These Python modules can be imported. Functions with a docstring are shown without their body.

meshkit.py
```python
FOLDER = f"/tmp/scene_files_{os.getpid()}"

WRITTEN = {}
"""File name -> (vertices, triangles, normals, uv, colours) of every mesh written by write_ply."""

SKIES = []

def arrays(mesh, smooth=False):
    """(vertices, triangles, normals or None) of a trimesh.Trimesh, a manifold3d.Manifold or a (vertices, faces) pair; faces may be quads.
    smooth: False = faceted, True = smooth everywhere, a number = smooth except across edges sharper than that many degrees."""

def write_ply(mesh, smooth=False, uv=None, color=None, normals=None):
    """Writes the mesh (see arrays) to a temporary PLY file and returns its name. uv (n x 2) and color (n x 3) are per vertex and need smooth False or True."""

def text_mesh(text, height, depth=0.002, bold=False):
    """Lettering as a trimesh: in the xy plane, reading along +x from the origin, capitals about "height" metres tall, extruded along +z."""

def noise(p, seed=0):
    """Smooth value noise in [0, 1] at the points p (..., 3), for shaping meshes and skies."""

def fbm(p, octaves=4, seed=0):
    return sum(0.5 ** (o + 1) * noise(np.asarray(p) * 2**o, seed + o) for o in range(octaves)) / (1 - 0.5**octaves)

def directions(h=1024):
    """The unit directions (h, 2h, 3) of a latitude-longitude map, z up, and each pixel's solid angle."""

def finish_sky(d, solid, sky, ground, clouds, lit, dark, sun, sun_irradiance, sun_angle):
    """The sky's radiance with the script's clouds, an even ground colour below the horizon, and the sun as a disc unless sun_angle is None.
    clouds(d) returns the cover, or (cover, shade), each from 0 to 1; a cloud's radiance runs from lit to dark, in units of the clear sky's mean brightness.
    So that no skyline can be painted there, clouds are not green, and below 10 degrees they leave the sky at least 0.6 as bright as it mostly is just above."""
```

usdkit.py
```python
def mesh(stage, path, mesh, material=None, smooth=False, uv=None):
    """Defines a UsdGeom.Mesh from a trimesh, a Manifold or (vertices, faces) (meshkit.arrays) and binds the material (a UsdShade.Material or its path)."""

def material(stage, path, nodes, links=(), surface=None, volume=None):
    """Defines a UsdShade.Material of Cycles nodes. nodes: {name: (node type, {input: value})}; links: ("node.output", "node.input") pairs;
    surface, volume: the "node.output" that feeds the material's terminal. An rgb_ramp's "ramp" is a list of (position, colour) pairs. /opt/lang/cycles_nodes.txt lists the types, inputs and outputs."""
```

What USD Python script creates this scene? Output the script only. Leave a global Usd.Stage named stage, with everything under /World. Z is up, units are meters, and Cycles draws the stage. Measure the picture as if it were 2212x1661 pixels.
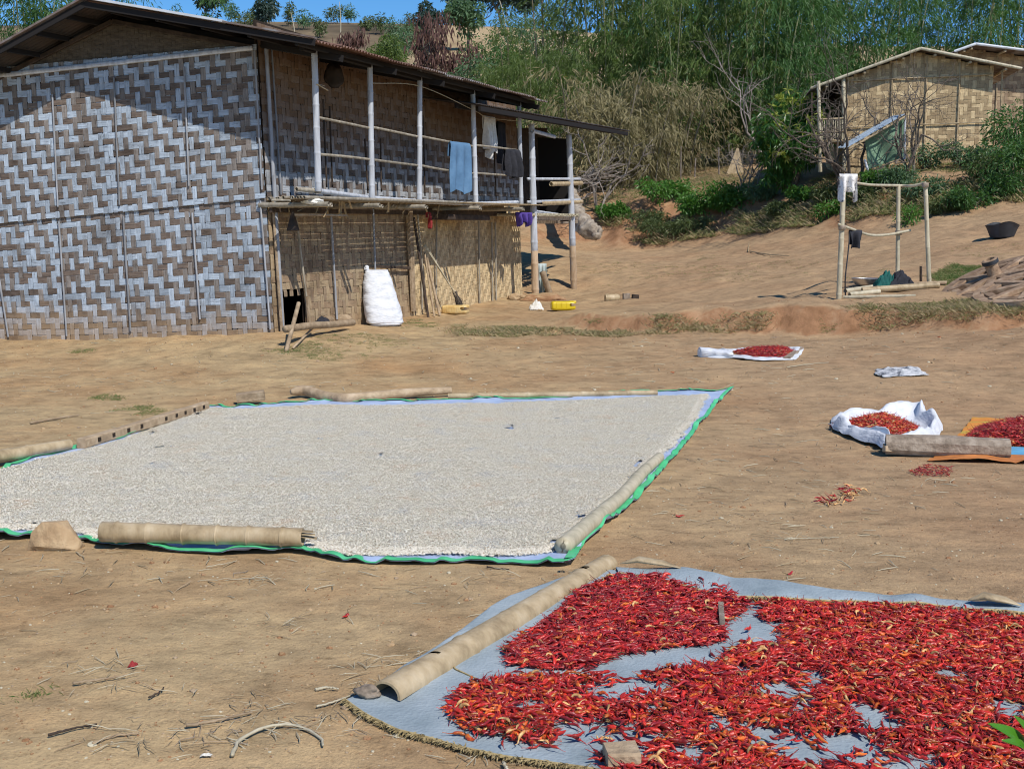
import math, random
import numpy as np, trimesh, usdkit
from meshkit import fbm, noise
from pxr import Usd, UsdGeom, UsdLux, UsdShade, Gf, Sdf, Vt
from scipy.interpolate import RBFInterpolator
from scipy.spatial import Delaunay
from shapely.geometry import Polygon
from shapely import contains_xy

stage = Usd.Stage.CreateInMemory()
UsdGeom.SetStageUpAxis(stage, UsdGeom.Tokens.z)
UsdGeom.SetStageMetersPerUnit(stage, 1.0)
stage.SetDefaultPrim(UsdGeom.Xform.Define(stage, '/World').GetPrim())
UsdGeom.Scope.Define(stage, '/World/Looks')

# ------------------------------------------------------------------ camera, sky, sun
EYE, FOC, CX, CY, HOR = 1.75, 2600.0, 1106.0, 830.5, 540.0      # lens in units of a 2212 x 1661 picture
PITCH = math.atan((CY - HOR) / FOC)
cam = UsdGeom.Camera.Define(stage, '/World/camera')
cam.AddTranslateOp().Set(Gf.Vec3d(0, 0, EYE))
cam.AddRotateXOp().Set(90 - math.degrees(PITCH))
cam.CreateHorizontalApertureAttr(17.3)
cam.CreateVerticalApertureAttr(17.3 * 0.75)
cam.CreateFocalLengthAttr(17.3 * FOC / 2212)
cam.CreateFStopAttr(7.1)
cam.CreateFocusDistanceAttr(9.0)
cam.CreateClippingRangeAttr(Gf.Vec2f(0.05, 3000))
cam.CreateExposureAttr(0.28)
SUN = np.array([0.66, -1.05, 1.38]); SUN /= np.linalg.norm(SUN)
sun_el, sun_rot = math.asin(SUN[2]), math.atan2(SUN[0], SUN[1])
sky_m = usdkit.material(stage, '/World/Looks/sky_air', {
    's': ('sky_texture', {'sky_type': 'single_scattering', 'sun_disc': False, 'sun_elevation': sun_el, 'sun_rotation': sun_rot,
                          'altitude': 1400.0, 'air_density': 1.0, 'aerosol_density': 0.15, 'ozone_density': 4.0}),
    'c': ('hsv', {'saturation': 1.28, 'value': 1.12}),
    'b': ('background_shader', {'strength': 0.10})}, [('s.color', 'c.color'), ('c.color', 'b.color')], surface='b.background')
dome = UsdLux.DomeLight.Define(stage, '/World/sky')
UsdShade.MaterialBindingAPI.Apply(dome.GetPrim()).Bind(sky_m)
sun = UsdLux.DistantLight.Define(stage, '/World/sun')
sun.CreateIntensityAttr(1.05); sun.CreateAngleAttr(0.53); sun.CreateColorAttr(Gf.Vec3f(1.0, 0.95, 0.87))
sun.CreateNormalizeAttr(True)
sun.AddTransformOp().Set(Gf.Matrix4d(Gf.Rotation(Gf.Vec3d(0, 0, 1), Gf.Vec3d(*SUN)), Gf.Vec3d(0, 0, 0)))

# ------------------------------------------------------------------ helpers: prims
names, LOC = {}, {}
def numbered(path):
    n = names.get(path, 0); names[path] = n + 1
    return path if n == 0 else f'{path}_{n:03d}'
def setd(prim, **kw):
    for k, v in kw.items():
        if v: prim.SetCustomDataByKey(k, v)
def arr(m):
    if hasattr(m, 'vertices'): return np.asarray(m.vertices, float), np.asarray(m.faces, int)
    v, f = m; f = np.asarray(f, int)
    if f.shape[1] == 4: f = np.vstack([f[:, [0, 1, 2]], f[:, [0, 2, 3]]])
    return np.asarray(v, float), f
def cat(ms):
    vs, fs, n = [], [], 0
    for m in ms:
        v, f = arr(m)
        if not len(v): continue
        vs.append(v); fs.append(f + n); n += len(v)
    return np.vstack(vs), np.vstack(fs)
def thing(name, label, category, loc=(0, 0, 0), group=None, kind=None):
    p = numbered('/World/' + name)
    x = UsdGeom.Xform.Define(stage, p); x.AddTranslateOp().Set(Gf.Vec3d(*map(float, loc)))
    setd(x.GetPrim(), label=label, category=category, group=group, kind=kind)
    LOC[p] = np.asarray(loc, float)
    return p
def part(parent, name, m, mat, smooth=False, label=None, kind=None):
    p = numbered(parent + '/' + name)
    v, f = arr(m); LOC[p] = LOC[parent]
    g = usdkit.mesh(stage, p, (v - LOC[parent], f), mat, smooth)
    setd(g.GetPrim(), label=label, kind=kind)
    return p
def single(name, label, category, m, mat, smooth=False, group=None, kind=None):
    v, f = arr(m); p = numbered('/World/' + name)
    loc = np.array([(v[:, 0].min() + v[:, 0].max()) / 2, (v[:, 1].min() + v[:, 1].max()) / 2, v[:, 2].min()])
    g = usdkit.mesh(stage, p, (v - loc, f), mat, smooth)
    g.AddTranslateOp().Set(Gf.Vec3d(*map(float, loc)))
    setd(g.GetPrim(), label=label, category=category, group=group, kind=kind)
    return p
def copy_of(src, name, label, category, loc, rotz=0, scale=1, group=None, rot=None):
    p = numbered('/World/' + name)
    x = UsdGeom.Xform.Define(stage, p)
    x.GetPrim().GetReferences().AddInternalReference(src)
    x.ClearXformOpOrder()
    x.GetPrim().RemoveProperty('xformOp:translate')
    m = Gf.Matrix4d(1.0)
    q = rot if rot is not None else Gf.Rotation(Gf.Vec3d(0, 0, 1), math.degrees(rotz))
    s = (scale,) * 3 if np.ndim(scale) == 0 else scale
    m = Gf.Matrix4d().SetScale(Gf.Vec3d(*map(float, s))) * Gf.Matrix4d().SetRotate(q) * Gf.Matrix4d().SetTranslate(Gf.Vec3d(*map(float, loc)))
    x.MakeMatrixXform().Set(m)
    x.GetPrim().SetInstanceable(True)
    setd(x.GetPrim(), label=label, category=category, group=group)
    return p
def scatter(name, label, category, protos, idx, pos, quat, scl, kind='stuff', parent=None):
    """One PointInstancer. protos: [(mesh, material, smooth)]; quat rows are (w, x, y, z)."""
    p = numbered((parent or '/World') + '/' + name)
    pi = UsdGeom.PointInstancer.Define(stage, p)
    UsdGeom.Scope.Define(stage, p + '/shapes')
    paths = []
    for k, (m, mat, sm) in enumerate(protos):
        q = f'{p}/shapes/shape_{k:03d}'
        usdkit.mesh(stage, q, m, mat, sm); paths.append(q)
    pi.CreatePrototypesRel().SetTargets([Sdf.Path(q) for q in paths])
    pi.CreateProtoIndicesAttr(Vt.IntArray.FromNumpy(np.asarray(idx, np.int32)))
    pi.CreatePositionsAttr(Vt.Vec3fArray.FromNumpy(np.asarray(pos, np.float32)))
    qh = np.asarray(quat, np.float32)
    pi.CreateOrientationsAttr(Vt.QuathArray([Gf.Quath(float(a), float(b), float(c), float(d)) for a, b, c, d in qh]))
    s = np.asarray(scl, np.float32)
    if s.ndim == 1: s = np.repeat(s[:, None], 3, 1)
    pi.CreateScalesAttr(Vt.Vec3fArray.FromNumpy(np.ascontiguousarray(s)))
    if parent: setd(pi.GetPrim(), kind=kind)
    else: setd(pi.GetPrim(), label=label, category=category, kind=kind)
    return p
def quat_zyx(yaw, pitch, roll):
    cy, sy, cp, sp, cr, sr = np.cos(yaw/2), np.sin(yaw/2), np.cos(pitch/2), np.sin(pitch/2), np.cos(roll/2), np.sin(roll/2)
    return np.stack([cr*cp*cy+sr*sp*sy, sr*cp*cy-cr*sp*sy, cr*sp*cy+sr*cp*sy, cr*cp*sy-sr*sp*cy], -1)

# ------------------------------------------------------------------ helpers: geometry
def unit(a):
    a = np.asarray(a, float); return a / (np.linalg.norm(a, axis=-1, keepdims=True) + 1e-12)
def resample(p, n):
    p = np.asarray(p, float); d = np.r_[0, np.cumsum(np.linalg.norm(np.diff(p, axis=0), axis=1))]
    t = np.linspace(0, d[-1], n)
    return np.stack([np.interp(t, d, p[:, k]) for k in range(p.shape[1])], 1)
def spline(p, n):
    """Catmull-Rom through the points."""
    p = np.asarray(p, float)
    if len(p) == 2: return resample(p, n)
    q = np.vstack([2*p[0]-p[1], p, 2*p[-1]-p[-2]]); out = []
    for x in np.linspace(0, len(p)-1-1e-9, n):
        i = int(x); t = x - i; a, b, c, d = q[i:i+4]
        out.append(0.5*((2*b)+(-a+c)*t+(2*a-5*b+4*c-d)*t*t+(-a+3*b-3*c+d)*t**3))
    return np.array(out)
def tube(path, radii, sides=8, cap=True, flat=1.0, up=None):
    p = np.asarray(path, float); n = len(p); r = np.broadcast_to(radii, (n,))
    t = unit(np.gradient(p, axis=0))
    a = np.zeros_like(p); ref = np.array([0, 0, 1.0]) if abs(t[0, 2]) < 0.9 else np.array([1.0, 0, 0])
    if up is not None: ref = np.asarray(up, float)
    for i in range(n):
        a[i] = unit(np.cross(ref, t[i])); ref = np.cross(t[i], a[i])
    b = np.cross(t, a); ang = np.arange(sides) * 2*np.pi/sides
    v = p[:, None] + r[:, None, None]*(np.cos(ang)[None, :, None]*a[:, None] + flat*np.sin(ang)[None, :, None]*b[:, None])
    i, j = np.meshgrid(np.arange(n-1), np.arange(sides), indexing='ij')
    q = np.stack([i*sides+j, i*sides+(j+1) % sides, (i+1)*sides+(j+1) % sides, (i+1)*sides+j], -1).reshape(-1, 4)
    v = v.reshape(-1, 3); f = np.vstack([q[:, [0, 1, 2]], q[:, [0, 2, 3]]])
    if cap:
        v = np.vstack([v, p[:1], p[-1:]]); m = n*sides; k = np.arange(sides)
        f = np.vstack([f, np.stack([np.full(sides, m), (k+1) % sides, k], 1), np.stack([np.full(sides, m+1), m-sides+k, m-sides+(k+1) % sides], 1)])
    return v, f
def bamboo(p0, p1, r0, r1=None, node=0.3, sides=10, bend=0.0, seed=0, hollow=False, mid=None):
    """A bamboo culm: slightly swollen rings at the nodes; hollow = open ends with a wall thickness."""
    rg = np.random.default_rng(seed); r1 = r0*0.93 if r1 is None else r1
    p0, p1 = np.asarray(p0, float), np.asarray(p1, float); L = np.linalg.norm(p1-p0)
    off = rg.normal(size=3)*bend*L
    if mid is not None: off = np.asarray(mid, float)
    n = max(1, int(L/node)); cuts = np.sort((np.arange(n)+0.5+rg.uniform(-.12, .12, n))/n)
    ts, rs = [0.0], [1.0]
    for c in cuts:
        e = 0.011/L*max(1, r0/0.04)
        for dt, k in ((-3*e, .985), (-e, 1.0), (0, 1.10), (e*.7, 1.02), (2.5*e, .985)):
            ts.append(c+dt); rs.append(k)
    ts.append(1.0); rs.append(1.0); ts = np.array(ts); rs = np.array(rs)
    o = np.argsort(ts); ts, rs = np.clip(ts[o], 0, 1), rs[o]
    pts = p0+(p1-p0)*ts[:, None]+off*(4*ts*(1-ts))[:, None]*.5
    rad = (r0+(r1-r0)*ts)*rs
    if hollow:
        d0, d1 = unit(pts[1]-pts[0]), unit(pts[-1]-pts[-2]); w = .68
        pts = np.vstack([pts[:1]+d0*r0*1.5, pts[:1], pts, pts[-1:], pts[-1:]-d1*r1*1.5])
        rad = np.r_[rad[0]*w, rad[0]*w, rad, rad[-1]*w, rad[-1]*w]
        m = tube_rings(pts, rad, sides)
        return m
    return tube(pts, rad, sides)
def tube_rings(pts, rad, sides):
    t = unit(pts[-1]-pts[0]); n = len(pts)
    a = unit(np.cross([0, 0, 1.0] if abs(t[2]) < .9 else [1.0, 0, 0], t)); b = np.cross(t, a)
    ang = np.arange(sides)*2*np.pi/sides
    v = pts[:, None]+rad[:, None, None]*(np.cos(ang)[None, :, None]*a+np.sin(ang)[None, :, None]*b)
    i, j = np.meshgrid(np.arange(n-1), np.arange(sides), indexing='ij')
    q = np.stack([i*sides+j, i*sides+(j+1) % sides, (i+1)*sides+(j+1) % sides, (i+1)*sides+j], -1).reshape(-1, 4)
    v = np.vstack([v.reshape(-1, 3), pts[:1], pts[-1:]]); m = n*sides; k = np.arange(sides)
    return v, np.vstack([q[:, [0, 1, 2]], q[:, [0, 2, 3]], np.stack([np.full(sides, m), (k+1) % sides, k], 1), np.stack([np.full(sides, m+1), m-sides+k, m-sides+(k+1) % sides], 1)])
def beam(p0, p1, w, h, up=(0, 0, 1), chamfer=0.12, jit=0.0, seed=0):
    """A squared timber with chamfered edges from p0 to p1."""
    p0, p1 = np.asarray(p0, float), np.asarray(p1, float); t = unit(p1-p0)
    a = unit(np.cross(up, t)); b = np.cross(t, a); c = chamfer*min(w, h)
    pr = np.array([[-w/2+c, -h/2], [w/2-c, -h/2], [w/2, -h/2+c], [w/2, h/2-c], [w/2-c, h/2], [-w/2+c, h/2], [-w/2, h/2-c], [-w/2, -h/2+c]])
    n = max(2, int(np.linalg.norm(p1-p0)/.25)+1) if jit else 2
    rg = np.random.default_rng(seed); v = []
    for k in range(n):
        o = p0+(p1-p0)*k/(n-1); q = pr*(1+rg.normal(size=pr.shape)*jit)
        v.append(o+q[:, :1]*a+q[:, 1:]*b)
    v = np.vstack(v); i, j = np.meshgrid(np.arange(n-1), np.arange(8), indexing='ij')
    q = np.stack([i*8+j, i*8+(j+1) % 8, (i+1)*8+(j+1) % 8, (i+1)*8+j], -1).reshape(-1, 4)
    f = np.vstack([q[:, [0, 1, 2]], q[:, [0, 2, 3]]]); k = np.arange(1, 7)
    return v, np.vstack([f, np.stack([np.zeros(6, int), k+1, k], 1)[:6], np.stack([np.full(6, (n-1)*8), (n-1)*8+k, (n-1)*8+k+1], 1)])
def slab(quad, thick):
    """A closed plate: four corners of its outer face and a thickness vector."""
    q = np.asarray(quad, float); v = np.vstack([q, q+np.asarray(thick, float)])
    return v, np.array([[0, 1, 2], [0, 2, 3], [4, 6, 5], [4, 7, 6], [0, 4, 5], [0, 5, 1], [1, 5, 6], [1, 6, 2], [2, 6, 7], [2, 7, 3], [3, 7, 4], [3, 4, 0]])
def grid_mesh(P):
    h, w = P.shape[:2]; i, j = np.meshgrid(np.arange(h-1), np.arange(w-1), indexing='ij'); a = i*w+j
    q = np.stack([a, a+1, a+w+1, a+w], -1).reshape(-1, 4)
    return P.reshape(-1, 3), np.vstack([q[:, [0, 1, 2]], q[:, [0, 2, 3]]])
def thick_sheet(P, t=0.006):
    """A sheet with a back side and closed edges, so that it has a thickness."""
    h, w = P.shape[:2]
    gu, gv = np.gradient(P, axis=1), np.gradient(P, axis=0)
    n = unit(np.cross(gu, gv)); v0, f0 = grid_mesh(P); v1, f1 = grid_mesh(P-n*t)
    ring = np.r_[np.arange(w), np.arange(1, h)*w+w-1, (h-1)*w+np.arange(w-2, -1, -1), np.arange(h-2, 0, -1)*w]
    nx = np.roll(ring, -1); m = h*w
    return np.vstack([v0, v1]), np.vstack([f0, f1[:, ::-1]+m, np.stack([ring, ring+m, nx+m], 1), np.stack([ring, nx+m, nx], 1)])
def blob(center, size, seed=0, rough=0.25, sub=3, freq=1.6, cut=None):
    m = trimesh.creation.icosphere(sub, 1.0); v = np.array(m.vertices)
    d = 1+rough*(fbm(v*freq+seed*7.3, 4, seed)-.5)*2
    v = v*d[:, None]
    if cut is not None: v[:, 2] = np.maximum(v[:, 2], -cut)
    return v*np.asarray(size, float)+np.asarray(center, float), np.array(m.faces)
def lathe(prof, sides=24, axis=(0, 0, 1), at=(0, 0, 0)):
    prof = np.asarray(prof, float); n = len(prof); ang = np.arange(sides)*2*np.pi/sides
    ax = unit(axis); a = unit(np.cross(ax, [0, 1.0, 0] if abs(ax[1]) < .9 else [1.0, 0, 0])); b = np.cross(ax, a)
    v = np.asarray(at, float)+prof[:, None, :1]*(np.cos(ang)[None, :, None]*a+np.sin(ang)[None, :, None]*b)+prof[:, None, 1:]*ax
    i, j = np.meshgrid(np.arange(n-1), np.arange(sides), indexing='ij')
    q = np.stack([i*sides+j, i*sides+(j+1) % sides, (i+1)*sides+(j+1) % sides, (i+1)*sides+j], -1).reshape(-1, 4)
    return v.reshape(-1, 3), np.vstack([q[:, [0, 1, 2]], q[:, [0, 2, 3]]])
def leaves(base, d, L, W, rg, droop=0.25):
    """One folded diamond of two long faces per leaf."""
    n = len(base); d = unit(d); L = np.broadcast_to(L, n)[:, None]; W = np.broadcast_to(W, n)[:, None]
    s = unit(np.cross(d, unit(rg.normal(size=(n, 3))))); up = np.cross(s, d)
    tip = base+d*L-np.array([0, 0, 1.0])*L*droop; mid = base+d*L*.42-np.array([0, 0, 1.0])*L*droop*.2
    a, b = mid+s*W*.5+up*W*.12, mid-s*W*.5+up*W*.12
    v = np.stack([base, a, tip, b], 1).reshape(-1, 3); k = np.arange(n)*4
    return v, np.vstack([np.stack([k, k+1, k+2], 1), np.stack([k, k+2, k+3], 1)])

# ------------------------------------------------------------------ where things stand: directions from the camera
cp_, sp_ = math.cos(PITCH), math.sin(PITCH)
def ray(u, v):
    x, y = (u-CX)/FOC, -(v-CY)/FOC
    d = np.array([x, cp_+y*sp_, -sp_+y*cp_])
    return d/d[1]
def at(u, v, Y): return np.array([0, 0, EYE])+ray(u, v)*Y
def onplane(u, v, P0, n):
    d = ray(u, v); o = np.array([0, 0, EYE]); P0, n = np.asarray(P0, float), np.asarray(n, float)
    return o+d*np.dot(P0-o, n)/np.dot(d, n)

# ------------------------------------------------------------------ the terrain
ctl = [(x, y, 0.0) for x in (-9, -4.5, 0, 4.5, 9) for y in (-8, -3, 1, 4, 7, 10, 12.2)] + [(x, 12.2, .02) for x in (-14, 14)] + [(-25, 0, 0), (25, 0, 0), (-20, 8, 0), (20, 8, .1)]
def C(u, v, Y): ctl.append(tuple(at(u, v, Y)))
for a in ((1620, 780, 16), (1620, 735, 18.6), (1815, 645, 21), (2008, 612, 22.3), (2100, 645, 20), (2110, 664, 18.7), (2000, 724, 17.5), (2000, 800, 14.8), (2212, 700, 17.2), (2212, 640, 19.5),
          (0, 738, 19.6), (300, 730, 19.1), (592, 718, 18.5), (700, 702, 20.0), (850, 688, 22.3), (985, 668, 24.6), (1140, 642, 28), (1215, 670, 24.6), (1240, 634, 29),
          (0, 770, 18.2), (300, 768, 17.6), (600, 755, 17.3), (850, 722, 20), (1000, 722, 20.2), (1200, 718, 20), (1200, 690, 22.2), (1350, 735, 18.8),
          (300, 830, 15), (700, 770, 17.2), (1100, 770, 17), (1100, 830, 14.8), (0, 805, 16.3), (600, 835, 14.7), (1500, 835, 14.3),
          (1300, 686, 20.6), (1300, 711, 20.35), (1450, 683, 20.0), (1450, 712, 19.75), (1600, 680, 19.7), (1600, 712, 19.45), (1750, 676, 19.5), (1750, 706, 19.25), (1900, 672, 19.3), (1900, 700, 19.05), (2150, 682, 18.3), (2150, 706, 18.05),
          (1300, 600, 30), (1500, 600, 28), (1700, 600, 26), (1850, 585, 25.5), (1300, 542, 37), (1500, 545, 36), (1650, 520, 34), (1800, 520, 31), (2000, 520, 28), (2165, 520, 26), (2212, 600, 22), (2000, 570, 24.5),
          (1280, 522, 40.0), (1400, 530, 39.1), (1480, 520, 38.5), (1550, 506, 37.8), (1630, 500, 36.8), (1700, 490, 35.8), (1780, 486, 34.6), (1850, 480, 33.4), (1950, 465, 32.3), (2050, 450, 31.6), (2130, 445, 31.0), (2200, 440, 30.6),
          (1300, 460, 40.7), (1380, 448, 40.3), (1450, 437, 40), (1520, 440, 39.2), (1600, 446, 38.3), (1680, 438, 37.3), (1750, 430, 36.3), (1800, 416, 35.3), (1850, 404, 34.4), (1950, 396, 33.4), (2050, 390, 32.8), (2130, 386, 32.3), (2212, 380, 32),
          (1830, 375, 37), (2143, 352, 36), (1700, 390, 40), (1550, 370, 45), (1400, 392, 46), (1500, 332, 52), (2300, 350, 34)): C(*a)
ctl += [(-10, 25, 1.2), (-6, 25, .9), (-2.5, 28, 1.0), (-12, 34, 2.6), (-4, 36, 2.4), (-12, 45, 4.5), (0, 45, 4.4), (-18, 22, .7), (-16, 16, .15)]
for u, v, Y in ((300, 45, 130), (700, 48, 130), (900, 52, 130), (1100, 57, 130), (1300, 72, 125), (1500, 95, 120), (1800, 110, 115), (2150, 110, 115), (500, 110, 95), (800, 130, 95), (1100, 125, 95), (1000, 160, 72), (1300, 160, 90), (1250, 235, 64), (1700, 200, 80), (2100, 240, 62), (100, 60, 120)): C(u, v, Y)
ctl += [(x, y, z) for x in (-130, -60, 0, 60, 130) for y, z in ((180, 24), (300, 18), (420, 10))] + [(-60, 10, 1), (60, 10, 3), (-60, 60, 9), (60, 60, 11), (90, 120, 24), (-90, 120, 24), (-25, 60, 8.5), (30, 40, 6.5), (18, 30, 3.2), (16, 20, 1.6), (22, 22, 2.2)]
ctl = np.array(ctl); _, keep = np.unique(np.round(ctl[:, :2], 2), axis=0, return_index=True); ctl = ctl[keep]
warp = lambda xy: np.stack([xy[:, 0]/(6+np.abs(xy[:, 1])*.6)*10, 34*np.log1p(np.maximum(xy[:, 1]+12, .5)/14)], 1)
_rbf = RBFInterpolator(warp(ctl[:, :2]), ctl[:, 2], kernel='linear', smoothing=0.01)
def H(x, y):
    x, y = np.broadcast_arrays(np.asarray(x, float), np.asarray(y, float))
    z = _rbf(warp(np.stack([x.ravel(), y.ravel()], 1))).reshape(x.shape)
    return z
gy = np.unique(np.r_[np.linspace(-10, 3, 14), np.linspace(3, 14, 190), np.linspace(14, 46, 260), np.geomspace(46, 420, 110)])
gs = np.linspace(-1, 1, 361); gs = np.sign(gs)*np.abs(gs)**1.25
GX = gs[None, :]*(9+np.maximum(gy[:, None], 0)*1.0); GY = np.repeat(gy[:, None], len(gs), 1)
GZ = H(GX, GY)
from scipy.ndimage import gaussian_filter
GZ = gaussian_filter(GZ, (1.2, 1.0))
# the low eroded step that crosses the yard, and gullies in the red bank
_st = np.array([at(u, v, Y)[:2] for u, v, Y in ((1150, 706, 21.2), (1300, 700, 20.45), (1450, 700, 19.9), (1600, 698, 19.5), (1750, 694, 19.3), (1900, 690, 19.1), (2100, 690, 18.3), (2300, 690, 17.8))])
_ys = np.interp(GX, _st[:, 0], _st[:, 1])+.55*(fbm(np.stack([GX*1.6, 0*GX, 0*GX], -1), 4, 61)-.5)
GZ += .12*np.tanh((GY-_ys)/.07)*np.exp(-((GY-_ys)/.8)**2)*np.clip((GX-.3)/.9, 0, 1)*(.5+fbm(np.stack([GX*.8, 0*GX, 0*GX], -1), 3, 62))
_slp = np.clip(np.gradient(GZ, axis=0)/np.gradient(gy)[:, None], 0, 1)*(GY > 27)*(GY < 44)
GZ += _slp*(fbm(np.stack([GX*1.7, GY*1.1, 0*GX], -1), 5, 63)-.5)*.75
def Hs(x, y):
    """Height of the smoothed ground sheet (before its fine relief)."""
    x, y = np.broadcast_arrays(np.asarray(x, float), np.asarray(y, float))
    i = np.clip(np.searchsorted(gy, y)-1, 0, len(gy)-2); ty = np.clip((y-gy[i])/(gy[i+1]-gy[i]), 0, 1)
    def row(k):
        s = np.clip(x/(9+np.maximum(gy[k], 0)), -1, 1); j = np.clip(np.searchsorted(gs, s)-1, 0, len(gs)-2)
        t = (s-gs[j])/(gs[j+1]-gs[j]); return GZ[k, j]*(1-t)+GZ[k, j+1]*t
    return row(i)*(1-ty)+row(i+1)*ty
_Y = np.r_[np.linspace(2.2, 46, 900), np.linspace(46.2, 160, 500)]
def ground(u, v, lift=0.0):
    d = ray(u, v); p = d[None]*_Y[:, None]; z = EYE+p[:, 2]-Hs(p[:, 0], p[:, 1])-lift
    k = np.argmax(z < 0)
    if z[k] >= 0: k = len(_Y)-1
    t = 0 if k == 0 else z[k-1]/(z[k-1]-z[k]+1e-9); Y = _Y[max(k-1, 0)]+t*(_Y[k]-_Y[max(k-1, 0)])
    return np.array([0, 0, EYE])+d*Y
def gpoly(px): return np.array([ground(u, v) for u, v in px])
relief = lambda x, y: (fbm(np.stack([x*1.3, y*1.3, 0*x], -1), 4, 3)-.5)*.05*np.clip((y-11)/8, .25, 1.6)+(fbm(np.stack([x*7, y*7, 0*x], -1), 3, 5)-.5)*.016+(fbm(np.stack([x*3.2, y*3.2, 0*x], -1), 3, 15)-.5)*.07*np.clip((y-13)/5, 0, 1.3)

# ------------------------------------------------------------------ materials
def grainy(name, cols, scale=(4, 4, 4), rough=0.75, detail=5, bump=0.0, bscale=None, vary=0.25, spec=0.3, hue=0.0, extra=None, ramp=None):
    """Noise-ramped colour in object space, varied from object to object, with fine relief."""
    pos = ramp or np.linspace(.28, .72, len(cols))
    n = {'tc': ('texture_coordinate', {}), 'mp': ('mapping', {'scale': scale}), 'n': ('noise_texture', {'scale': 1.0, 'detail': float(detail), 'roughness': .6}),
         'r': ('rgb_ramp', {'ramp': list(zip(map(float, pos), cols))}), 'oi': ('object_info', {}), 'vr': ('map_range', {'from_min': 0., 'from_max': 1., 'to_min': 1-vary, 'to_max': 1+vary}),
         'h': ('hsv', {}), 'p': ('principled_bsdf', {'roughness': rough, 'specular_ior_level': spec})}
    l = [('tc.object', 'mp.vector'), ('mp.vector', 'n.vector'), ('n.fac', 'r.fac'), ('r.color', 'h.color'), ('oi.random', 'vr.value'), ('vr.result', 'h.value'), ('h.color', 'p.base_color')]
    if bump:
        n['bn'] = ('noise_texture', {'scale': 1.0, 'detail': 4.0}); n['bm'] = ('mapping', {'scale': bscale or tuple(s*3 for s in scale)}); n['b'] = ('bump', {'strength': bump, 'distance': .02})
        l += [('tc.object', 'bm.vector'), ('bm.vector', 'bn.vector'), ('bn.fac', 'b.height'), ('b.normal', 'p.normal')]
    return usdkit.material(stage, '/World/Looks/'+name, n, l, surface='p.BSDF')
def plain(name, col, rough=.6, spec=.4):
    return usdkit.material(stage, '/World/Looks/'+name, {'p': ('principled_bsdf', {'base_color': col, 'roughness': rough, 'specular_ior_level': spec})}, surface='p.BSDF')
def leafy(name, cols, trans=.35, rough=.5, spec=.35):
    n = {'g': ('geometry', {}), 'r': ('rgb_ramp', {'ramp': list(zip(np.linspace(0, 1, len(cols)), cols))}), 'p': ('principled_bsdf', {'roughness': rough, 'specular_ior_level': spec}),
         't': ('translucent_bsdf', {}), 'gm': ('mix_color', {'blend_type': 'multiply', 'fac': 1.0, 'b': (1.5, 1.6, .7)}), 'm': ('mix_closure', {'fac': trans})}
    l = [('g.random_per_island', 'r.fac'), ('r.color', 'p.base_color'), ('r.color', 'gm.a'), ('gm.result', 't.color'), ('p.BSDF', 'm.closure1'), ('t.BSDF', 'm.closure2')]
    return usdkit.material(stage, '/World/Looks/'+name, n, l, surface='m.closure')

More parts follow.
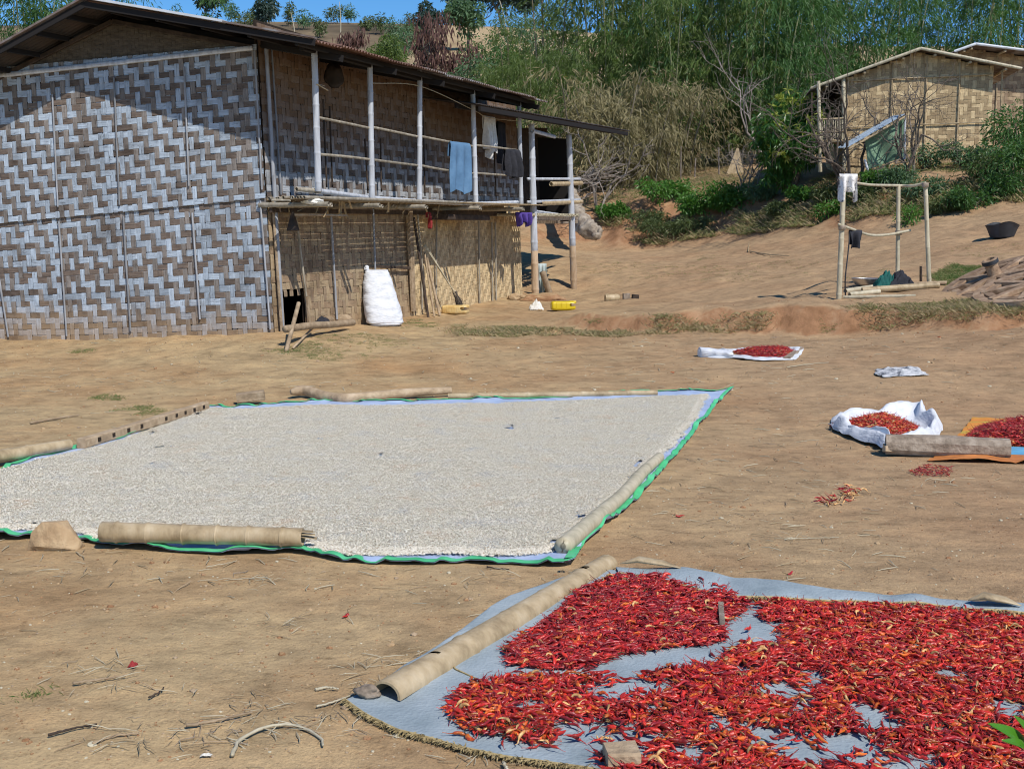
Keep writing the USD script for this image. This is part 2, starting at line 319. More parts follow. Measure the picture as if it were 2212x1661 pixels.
def ground_mat():
    n = {'g': ('geometry', {}), 'xyz': ('separate_xyz', {}),
         'n1': ('noise_texture', {'scale': .42, 'detail': 6., 'roughness': .62}), 'r1': ('rgb_ramp', {'ramp': [(.28, (.30, .218, .122)), (.44, (.385, .28, .155)), (.55, (.355, .24, .128)), (.72, (.315, .185, .088))]}),
         'mp': ('mapping', {'scale': (1.7, 2.6, 2.0)}), 'n2': ('noise_texture', {'scale': 2.2, 'detail': 5., 'roughness': .7}), 'r2': ('rgb_ramp', {'ramp': [(.30, (.66, .66, .66)), (.5, (1., 1., 1.)), (.72, (1.22, 1.2, 1.16))]}),
         'm1': ('mix_color', {'blend_type': 'multiply', 'fac': 1.0, 'use_clamp': False}), 'xr': ('map_range', {'from_min': -1.5, 'from_max': 3.5, 'to_min': 0., 'to_max': .6, 'clamp': True}), 'mr': ('mix_color', {'blend_type': 'mix', 'b': (.305, .198, .122)}),
         'n3': ('noise_texture', {'scale': 95., 'detail': 3., 'roughness': .7}), 'r3': ('rgb_ramp', {'ramp': [(.32, (.58, .54, .50)), (.43, (.97, .97, .97)), (.62, (1.03, 1.02, 1.01)), (.72, (1.45, 1.42, 1.36))]}),
         'm2': ('mix_color', {'blend_type': 'multiply', 'fac': .8}), 'n5': ('noise_texture', {'scale': 15., 'detail': 4., 'roughness': .8}), 'n6': ('noise_texture', {'scale': 1.5, 'detail': 5., 'roughness': .6, 'distortion': .6}), 'r6': ('rgb_ramp', {'ramp': [(.30, (.86, .845, .83)), (.46, (1., 1., 1.)), (.64, (1.15, 1.14, 1.12))]}), 'm6b': ('mix_color', {'blend_type': 'multiply', 'fac': 1.}), 'r5': ('rgb_ramp', {'ramp': [(.34, (.66, .62, .58)), (.43, (.97, .97, .97)), (.60, (1.02, 1.02, 1.02)), (.68, (1.22, 1.20, 1.16))]}), 'm2b': ('mix_color', {'blend_type': 'multiply', 'fac': .75}),
         'v': ('voronoi_texture', {'scale': 26., 'feature': 'f1'}), 'rv': ('rgb_ramp', {'ramp': [(.0, (1., 1., 1.)), (.10, (1., 1., 1.)), (.13, (0., 0., 0.)), (1., (0., 0., 0.))]}), 'nv': ('noise_texture', {'scale': 3., 'detail': 2.}), 'rn': ('rgb_ramp', {'ramp': [(.5, (0., 0., 0.)), (.6, (.8, .8, .8))]}),
         'mv': ('math', {'math_type': 'multiply'}), 'm3': ('mix_color', {'blend_type': 'mix', 'b': (.52, .43, .31)}),
         'sl': ('separate_xyz', {}), 'rs': ('rgb_ramp', {'ramp': [(.78, (.95, .95, .95)), (.95, (0., 0., 0.))]}), 'nr': ('noise_texture', {'scale': 2.5, 'detail': 5., 'roughness': .7}), 'rr': ('rgb_ramp', {'ramp': [(.3, (.17, .085, .042)), (.5, (.29, .155, .082)), (.7, (.38, .24, .14))]}),
         'm4': ('mix_color', {'blend_type': 'mix'}),
         # red worn track and pale dry field far up the hill
         'yr': ('rgb_ramp', {'ramp': [(0., (0., 0., 0.)), (1., (1., 1., 1.))]}), 'ym': ('map_range', {'from_min': 55., 'from_max': 75., 'to_min': 0., 'to_max': 1., 'clamp': True}), 'nf': ('noise_texture', {'scale': .12, 'detail': 5., 'roughness': .65}), 'rf': ('rgb_ramp', {'ramp': [(.30, (.22, .16, .09)), (.45, (.34, .25, .145)), (.60, (.42, .32, .19))]}), 'm5': ('mix_color', {'blend_type': 'mix'}), 'xm': ('map_range', {'from_min': -10., 'from_max': -6., 'to_min': 0., 'to_max': 1., 'clamp': True}), 'ra': ('rgb_ramp', {'ramp': [(.35, (.07, .055, .035)), (.52, (.13, .098, .062)), (.66, (.22, .165, .10))]}), 'm6': ('mix_color', {'blend_type': 'mix'}),
         'bs': ('noise_texture', {'scale': 30., 'detail': 4., 'roughness': .75}), 'b': ('bump', {'strength': .55, 'distance': .03}),
         'p': ('principled_bsdf', {'roughness': .95, 'specular_ior_level': .12})}
    l = [('g.position', 'n1.vector'), ('n1.fac', 'r1.fac'), ('g.position', 'mp.vector'), ('mp.vector', 'n2.vector'), ('n2.fac', 'r2.fac'), ('r1.color', 'mr.a'), ('g.position', 'xyz.vector'), ('xyz.x', 'xr.value'), ('xr.result', 'mr.fac'), ('mr.result', 'm1.a'), ('r2.color', 'm1.b'),
         ('g.position', 'n3.vector'), ('n3.fac', 'r3.fac'), ('m1.result', 'm2.a'), ('r3.color', 'm2.b'), ('g.position', 'n5.vector'), ('n5.fac', 'r5.fac'), ('g.position', 'n6.vector'), ('n6.fac', 'r6.fac'), ('m2.result', 'm6b.a'), ('r6.color', 'm6b.b'), ('m6b.result', 'm2b.a'), ('r5.color', 'm2b.b'),
         ('g.position', 'v.vector'), ('v.distance', 'rv.fac'), ('g.position', 'nv.vector'), ('nv.fac', 'rn.fac'), ('rv.color', 'mv.value1'), ('rn.color', 'mv.value2'), ('mv.value', 'm3.fac'), ('m2b.result', 'm3.a'),
         ('g.normal', 'sl.vector'), ('sl.z', 'rs.fac'), ('g.position', 'nr.vector'), ('nr.fac', 'rr.fac'), ('rs.color', 'm4.fac'), ('m3.result', 'm4.a'), ('rr.color', 'm4.b'),
         ('xyz.y', 'ym.value'), ('ym.result', 'm5.fac'), ('g.position', 'nf.vector'), ('nf.fac', 'rf.fac'), ('nf.fac', 'ra.fac'), ('xyz.x', 'xm.value'), ('xm.result', 'm6.fac'), ('ra.color', 'm6.a'), ('rf.color', 'm6.b'), ('m4.result', 'm5.a'), ('m6.result', 'm5.b'), ('m5.result', 'p.base_color'),
         ('g.position', 'bs.vector'), ('bs.fac', 'b.height'), ('b.normal', 'p.normal')]
    return usdkit.material(stage, '/World/Looks/dry_earth', n, l, surface='p.BSDF')
M = {}
M['earth'] = ground_mat()
GZ2 = GZ+relief(GX, GY)
g_ = usdkit.mesh(stage, '/World/ground', grid_mesh(np.stack([GX, GY, GZ2], -1)), M['earth'], True)
setd(g_.GetPrim(), label='dry tan and red earth of the farm yard, bank and hillside', category='ground', kind='structure')
setd(dome.GetPrim(), label='deep blue cloudless sky above the hill', category='sky', kind='structure')

def strip_mat(name, cols, horizontal, muddy=.6, top=None):
    """A split-bamboo strip: streaks along its length, thin dark splits, mud splash near the ground; top: (z0, z1, colour) for less bleached upper walls, with eave shade put into the colour."""
    sc = (3., 3., 95.) if horizontal else (95., 95., 2.5)
    s2 = (9., 9., 34.) if horizontal else (34., 34., 7.)
    n = {'g': ('geometry', {}), 'mp': ('mapping', {'scale': sc}), 'n': ('noise_texture', {'scale': 1., 'detail': 4., 'roughness': .65}), 'r': ('rgb_ramp', {'ramp': list(zip(np.linspace(.3, .7, len(cols)), cols))}),
         'm2': ('mapping', {'scale': s2}), 'n2': ('noise_texture', {'scale': 1., 'detail': 5., 'roughness': .7}), 'r2': ('rgb_ramp', {'ramp': [(.34, (.35, .33, .32)), (.42, (.85, .85, .85)), (.6, (1., 1., 1.)), (.75, (1.12, 1.12, 1.12))]}),
         'x': ('mix_color', {'blend_type': 'multiply', 'fac': .85}), 'oi': ('object_info', {}), 'vr': ('map_range', {'from_min': 0., 'from_max': 1., 'to_min': .78, 'to_max': 1.18}), 'h': ('hsv', {}),
         'xyz': ('separate_xyz', {}), 'nm': ('noise_texture', {'scale': 5., 'detail': 4.}), 'na': ('math', {'math_type': 'multiply_add', 'value2': .55, 'value3': -.27}), 'za': ('math', {'math_type': 'add'}),
         'rz': ('map_range', {'from_min': .45, 'from_max': .95, 'to_min': muddy, 'to_max': 0., 'clamp': True}), 'mud': ('mix_color', {'blend_type': 'mix', 'b': (.36, .245, .14)}),
         'b': ('bump', {'strength': .35, 'distance': .01}), 'p': ('principled_bsdf', {'roughness': .62, 'specular_ior_level': .3})}
    l = [('g.position', 'mp.vector'), ('mp.vector', 'n.vector'), ('n.fac', 'r.fac'), ('g.position', 'm2.vector'), ('m2.vector', 'n2.vector'), ('n2.fac', 'r2.fac'), ('r.color', 'x.a'), ('r2.color', 'x.b'),
         ('oi.random', 'vr.value'), ('vr.result', 'h.value'), ('x.result', 'h.color'), ('g.position', 'xyz.vector'), ('g.position', 'nm.vector'), ('nm.fac', 'na.value1'), ('xyz.z', 'za.value1'), ('na.value', 'za.value2'), ('za.value', 'rz.value'),
         ('rz.result', 'mud.fac'), ('h.color', 'mud.a'), ('n.fac', 'b.height'), ('b.normal', 'p.normal')]
    n['nd'] = ('noise_texture', {'scale': 1.7, 'detail': 5., 'roughness': .65}); n['rd'] = ('rgb_ramp', {'ramp': [(.33, (.68, .64, .61)), (.46, (1., 1., 1.)), (.7, (1.12, 1.12, 1.12))]}); n['dx'] = ('mix_color', {'blend_type': 'multiply', 'fac': 1.})
    l += [('g.position', 'nd.vector'), ('nd.fac', 'rd.fac'), ('mud.result', 'dx.a'), ('rd.color', 'dx.b')]
    last = 'dx.result'
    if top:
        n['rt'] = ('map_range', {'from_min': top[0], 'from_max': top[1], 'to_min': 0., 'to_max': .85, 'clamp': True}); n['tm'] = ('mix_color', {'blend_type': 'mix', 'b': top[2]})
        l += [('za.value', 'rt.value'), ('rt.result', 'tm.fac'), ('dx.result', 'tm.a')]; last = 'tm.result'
    l.append((last, 'p.base_color'))
    return usdkit.material(stage, '/World/Looks/'+name, n, l, surface='p.BSDF')
WHITE = [(.225, .265, .315), (.34, .40, .475), (.44, .515, .60)]
BROWN = [(.075, .056, .046), (.135, .102, .082), (.20, .158, .13)]
TAUPE = [(.14, .122, .11), (.215, .19, .172), (.28, .25, .235)]
TAN = [(.26, .19, .115), (.40, .30, .185), (.50, .39, .255)]
GOLD = [(.38, .275, .15), (.54, .41, .235), (.66, .53, .33)]
M['wv'] = strip_mat('bleached_strip_upright', WHITE, False); M['wh'] = strip_mat('bleached_strip_level', WHITE, True)
M['bv'] = strip_mat('taupe_strip_upright', TAUPE, False); M['bh'] = strip_mat('brown_strip_level', BROWN, True)
shade_top = (3.0, 3.9, (.14, .078, .036))  # browner unbleached top; shade under the eave also put into its colour
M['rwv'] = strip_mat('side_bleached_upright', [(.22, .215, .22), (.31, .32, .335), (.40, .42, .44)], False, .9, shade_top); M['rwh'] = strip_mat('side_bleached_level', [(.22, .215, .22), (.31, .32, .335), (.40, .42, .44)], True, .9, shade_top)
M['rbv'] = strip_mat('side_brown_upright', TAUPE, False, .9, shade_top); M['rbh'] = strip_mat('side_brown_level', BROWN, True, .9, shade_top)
M['tv'] = strip_mat('tan_strip_upright', TAN, False, .5); M['th'] = strip_mat('tan_strip_level', TAN, True, .5)
M['tbv'] = strip_mat('tan_dark_upright', [(.20, .14, .09), (.29, .21, .135), (.35, .26, .17)], False, .5); M['tbh'] = strip_mat('tan_dark_level', [(.17, .115, .07), (.25, .175, .11), (.33, .24, .15)], True, .5)
M['gv'] = strip_mat('golden_strip_upright', GOLD, False, 0); M['gh'] = strip_mat('golden_strip_level', GOLD, True, 0)
M['gdv'] = strip_mat('golden_dark_upright', [(.28, .195, .105), (.42, .305, .17), (.50, .38, .22)], False, 0); M['gdh'] = strip_mat('golden_dark_level', [(.28, .195, .105), (.42, .305, .17), (.52, .39, .23)], True, 0)
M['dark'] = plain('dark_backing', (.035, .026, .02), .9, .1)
M['bam_grey'] = grainy('weathered_bamboo', [(.28, .29, .32), (.42, .44, .48), (.52, .545, .59)], (18, 18, 2.2), .55, bump=.2, bscale=(60, 60, 4), vary=.1)
M['bam_foot'] = grainy('mud_stained_bamboo', [(.30, .20, .12), (.42, .30, .19), (.46, .38, .30)], (14, 14, 3), .7, bump=.2, vary=.1)
M['bam_tan'] = grainy('dry_bamboo', [(.20, .145, .08), (.36, .275, .165), (.46, .37, .245)], (9, 9, 6), .5, bump=.2, bscale=(50, 50, 6), vary=.14)
M['bam_batten'] = grainy('grey_batten', [(.15, .15, .16), (.24, .25, .27), (.33, .34, .37)], (18, 18, 2.2), .6, vary=.2)
M['bam_dull'] = grainy('dull_bamboo', [(.17, .145, .105), (.29, .255, .20), (.38, .345, .28)], (12, 12, 4), .6, bump=.2, vary=.2)
M['black_timber'] = plain('near_black_timber', (.018, .016, .016), .8, .2)  # near-black boards; on rafters and wing wall it paints in the shade
M['bam_pale'] = grainy('pale_bamboo', [(.30, .265, .185), (.44, .39, .28), (.54, .48, .36)], (12, 12, 4), .5, bump=.2, vary=.1)
M['wood_grey'] = grainy('weathered_wood', [(.12, .09, .065), (.24, .19, .145), (.36, .30, .24)], (10, 10, 10), .8, bump=.5, bscale=(40, 40, 40), vary=.15)
M['wood_tan'] = grainy('dry_wood', [(.19, .135, .085), (.32, .235, .15), (.44, .34, .235)], (8, 8, 8), .8, bump=.5, bscale=(35, 35, 35), vary=.15)
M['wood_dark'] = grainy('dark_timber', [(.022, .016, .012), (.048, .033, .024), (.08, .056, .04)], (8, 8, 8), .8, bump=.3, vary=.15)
M['tin'] = grainy('rusty_tin', [(.28, .29, .31), (.20, .17, .155), (.15, .105, .085), (.30, .31, .33)], (1.2, 1.2, 1.2), .5, bump=.1, vary=.2, ramp=[.3, .45, .55, .68])
M['tin_rust'] = grainy('rusted_tin', [(.085, .045, .032), (.14, .075, .055), (.21, .14, .11)], (2, 2, 2), .7, vary=.25)
M['tin_new'] = grainy('pale_tin', [(.45, .48, .52), (.62, .65, .70)], (2, 2, 2), .4, vary=.1)

# ------------------------------------------------------------------ the big two-storey woven house
_c = at(592, 717, 18.6); CB = np.array([_c[0], _c[1], 0.0])
RD = unit([.379, .926, 0]); LD = unit([-.97, .24, 0]); NR = np.array([RD[1], -RD[0], 0]); NL = np.array([-LD[1]*-1*-1, 0, 0])
NL = unit(np.array([-.24, -.97, 0]))
LEAN = .038
def HP(a, b, z, w=0.0, nl=0.0):
    """House frame: a metres left of the corner along the gable wall, b metres back along the side wall, height z; w off the side wall, nl off the gable wall."""
    a, b, z, w, nl = np.broadcast_arrays(*[np.asarray(x, float) for x in (a, b, z, w, nl)])
    h = (z-.47)*LEAN
    return CB+LD*(a+h)[..., None]+RD*b[..., None]+NR*w[..., None]+NL*nl[..., None]+np.array([0, 0, 1.0])*z[..., None]
HL = 5.75; HB = 10.35
house = thing('woven_house', 'big two-storey house of grey and brown woven bamboo with tin roof and a balcony', 'house', HP(2.8, 4, .3))
def weave(mapf, ns, nt, ps, pt, amp, rg, hole=None, th=.004, wid=.475, panel=0):
    """2/2 twill. mapf(s, t, n): s right, t DOWN, n outward. Returns [(upright?, light?, mesh)]."""
    out = []
    ph = np.zeros(ns, int) if not panel else np.repeat(rg.integers(0, 2, ns//panel+1)*2+np.arange(ns//panel+1) % 2*0, panel)[:ns]
    def build(vertical, i):
        L = nt if vertical else ns; p = pt if vertical else ps; q = ps if vertical else pt
        if vertical: up = [((i+j+ph[i]) % 4) < 2 for j in range(L)]
        else: up = [((i+j+ph[j]) % 4) >= 2 for j in range(L)]
        k = np.repeat(np.arange(L), 2)+np.tile([.14, .86], L)
        hgt = np.repeat(np.where(up, amp, -amp), 2).astype(float)
        hgt += np.repeat(rg.normal(size=L), 2)*amp*.35
        k = np.r_[-.02, k, L+.02]; hgt = np.r_[hgt[0], hgt, hgt[-1]]
        c = (i+.5)*q+rg.normal(scale=q*.03)+np.convolve(rg.normal(size=len(k)+6), np.ones(7)/7, 'valid')*q*.10
        hw = q*wid*rg.uniform(.84, 1.05)*np.ones(len(k)); along = k*p
        rows = []
        for off, dn in ((-1, -th), (-1, 0), (1, 0), (1, -th)):
            lat = c+off*hw*(1+.03*rg.normal(size=len(k))); n = hgt+dn
            rows.append(mapf(lat, along, n) if vertical else mapf(along, lat, n))
        P = np.stack(rows, 1); v, f = grid_mesh(P)
        if hole is not None:
            s, t = (np.repeat(c, 4), np.repeat(along, 4)) if vertical else (np.repeat(along, 4), np.repeat(c, 4))
            bad = hole(s, t); f = f[~bad[f].all(1)]
        if not vertical: f = f[:, ::-1]
        return v, f
    for i in range(ns):
        m = build(True, i)
        if len(m[1]): out.append((True, (i % 2 == 0) ^ (rg.random() < .06), m))
    for j in range(nt):
        m = build(False, j)
        if len(m[1]): out.append((False, (j % 2 == 0) ^ (rg.random() < .06), m))
    return out
rg = np.random.default_rng(11)
# gable wall: two storeys of mats
seamz = lambda a: 2.60-.075*a
topz = lambda a: 4.83-.043*a
basez = lambda a: Hs(*(HP(a, 0, .3)[..., :2].T))-.03 if np.ndim(a) == 0 else np.array([Hs(*HP(x, 0, .3)[:2])-.03 for x in a])
_as = np.linspace(-.2, HL+.2, 40); _bz = gaussian_filter(basez(_as), 3)
def gable_map(z1, z0, T, out):
    def f(s, t, n):
        a = HL-s; hi, lo = z1(a), z0(a); z = hi+(lo-hi)*t/T
        return HP(a, 0, z, 0, n+out)
    return f
ps = .086
ns = int(HL/ps)
gw = thing  # (short-hand not used further)
nstrip = 0
for z1, z0, nt, out in ((topz, lambda a: seamz(a)-.07, 25, .045), (lambda a: seamz(a)+.04, lambda a: np.interp(a, _as, _bz), 22, .014)):
    for vert, light, m in weave(gable_map(z1, z0, nt*.1, out), ns, nt, HL/ns, .1, .0045, rg, panel=13):
        part(house, 'woven_strip', m, M[('w' if light else 'b')+('v' if vert else 'h')]); nstrip += 1
part(house, 'wall_backing', slab([HP(HL, 0, .1, 0, -.02), HP(0, 0, .25, 0, -.02), HP(0, 0, 4.85, 0, -.02), HP(HL, 0, 4.6, 0, -.02)], -NL*.03), M['dark'])
# side wall, upper floor (behind the balcony)
def side_map(z1, z0, T, out, b0):
    def f(s, t, n):
        b = b0+s; hi, lo = z1(b), z0(b); z = hi+(lo-hi)*t/T
        return HP(0, b, z, n+out, 0)
    return f
decz = lambda b: 2.52+.022*b
eavz = lambda b: 5.15+.0*b
sb = np.linspace(-.2, HB+.3, 50); sbz = gaussian_filter(np.array([Hs(*HP(0, x, .3)[:2])-.04 for x in sb]), 2)
grp = {}
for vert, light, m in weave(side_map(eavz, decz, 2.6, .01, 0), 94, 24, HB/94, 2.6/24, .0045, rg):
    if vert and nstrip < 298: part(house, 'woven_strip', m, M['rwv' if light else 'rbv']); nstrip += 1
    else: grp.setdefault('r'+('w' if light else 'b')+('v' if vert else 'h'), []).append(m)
# side wall, lower floor: near mats (tan, coarse) with the low doorway, far mats (fine, pale gold)
HX0, HX1 = None, None
SP = HP(0, 0, 0); 
def side_b(u, v): q = onplane(u, v, SP, NR)-SP; return float(q @ RD), float(q[2])
d0, d1 = side_b(606, 690)[0], side_b(664, 690)[0]; dz1 = side_b(640, 626)[1]
lowz = lambda b: np.interp(b, sb, sbz)
split = side_b(886, 560)[0]
def hole(s, t):
    z = 2.58-(2.58-lowz(s))*t/2.1
    return (s > d0) & (s < d1) & (z < dz1+.04*np.sin(s*31))
for vert, light, m in weave(side_map(lambda b: 2.58+.02*b, lowz, 2.1, .01, 0), 46, 19, split/46, 2.1/19, .0045, rg, hole):
    grp.setdefault('t'+('' if light else 'b')+('v' if vert else 'h'), []).append(m)
nf = 72
for vert, light, m in weave(side_map(lambda b: 2.6+.02*b, lowz, 2.1, .014, split), nf, 30, (HB-split)/nf, 2.1/30, .004, rg):
    grp.setdefault('g'+('' if light or rg.random() < .6 else 'd')+('v' if vert else 'h'), []).append(m)
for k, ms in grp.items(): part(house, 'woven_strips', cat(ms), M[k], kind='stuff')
for z0, z1, b0 in ((2.5, 5.2, 0), (.2, 2.55, d1), (dz1, 2.55, 0)):
    part(house, 'wall_backing', slab([HP(0, b0, z0, -.03), HP(0, HB if b0 or z0 > 2 else d1, z0, -.03), HP(0, HB if b0 or z0 > 2 else d1, z1, -.03), HP(0, b0, z1, -.03)], -NR*.03), M['dark'])
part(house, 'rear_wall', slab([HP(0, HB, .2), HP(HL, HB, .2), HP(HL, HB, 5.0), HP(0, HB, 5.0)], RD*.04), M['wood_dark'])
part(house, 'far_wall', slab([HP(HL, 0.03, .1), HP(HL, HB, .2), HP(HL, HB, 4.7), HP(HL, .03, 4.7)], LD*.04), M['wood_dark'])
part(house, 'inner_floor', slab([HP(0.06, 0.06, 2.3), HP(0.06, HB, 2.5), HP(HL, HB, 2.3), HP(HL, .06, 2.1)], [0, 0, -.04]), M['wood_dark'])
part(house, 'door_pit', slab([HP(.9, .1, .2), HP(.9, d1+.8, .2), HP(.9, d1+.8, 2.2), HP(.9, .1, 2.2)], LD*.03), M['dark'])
# gable triangle, beam, battens
PG = HP(0, 0, 0)
def gpt(u, v, out=.0):
    return onplane(u, v, PG+NL*out, NL)
tri = [gpt(-60, 200), gpt(28, 150), gpt(243, 46), gpt(548, 98), gpt(560, 112), gpt(280, 146)]
tri_in = [gpt(30, 158, .03), gpt(243, 50, .03), gpt(540, 101, .03)]
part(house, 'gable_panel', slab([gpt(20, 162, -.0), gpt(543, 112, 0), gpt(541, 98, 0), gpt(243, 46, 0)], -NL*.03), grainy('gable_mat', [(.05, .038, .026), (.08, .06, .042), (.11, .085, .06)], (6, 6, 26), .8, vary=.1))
def gtri_map(s, t, n):
    # s 0..1 along the beam, t 0..1 down from the rafter line
    x = gpt(26, 158); y = gpt(542, 110); ap = gpt(243, 47)
    s, t, n = np.broadcast_arrays(s, t, n); base = x+(y-x)*np.clip(s, 0, 1)[..., None]
    k = np.dot(ap-x, y-x)/np.dot(y-x, y-x); zap = ap[2]-(x+(y-x)*k)[2]
    hh = np.where(s < k, s/k, (1-s)/(1-k))*zap
    return base+np.array([0, 0, 1.0])*(hh*np.clip(1-t, 0, 1))[..., None]+NL*(n+.012)[..., None]
tg = {}
for vert, light, m in weave(gtri_map, 60, 11, 1/60, 1/11, .003, rg): tg.setdefault(vert, []).append(m)
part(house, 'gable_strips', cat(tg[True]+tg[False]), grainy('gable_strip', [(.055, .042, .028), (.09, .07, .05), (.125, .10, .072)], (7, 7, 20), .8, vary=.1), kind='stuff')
part(house, 'gable_beam', bamboo(gpt(-60, 170, .06), gpt(546, 104, .06), .042, node=.6, sides=8), M['bam_grey'], True)
part(house, 'gable_rafter', beam(gpt(-20, 178, .05), gpt(243, 47, .05), .05, .07), M['wood_dark'])
part(house, 'gable_rafter', beam(gpt(243, 47, .05), gpt(545, 103, .05), .05, .07), M['wood_dark'])
for ua, va, ub, vb in ((125, 206, 137, 447), (276, 168, 291, 445), (449, 148, 462, 410)):
    ua, ub = ua*.885/ .885, ub
for (ua, va), (ub, vb) in (((113, 205), (125, 447)), ((246, 168), (258, 443)), ((398, 145), (408, 402)), ((550, 110), (566, 410))):
    part(house, 'batten', bamboo(gpt(ua, va, .075), gpt(ub, vb, .075), .015, node=.5, sides=7), M['bam_batten'], True)
for (ua, va), (ub, vb) in (((-2, 600), (18, 728)), ((127, 478), (144, 726)), ((266, 468), (282, 715)), ((415, 460), (432, 690)), ((562, 434), (584, 712))):
    part(house, 'batten', bamboo(gpt(ua, va, .05), gpt(ub, vb, .05), .016, node=.5, sides=7), M['bam_batten'], True)
part(house, 'corner_post', bamboo(HP(-.03, .12, .35, .05), HP(-.03, .10, 4.95, .05), .032, node=.45), M['bam_batten'], True)
part(house, 'corner_batten', bamboo(HP(0, .34, 2.6, .05), HP(0, .30, 4.9, .05), .016, node=.4, sides=6), M['bam_batten'], True)
part(house, 'corner_board', beam(HP(0, .11, .38, .09), HP(0, .11, 2.5, .06), .10, .03, up=NR), M['wood_tan'])
# side wall battens and posts, lower floor
def spt(u, v, out=.03): return onplane(u, v, SP+NR*out, NR)
for (ua, va), (ub, vb), mt in (((806, 452), (814, 682), 'bam_grey'), ((640, 470), (668, 690), 'bam_tan'), ((943, 470), (942, 665), 'bam_tan'), ((1034, 478), (1036, 655), 'bam_tan'), ((1062, 480), (1064, 652), 'bam_tan'), ((1070, 480), (1072, 652), 'bam_tan'), ((902, 465), (921, 668), 'bam_tan'), ((912, 600), (912, 668), 'bam_tan'), ((715, 468), (728, 690), 'bam_grey')):
    part(house, 'batten', bamboo(spt(ua, va), spt(ub, vb), .02, node=.4, sides=7), M['bam_batten' if mt == 'bam_grey' else 'bam_dull'], True)
part(house, 'door_post', beam(spt(886, 455, .05), spt(893, 672, .05), .13, .05, up=NR, jit=.03), M['wood_tan'])
part(house, 'door_post', beam(spt(664, 640, .05), spt(668, 706, .05), .05, .04, up=NR, jit=.03), M['wood_tan'])
part(house, 'rail', beam(spt(814, 576, .04), spt(886, 579, .04), .05, .03, up=NR), M['wood_dark'])
for (ua, va), (ub, vb) in (((700, 455), (705, 700)), ((955, 470), (957, 600)), ((1085, 478), (1087, 640)), ((980, 470), (982, 560))):
    pass
# upper battens behind the balcony
for (ua, va), (ub, vb) in (((788, 300), (795, 418)), ((914, 250), (918, 424)), ((1066, 300), (1072, 432)), ((698, 215), (706, 405)), ((712, 230), (718, 405)), ((822, 300), (824, 415))):
    part(house, 'batten', bamboo(spt(ua, va, .03), spt(ub, vb, .03), .017, node=.4, sides=6), M['wood_dark'], True)
# balcony: posts, rails, floor poles, joists
BW = .76
PB = CB+NR*BW
def bpt(u, v, out=0.0): return onplane(u, v, PB+NR*out, NR)
def bpost(ut, vt, ub, vb, r): return bpt(ut, vt), bpt(ub, vb), r
posts = [bpost(679, 112, 688, 414, .052), bpost(799, 136, 804, 433, .05), bpost(907, 166, 906, 438, .05), bpost(1021, 200, 1028, 444, .052), bpost(1121, 226, 1126, 442, .05)]
balc = []
for k, (t, b, r) in enumerate(posts):
    balc.append((t, b)); part(house, 'balcony_post', bamboo(b, t+(0, 0, .12), r, r*.9, node=.34, seed=k), M['bam_grey'], True)
rails = [((690, 255), (797, 277)), ((799, 274), (904, 296)), ((905, 294), (1020, 316)), ((1026, 314), (1118, 325)), ((691, 334), (800, 345)), ((802, 345), (904, 358)), ((905, 357), (1024, 375)), ((1026, 374), (1124, 381))]
for k, (p, q) in enumerate(rails):
    part(house, 'rail', bamboo(bpt(*p, -.02), bpt(*q, -.02), .021, node=.38, sides=8, seed=k, bend=.006), M['bam_dull'], True)
edge = [((640, 409), (692, 413), .036), ((690, 413), (802, 428), .04), ((803, 428), (904, 435), .04), ((905, 435), (1026, 441), .042), ((1028, 441), (1122, 437), .042)]
for k, (p, q, r) in enumerate(edge):
    part(house, 'floor_pole', bamboo(bpt(*p, -.08), bpt(*q, -.08), r, node=.4, seed=40+k, hollow=True), M['bam_grey' if k > 0 else 'bam_dull'], True)
zf = lambda b: 2.56+.022*b
for k in range(13):
    w = .06+k*.068; b0 = -.05+.16*rg.random() - (.35 if k > 6 else .0)
    part(house, 'floor_slat', bamboo(HP(0, b0, zf(b0)-.03, w), HP(0, 5.1+rg.random()*.2, zf(5.2)-.03, w), .026, node=.35, seed=60+k, hollow=True), M['bam_dull'], True)
    if k % 2 == 0: part(house, 'floor_slat', slab([HP(0, 5.2, zf(5.2)-.02, w-.03), HP(0, 9.4, zf(9.4)-.02, w-.03), HP(0, 9.4, zf(9.4)-.02, w+.09), HP(0, 5.2, zf(5.2)-.02, w+.09)], [0, 0, -.02]), M['bam_tan'])
for k, b in enumerate((-.05, 1.55, 3.2, 5.55, 7.8)):
    part(house, 'joist', bamboo(HP(0, b, zf(b)-.13, -.1), HP(0, b, zf(b)-.13, 1.12), .04, node=.4, seed=80+k, hollow=True), M['bam_dull'], True)
    part(house, 'joist', bamboo(HP(0, b+.13, zf(b)-.14, -.1), HP(0, b+.13, zf(b)-.14, 1.1), .034, node=.4, seed=90+k, hollow=True), M['bam_dull'], True)
part(house, 'corner_ledge', bamboo(HP(-.12, -.05, 2.5, .0), HP(-.12, -.0, 2.5, .30), .022, hollow=True), M['bam_dull'], True)
part(house, 'floor_beam', beam(HP(0, -.05, 2.38, .1), HP(0, 9.3, 2.56, .1), .05, .13), M['wood_dark'])
part(house, 'shelf_board', beam(HP(0, .1, 2.28, .52), HP(0, 1.25, 2.30, .52), .34, .03, jit=.02), M['wood_tan'])
part(house, 'shelf_board', beam(HP(0, 5.0, 2.37, .5), HP(0, 7.0, 2.40, .5), .4, .10), M['wood_dark'])
for k in range(22):   # ragged split ends that hang below the floor
    b = rg.uniform(.1, 5.0); w = rg.uniform(.05, .9)
    part(house, 'split_end', beam(HP(0, b, zf(b)-.06, w), HP(0, b+rg.normal()*.12, zf(b)-rg.uniform(.15, .34), w-rg.uniform(0, .12)), .03, .006), M['bam_tan'])
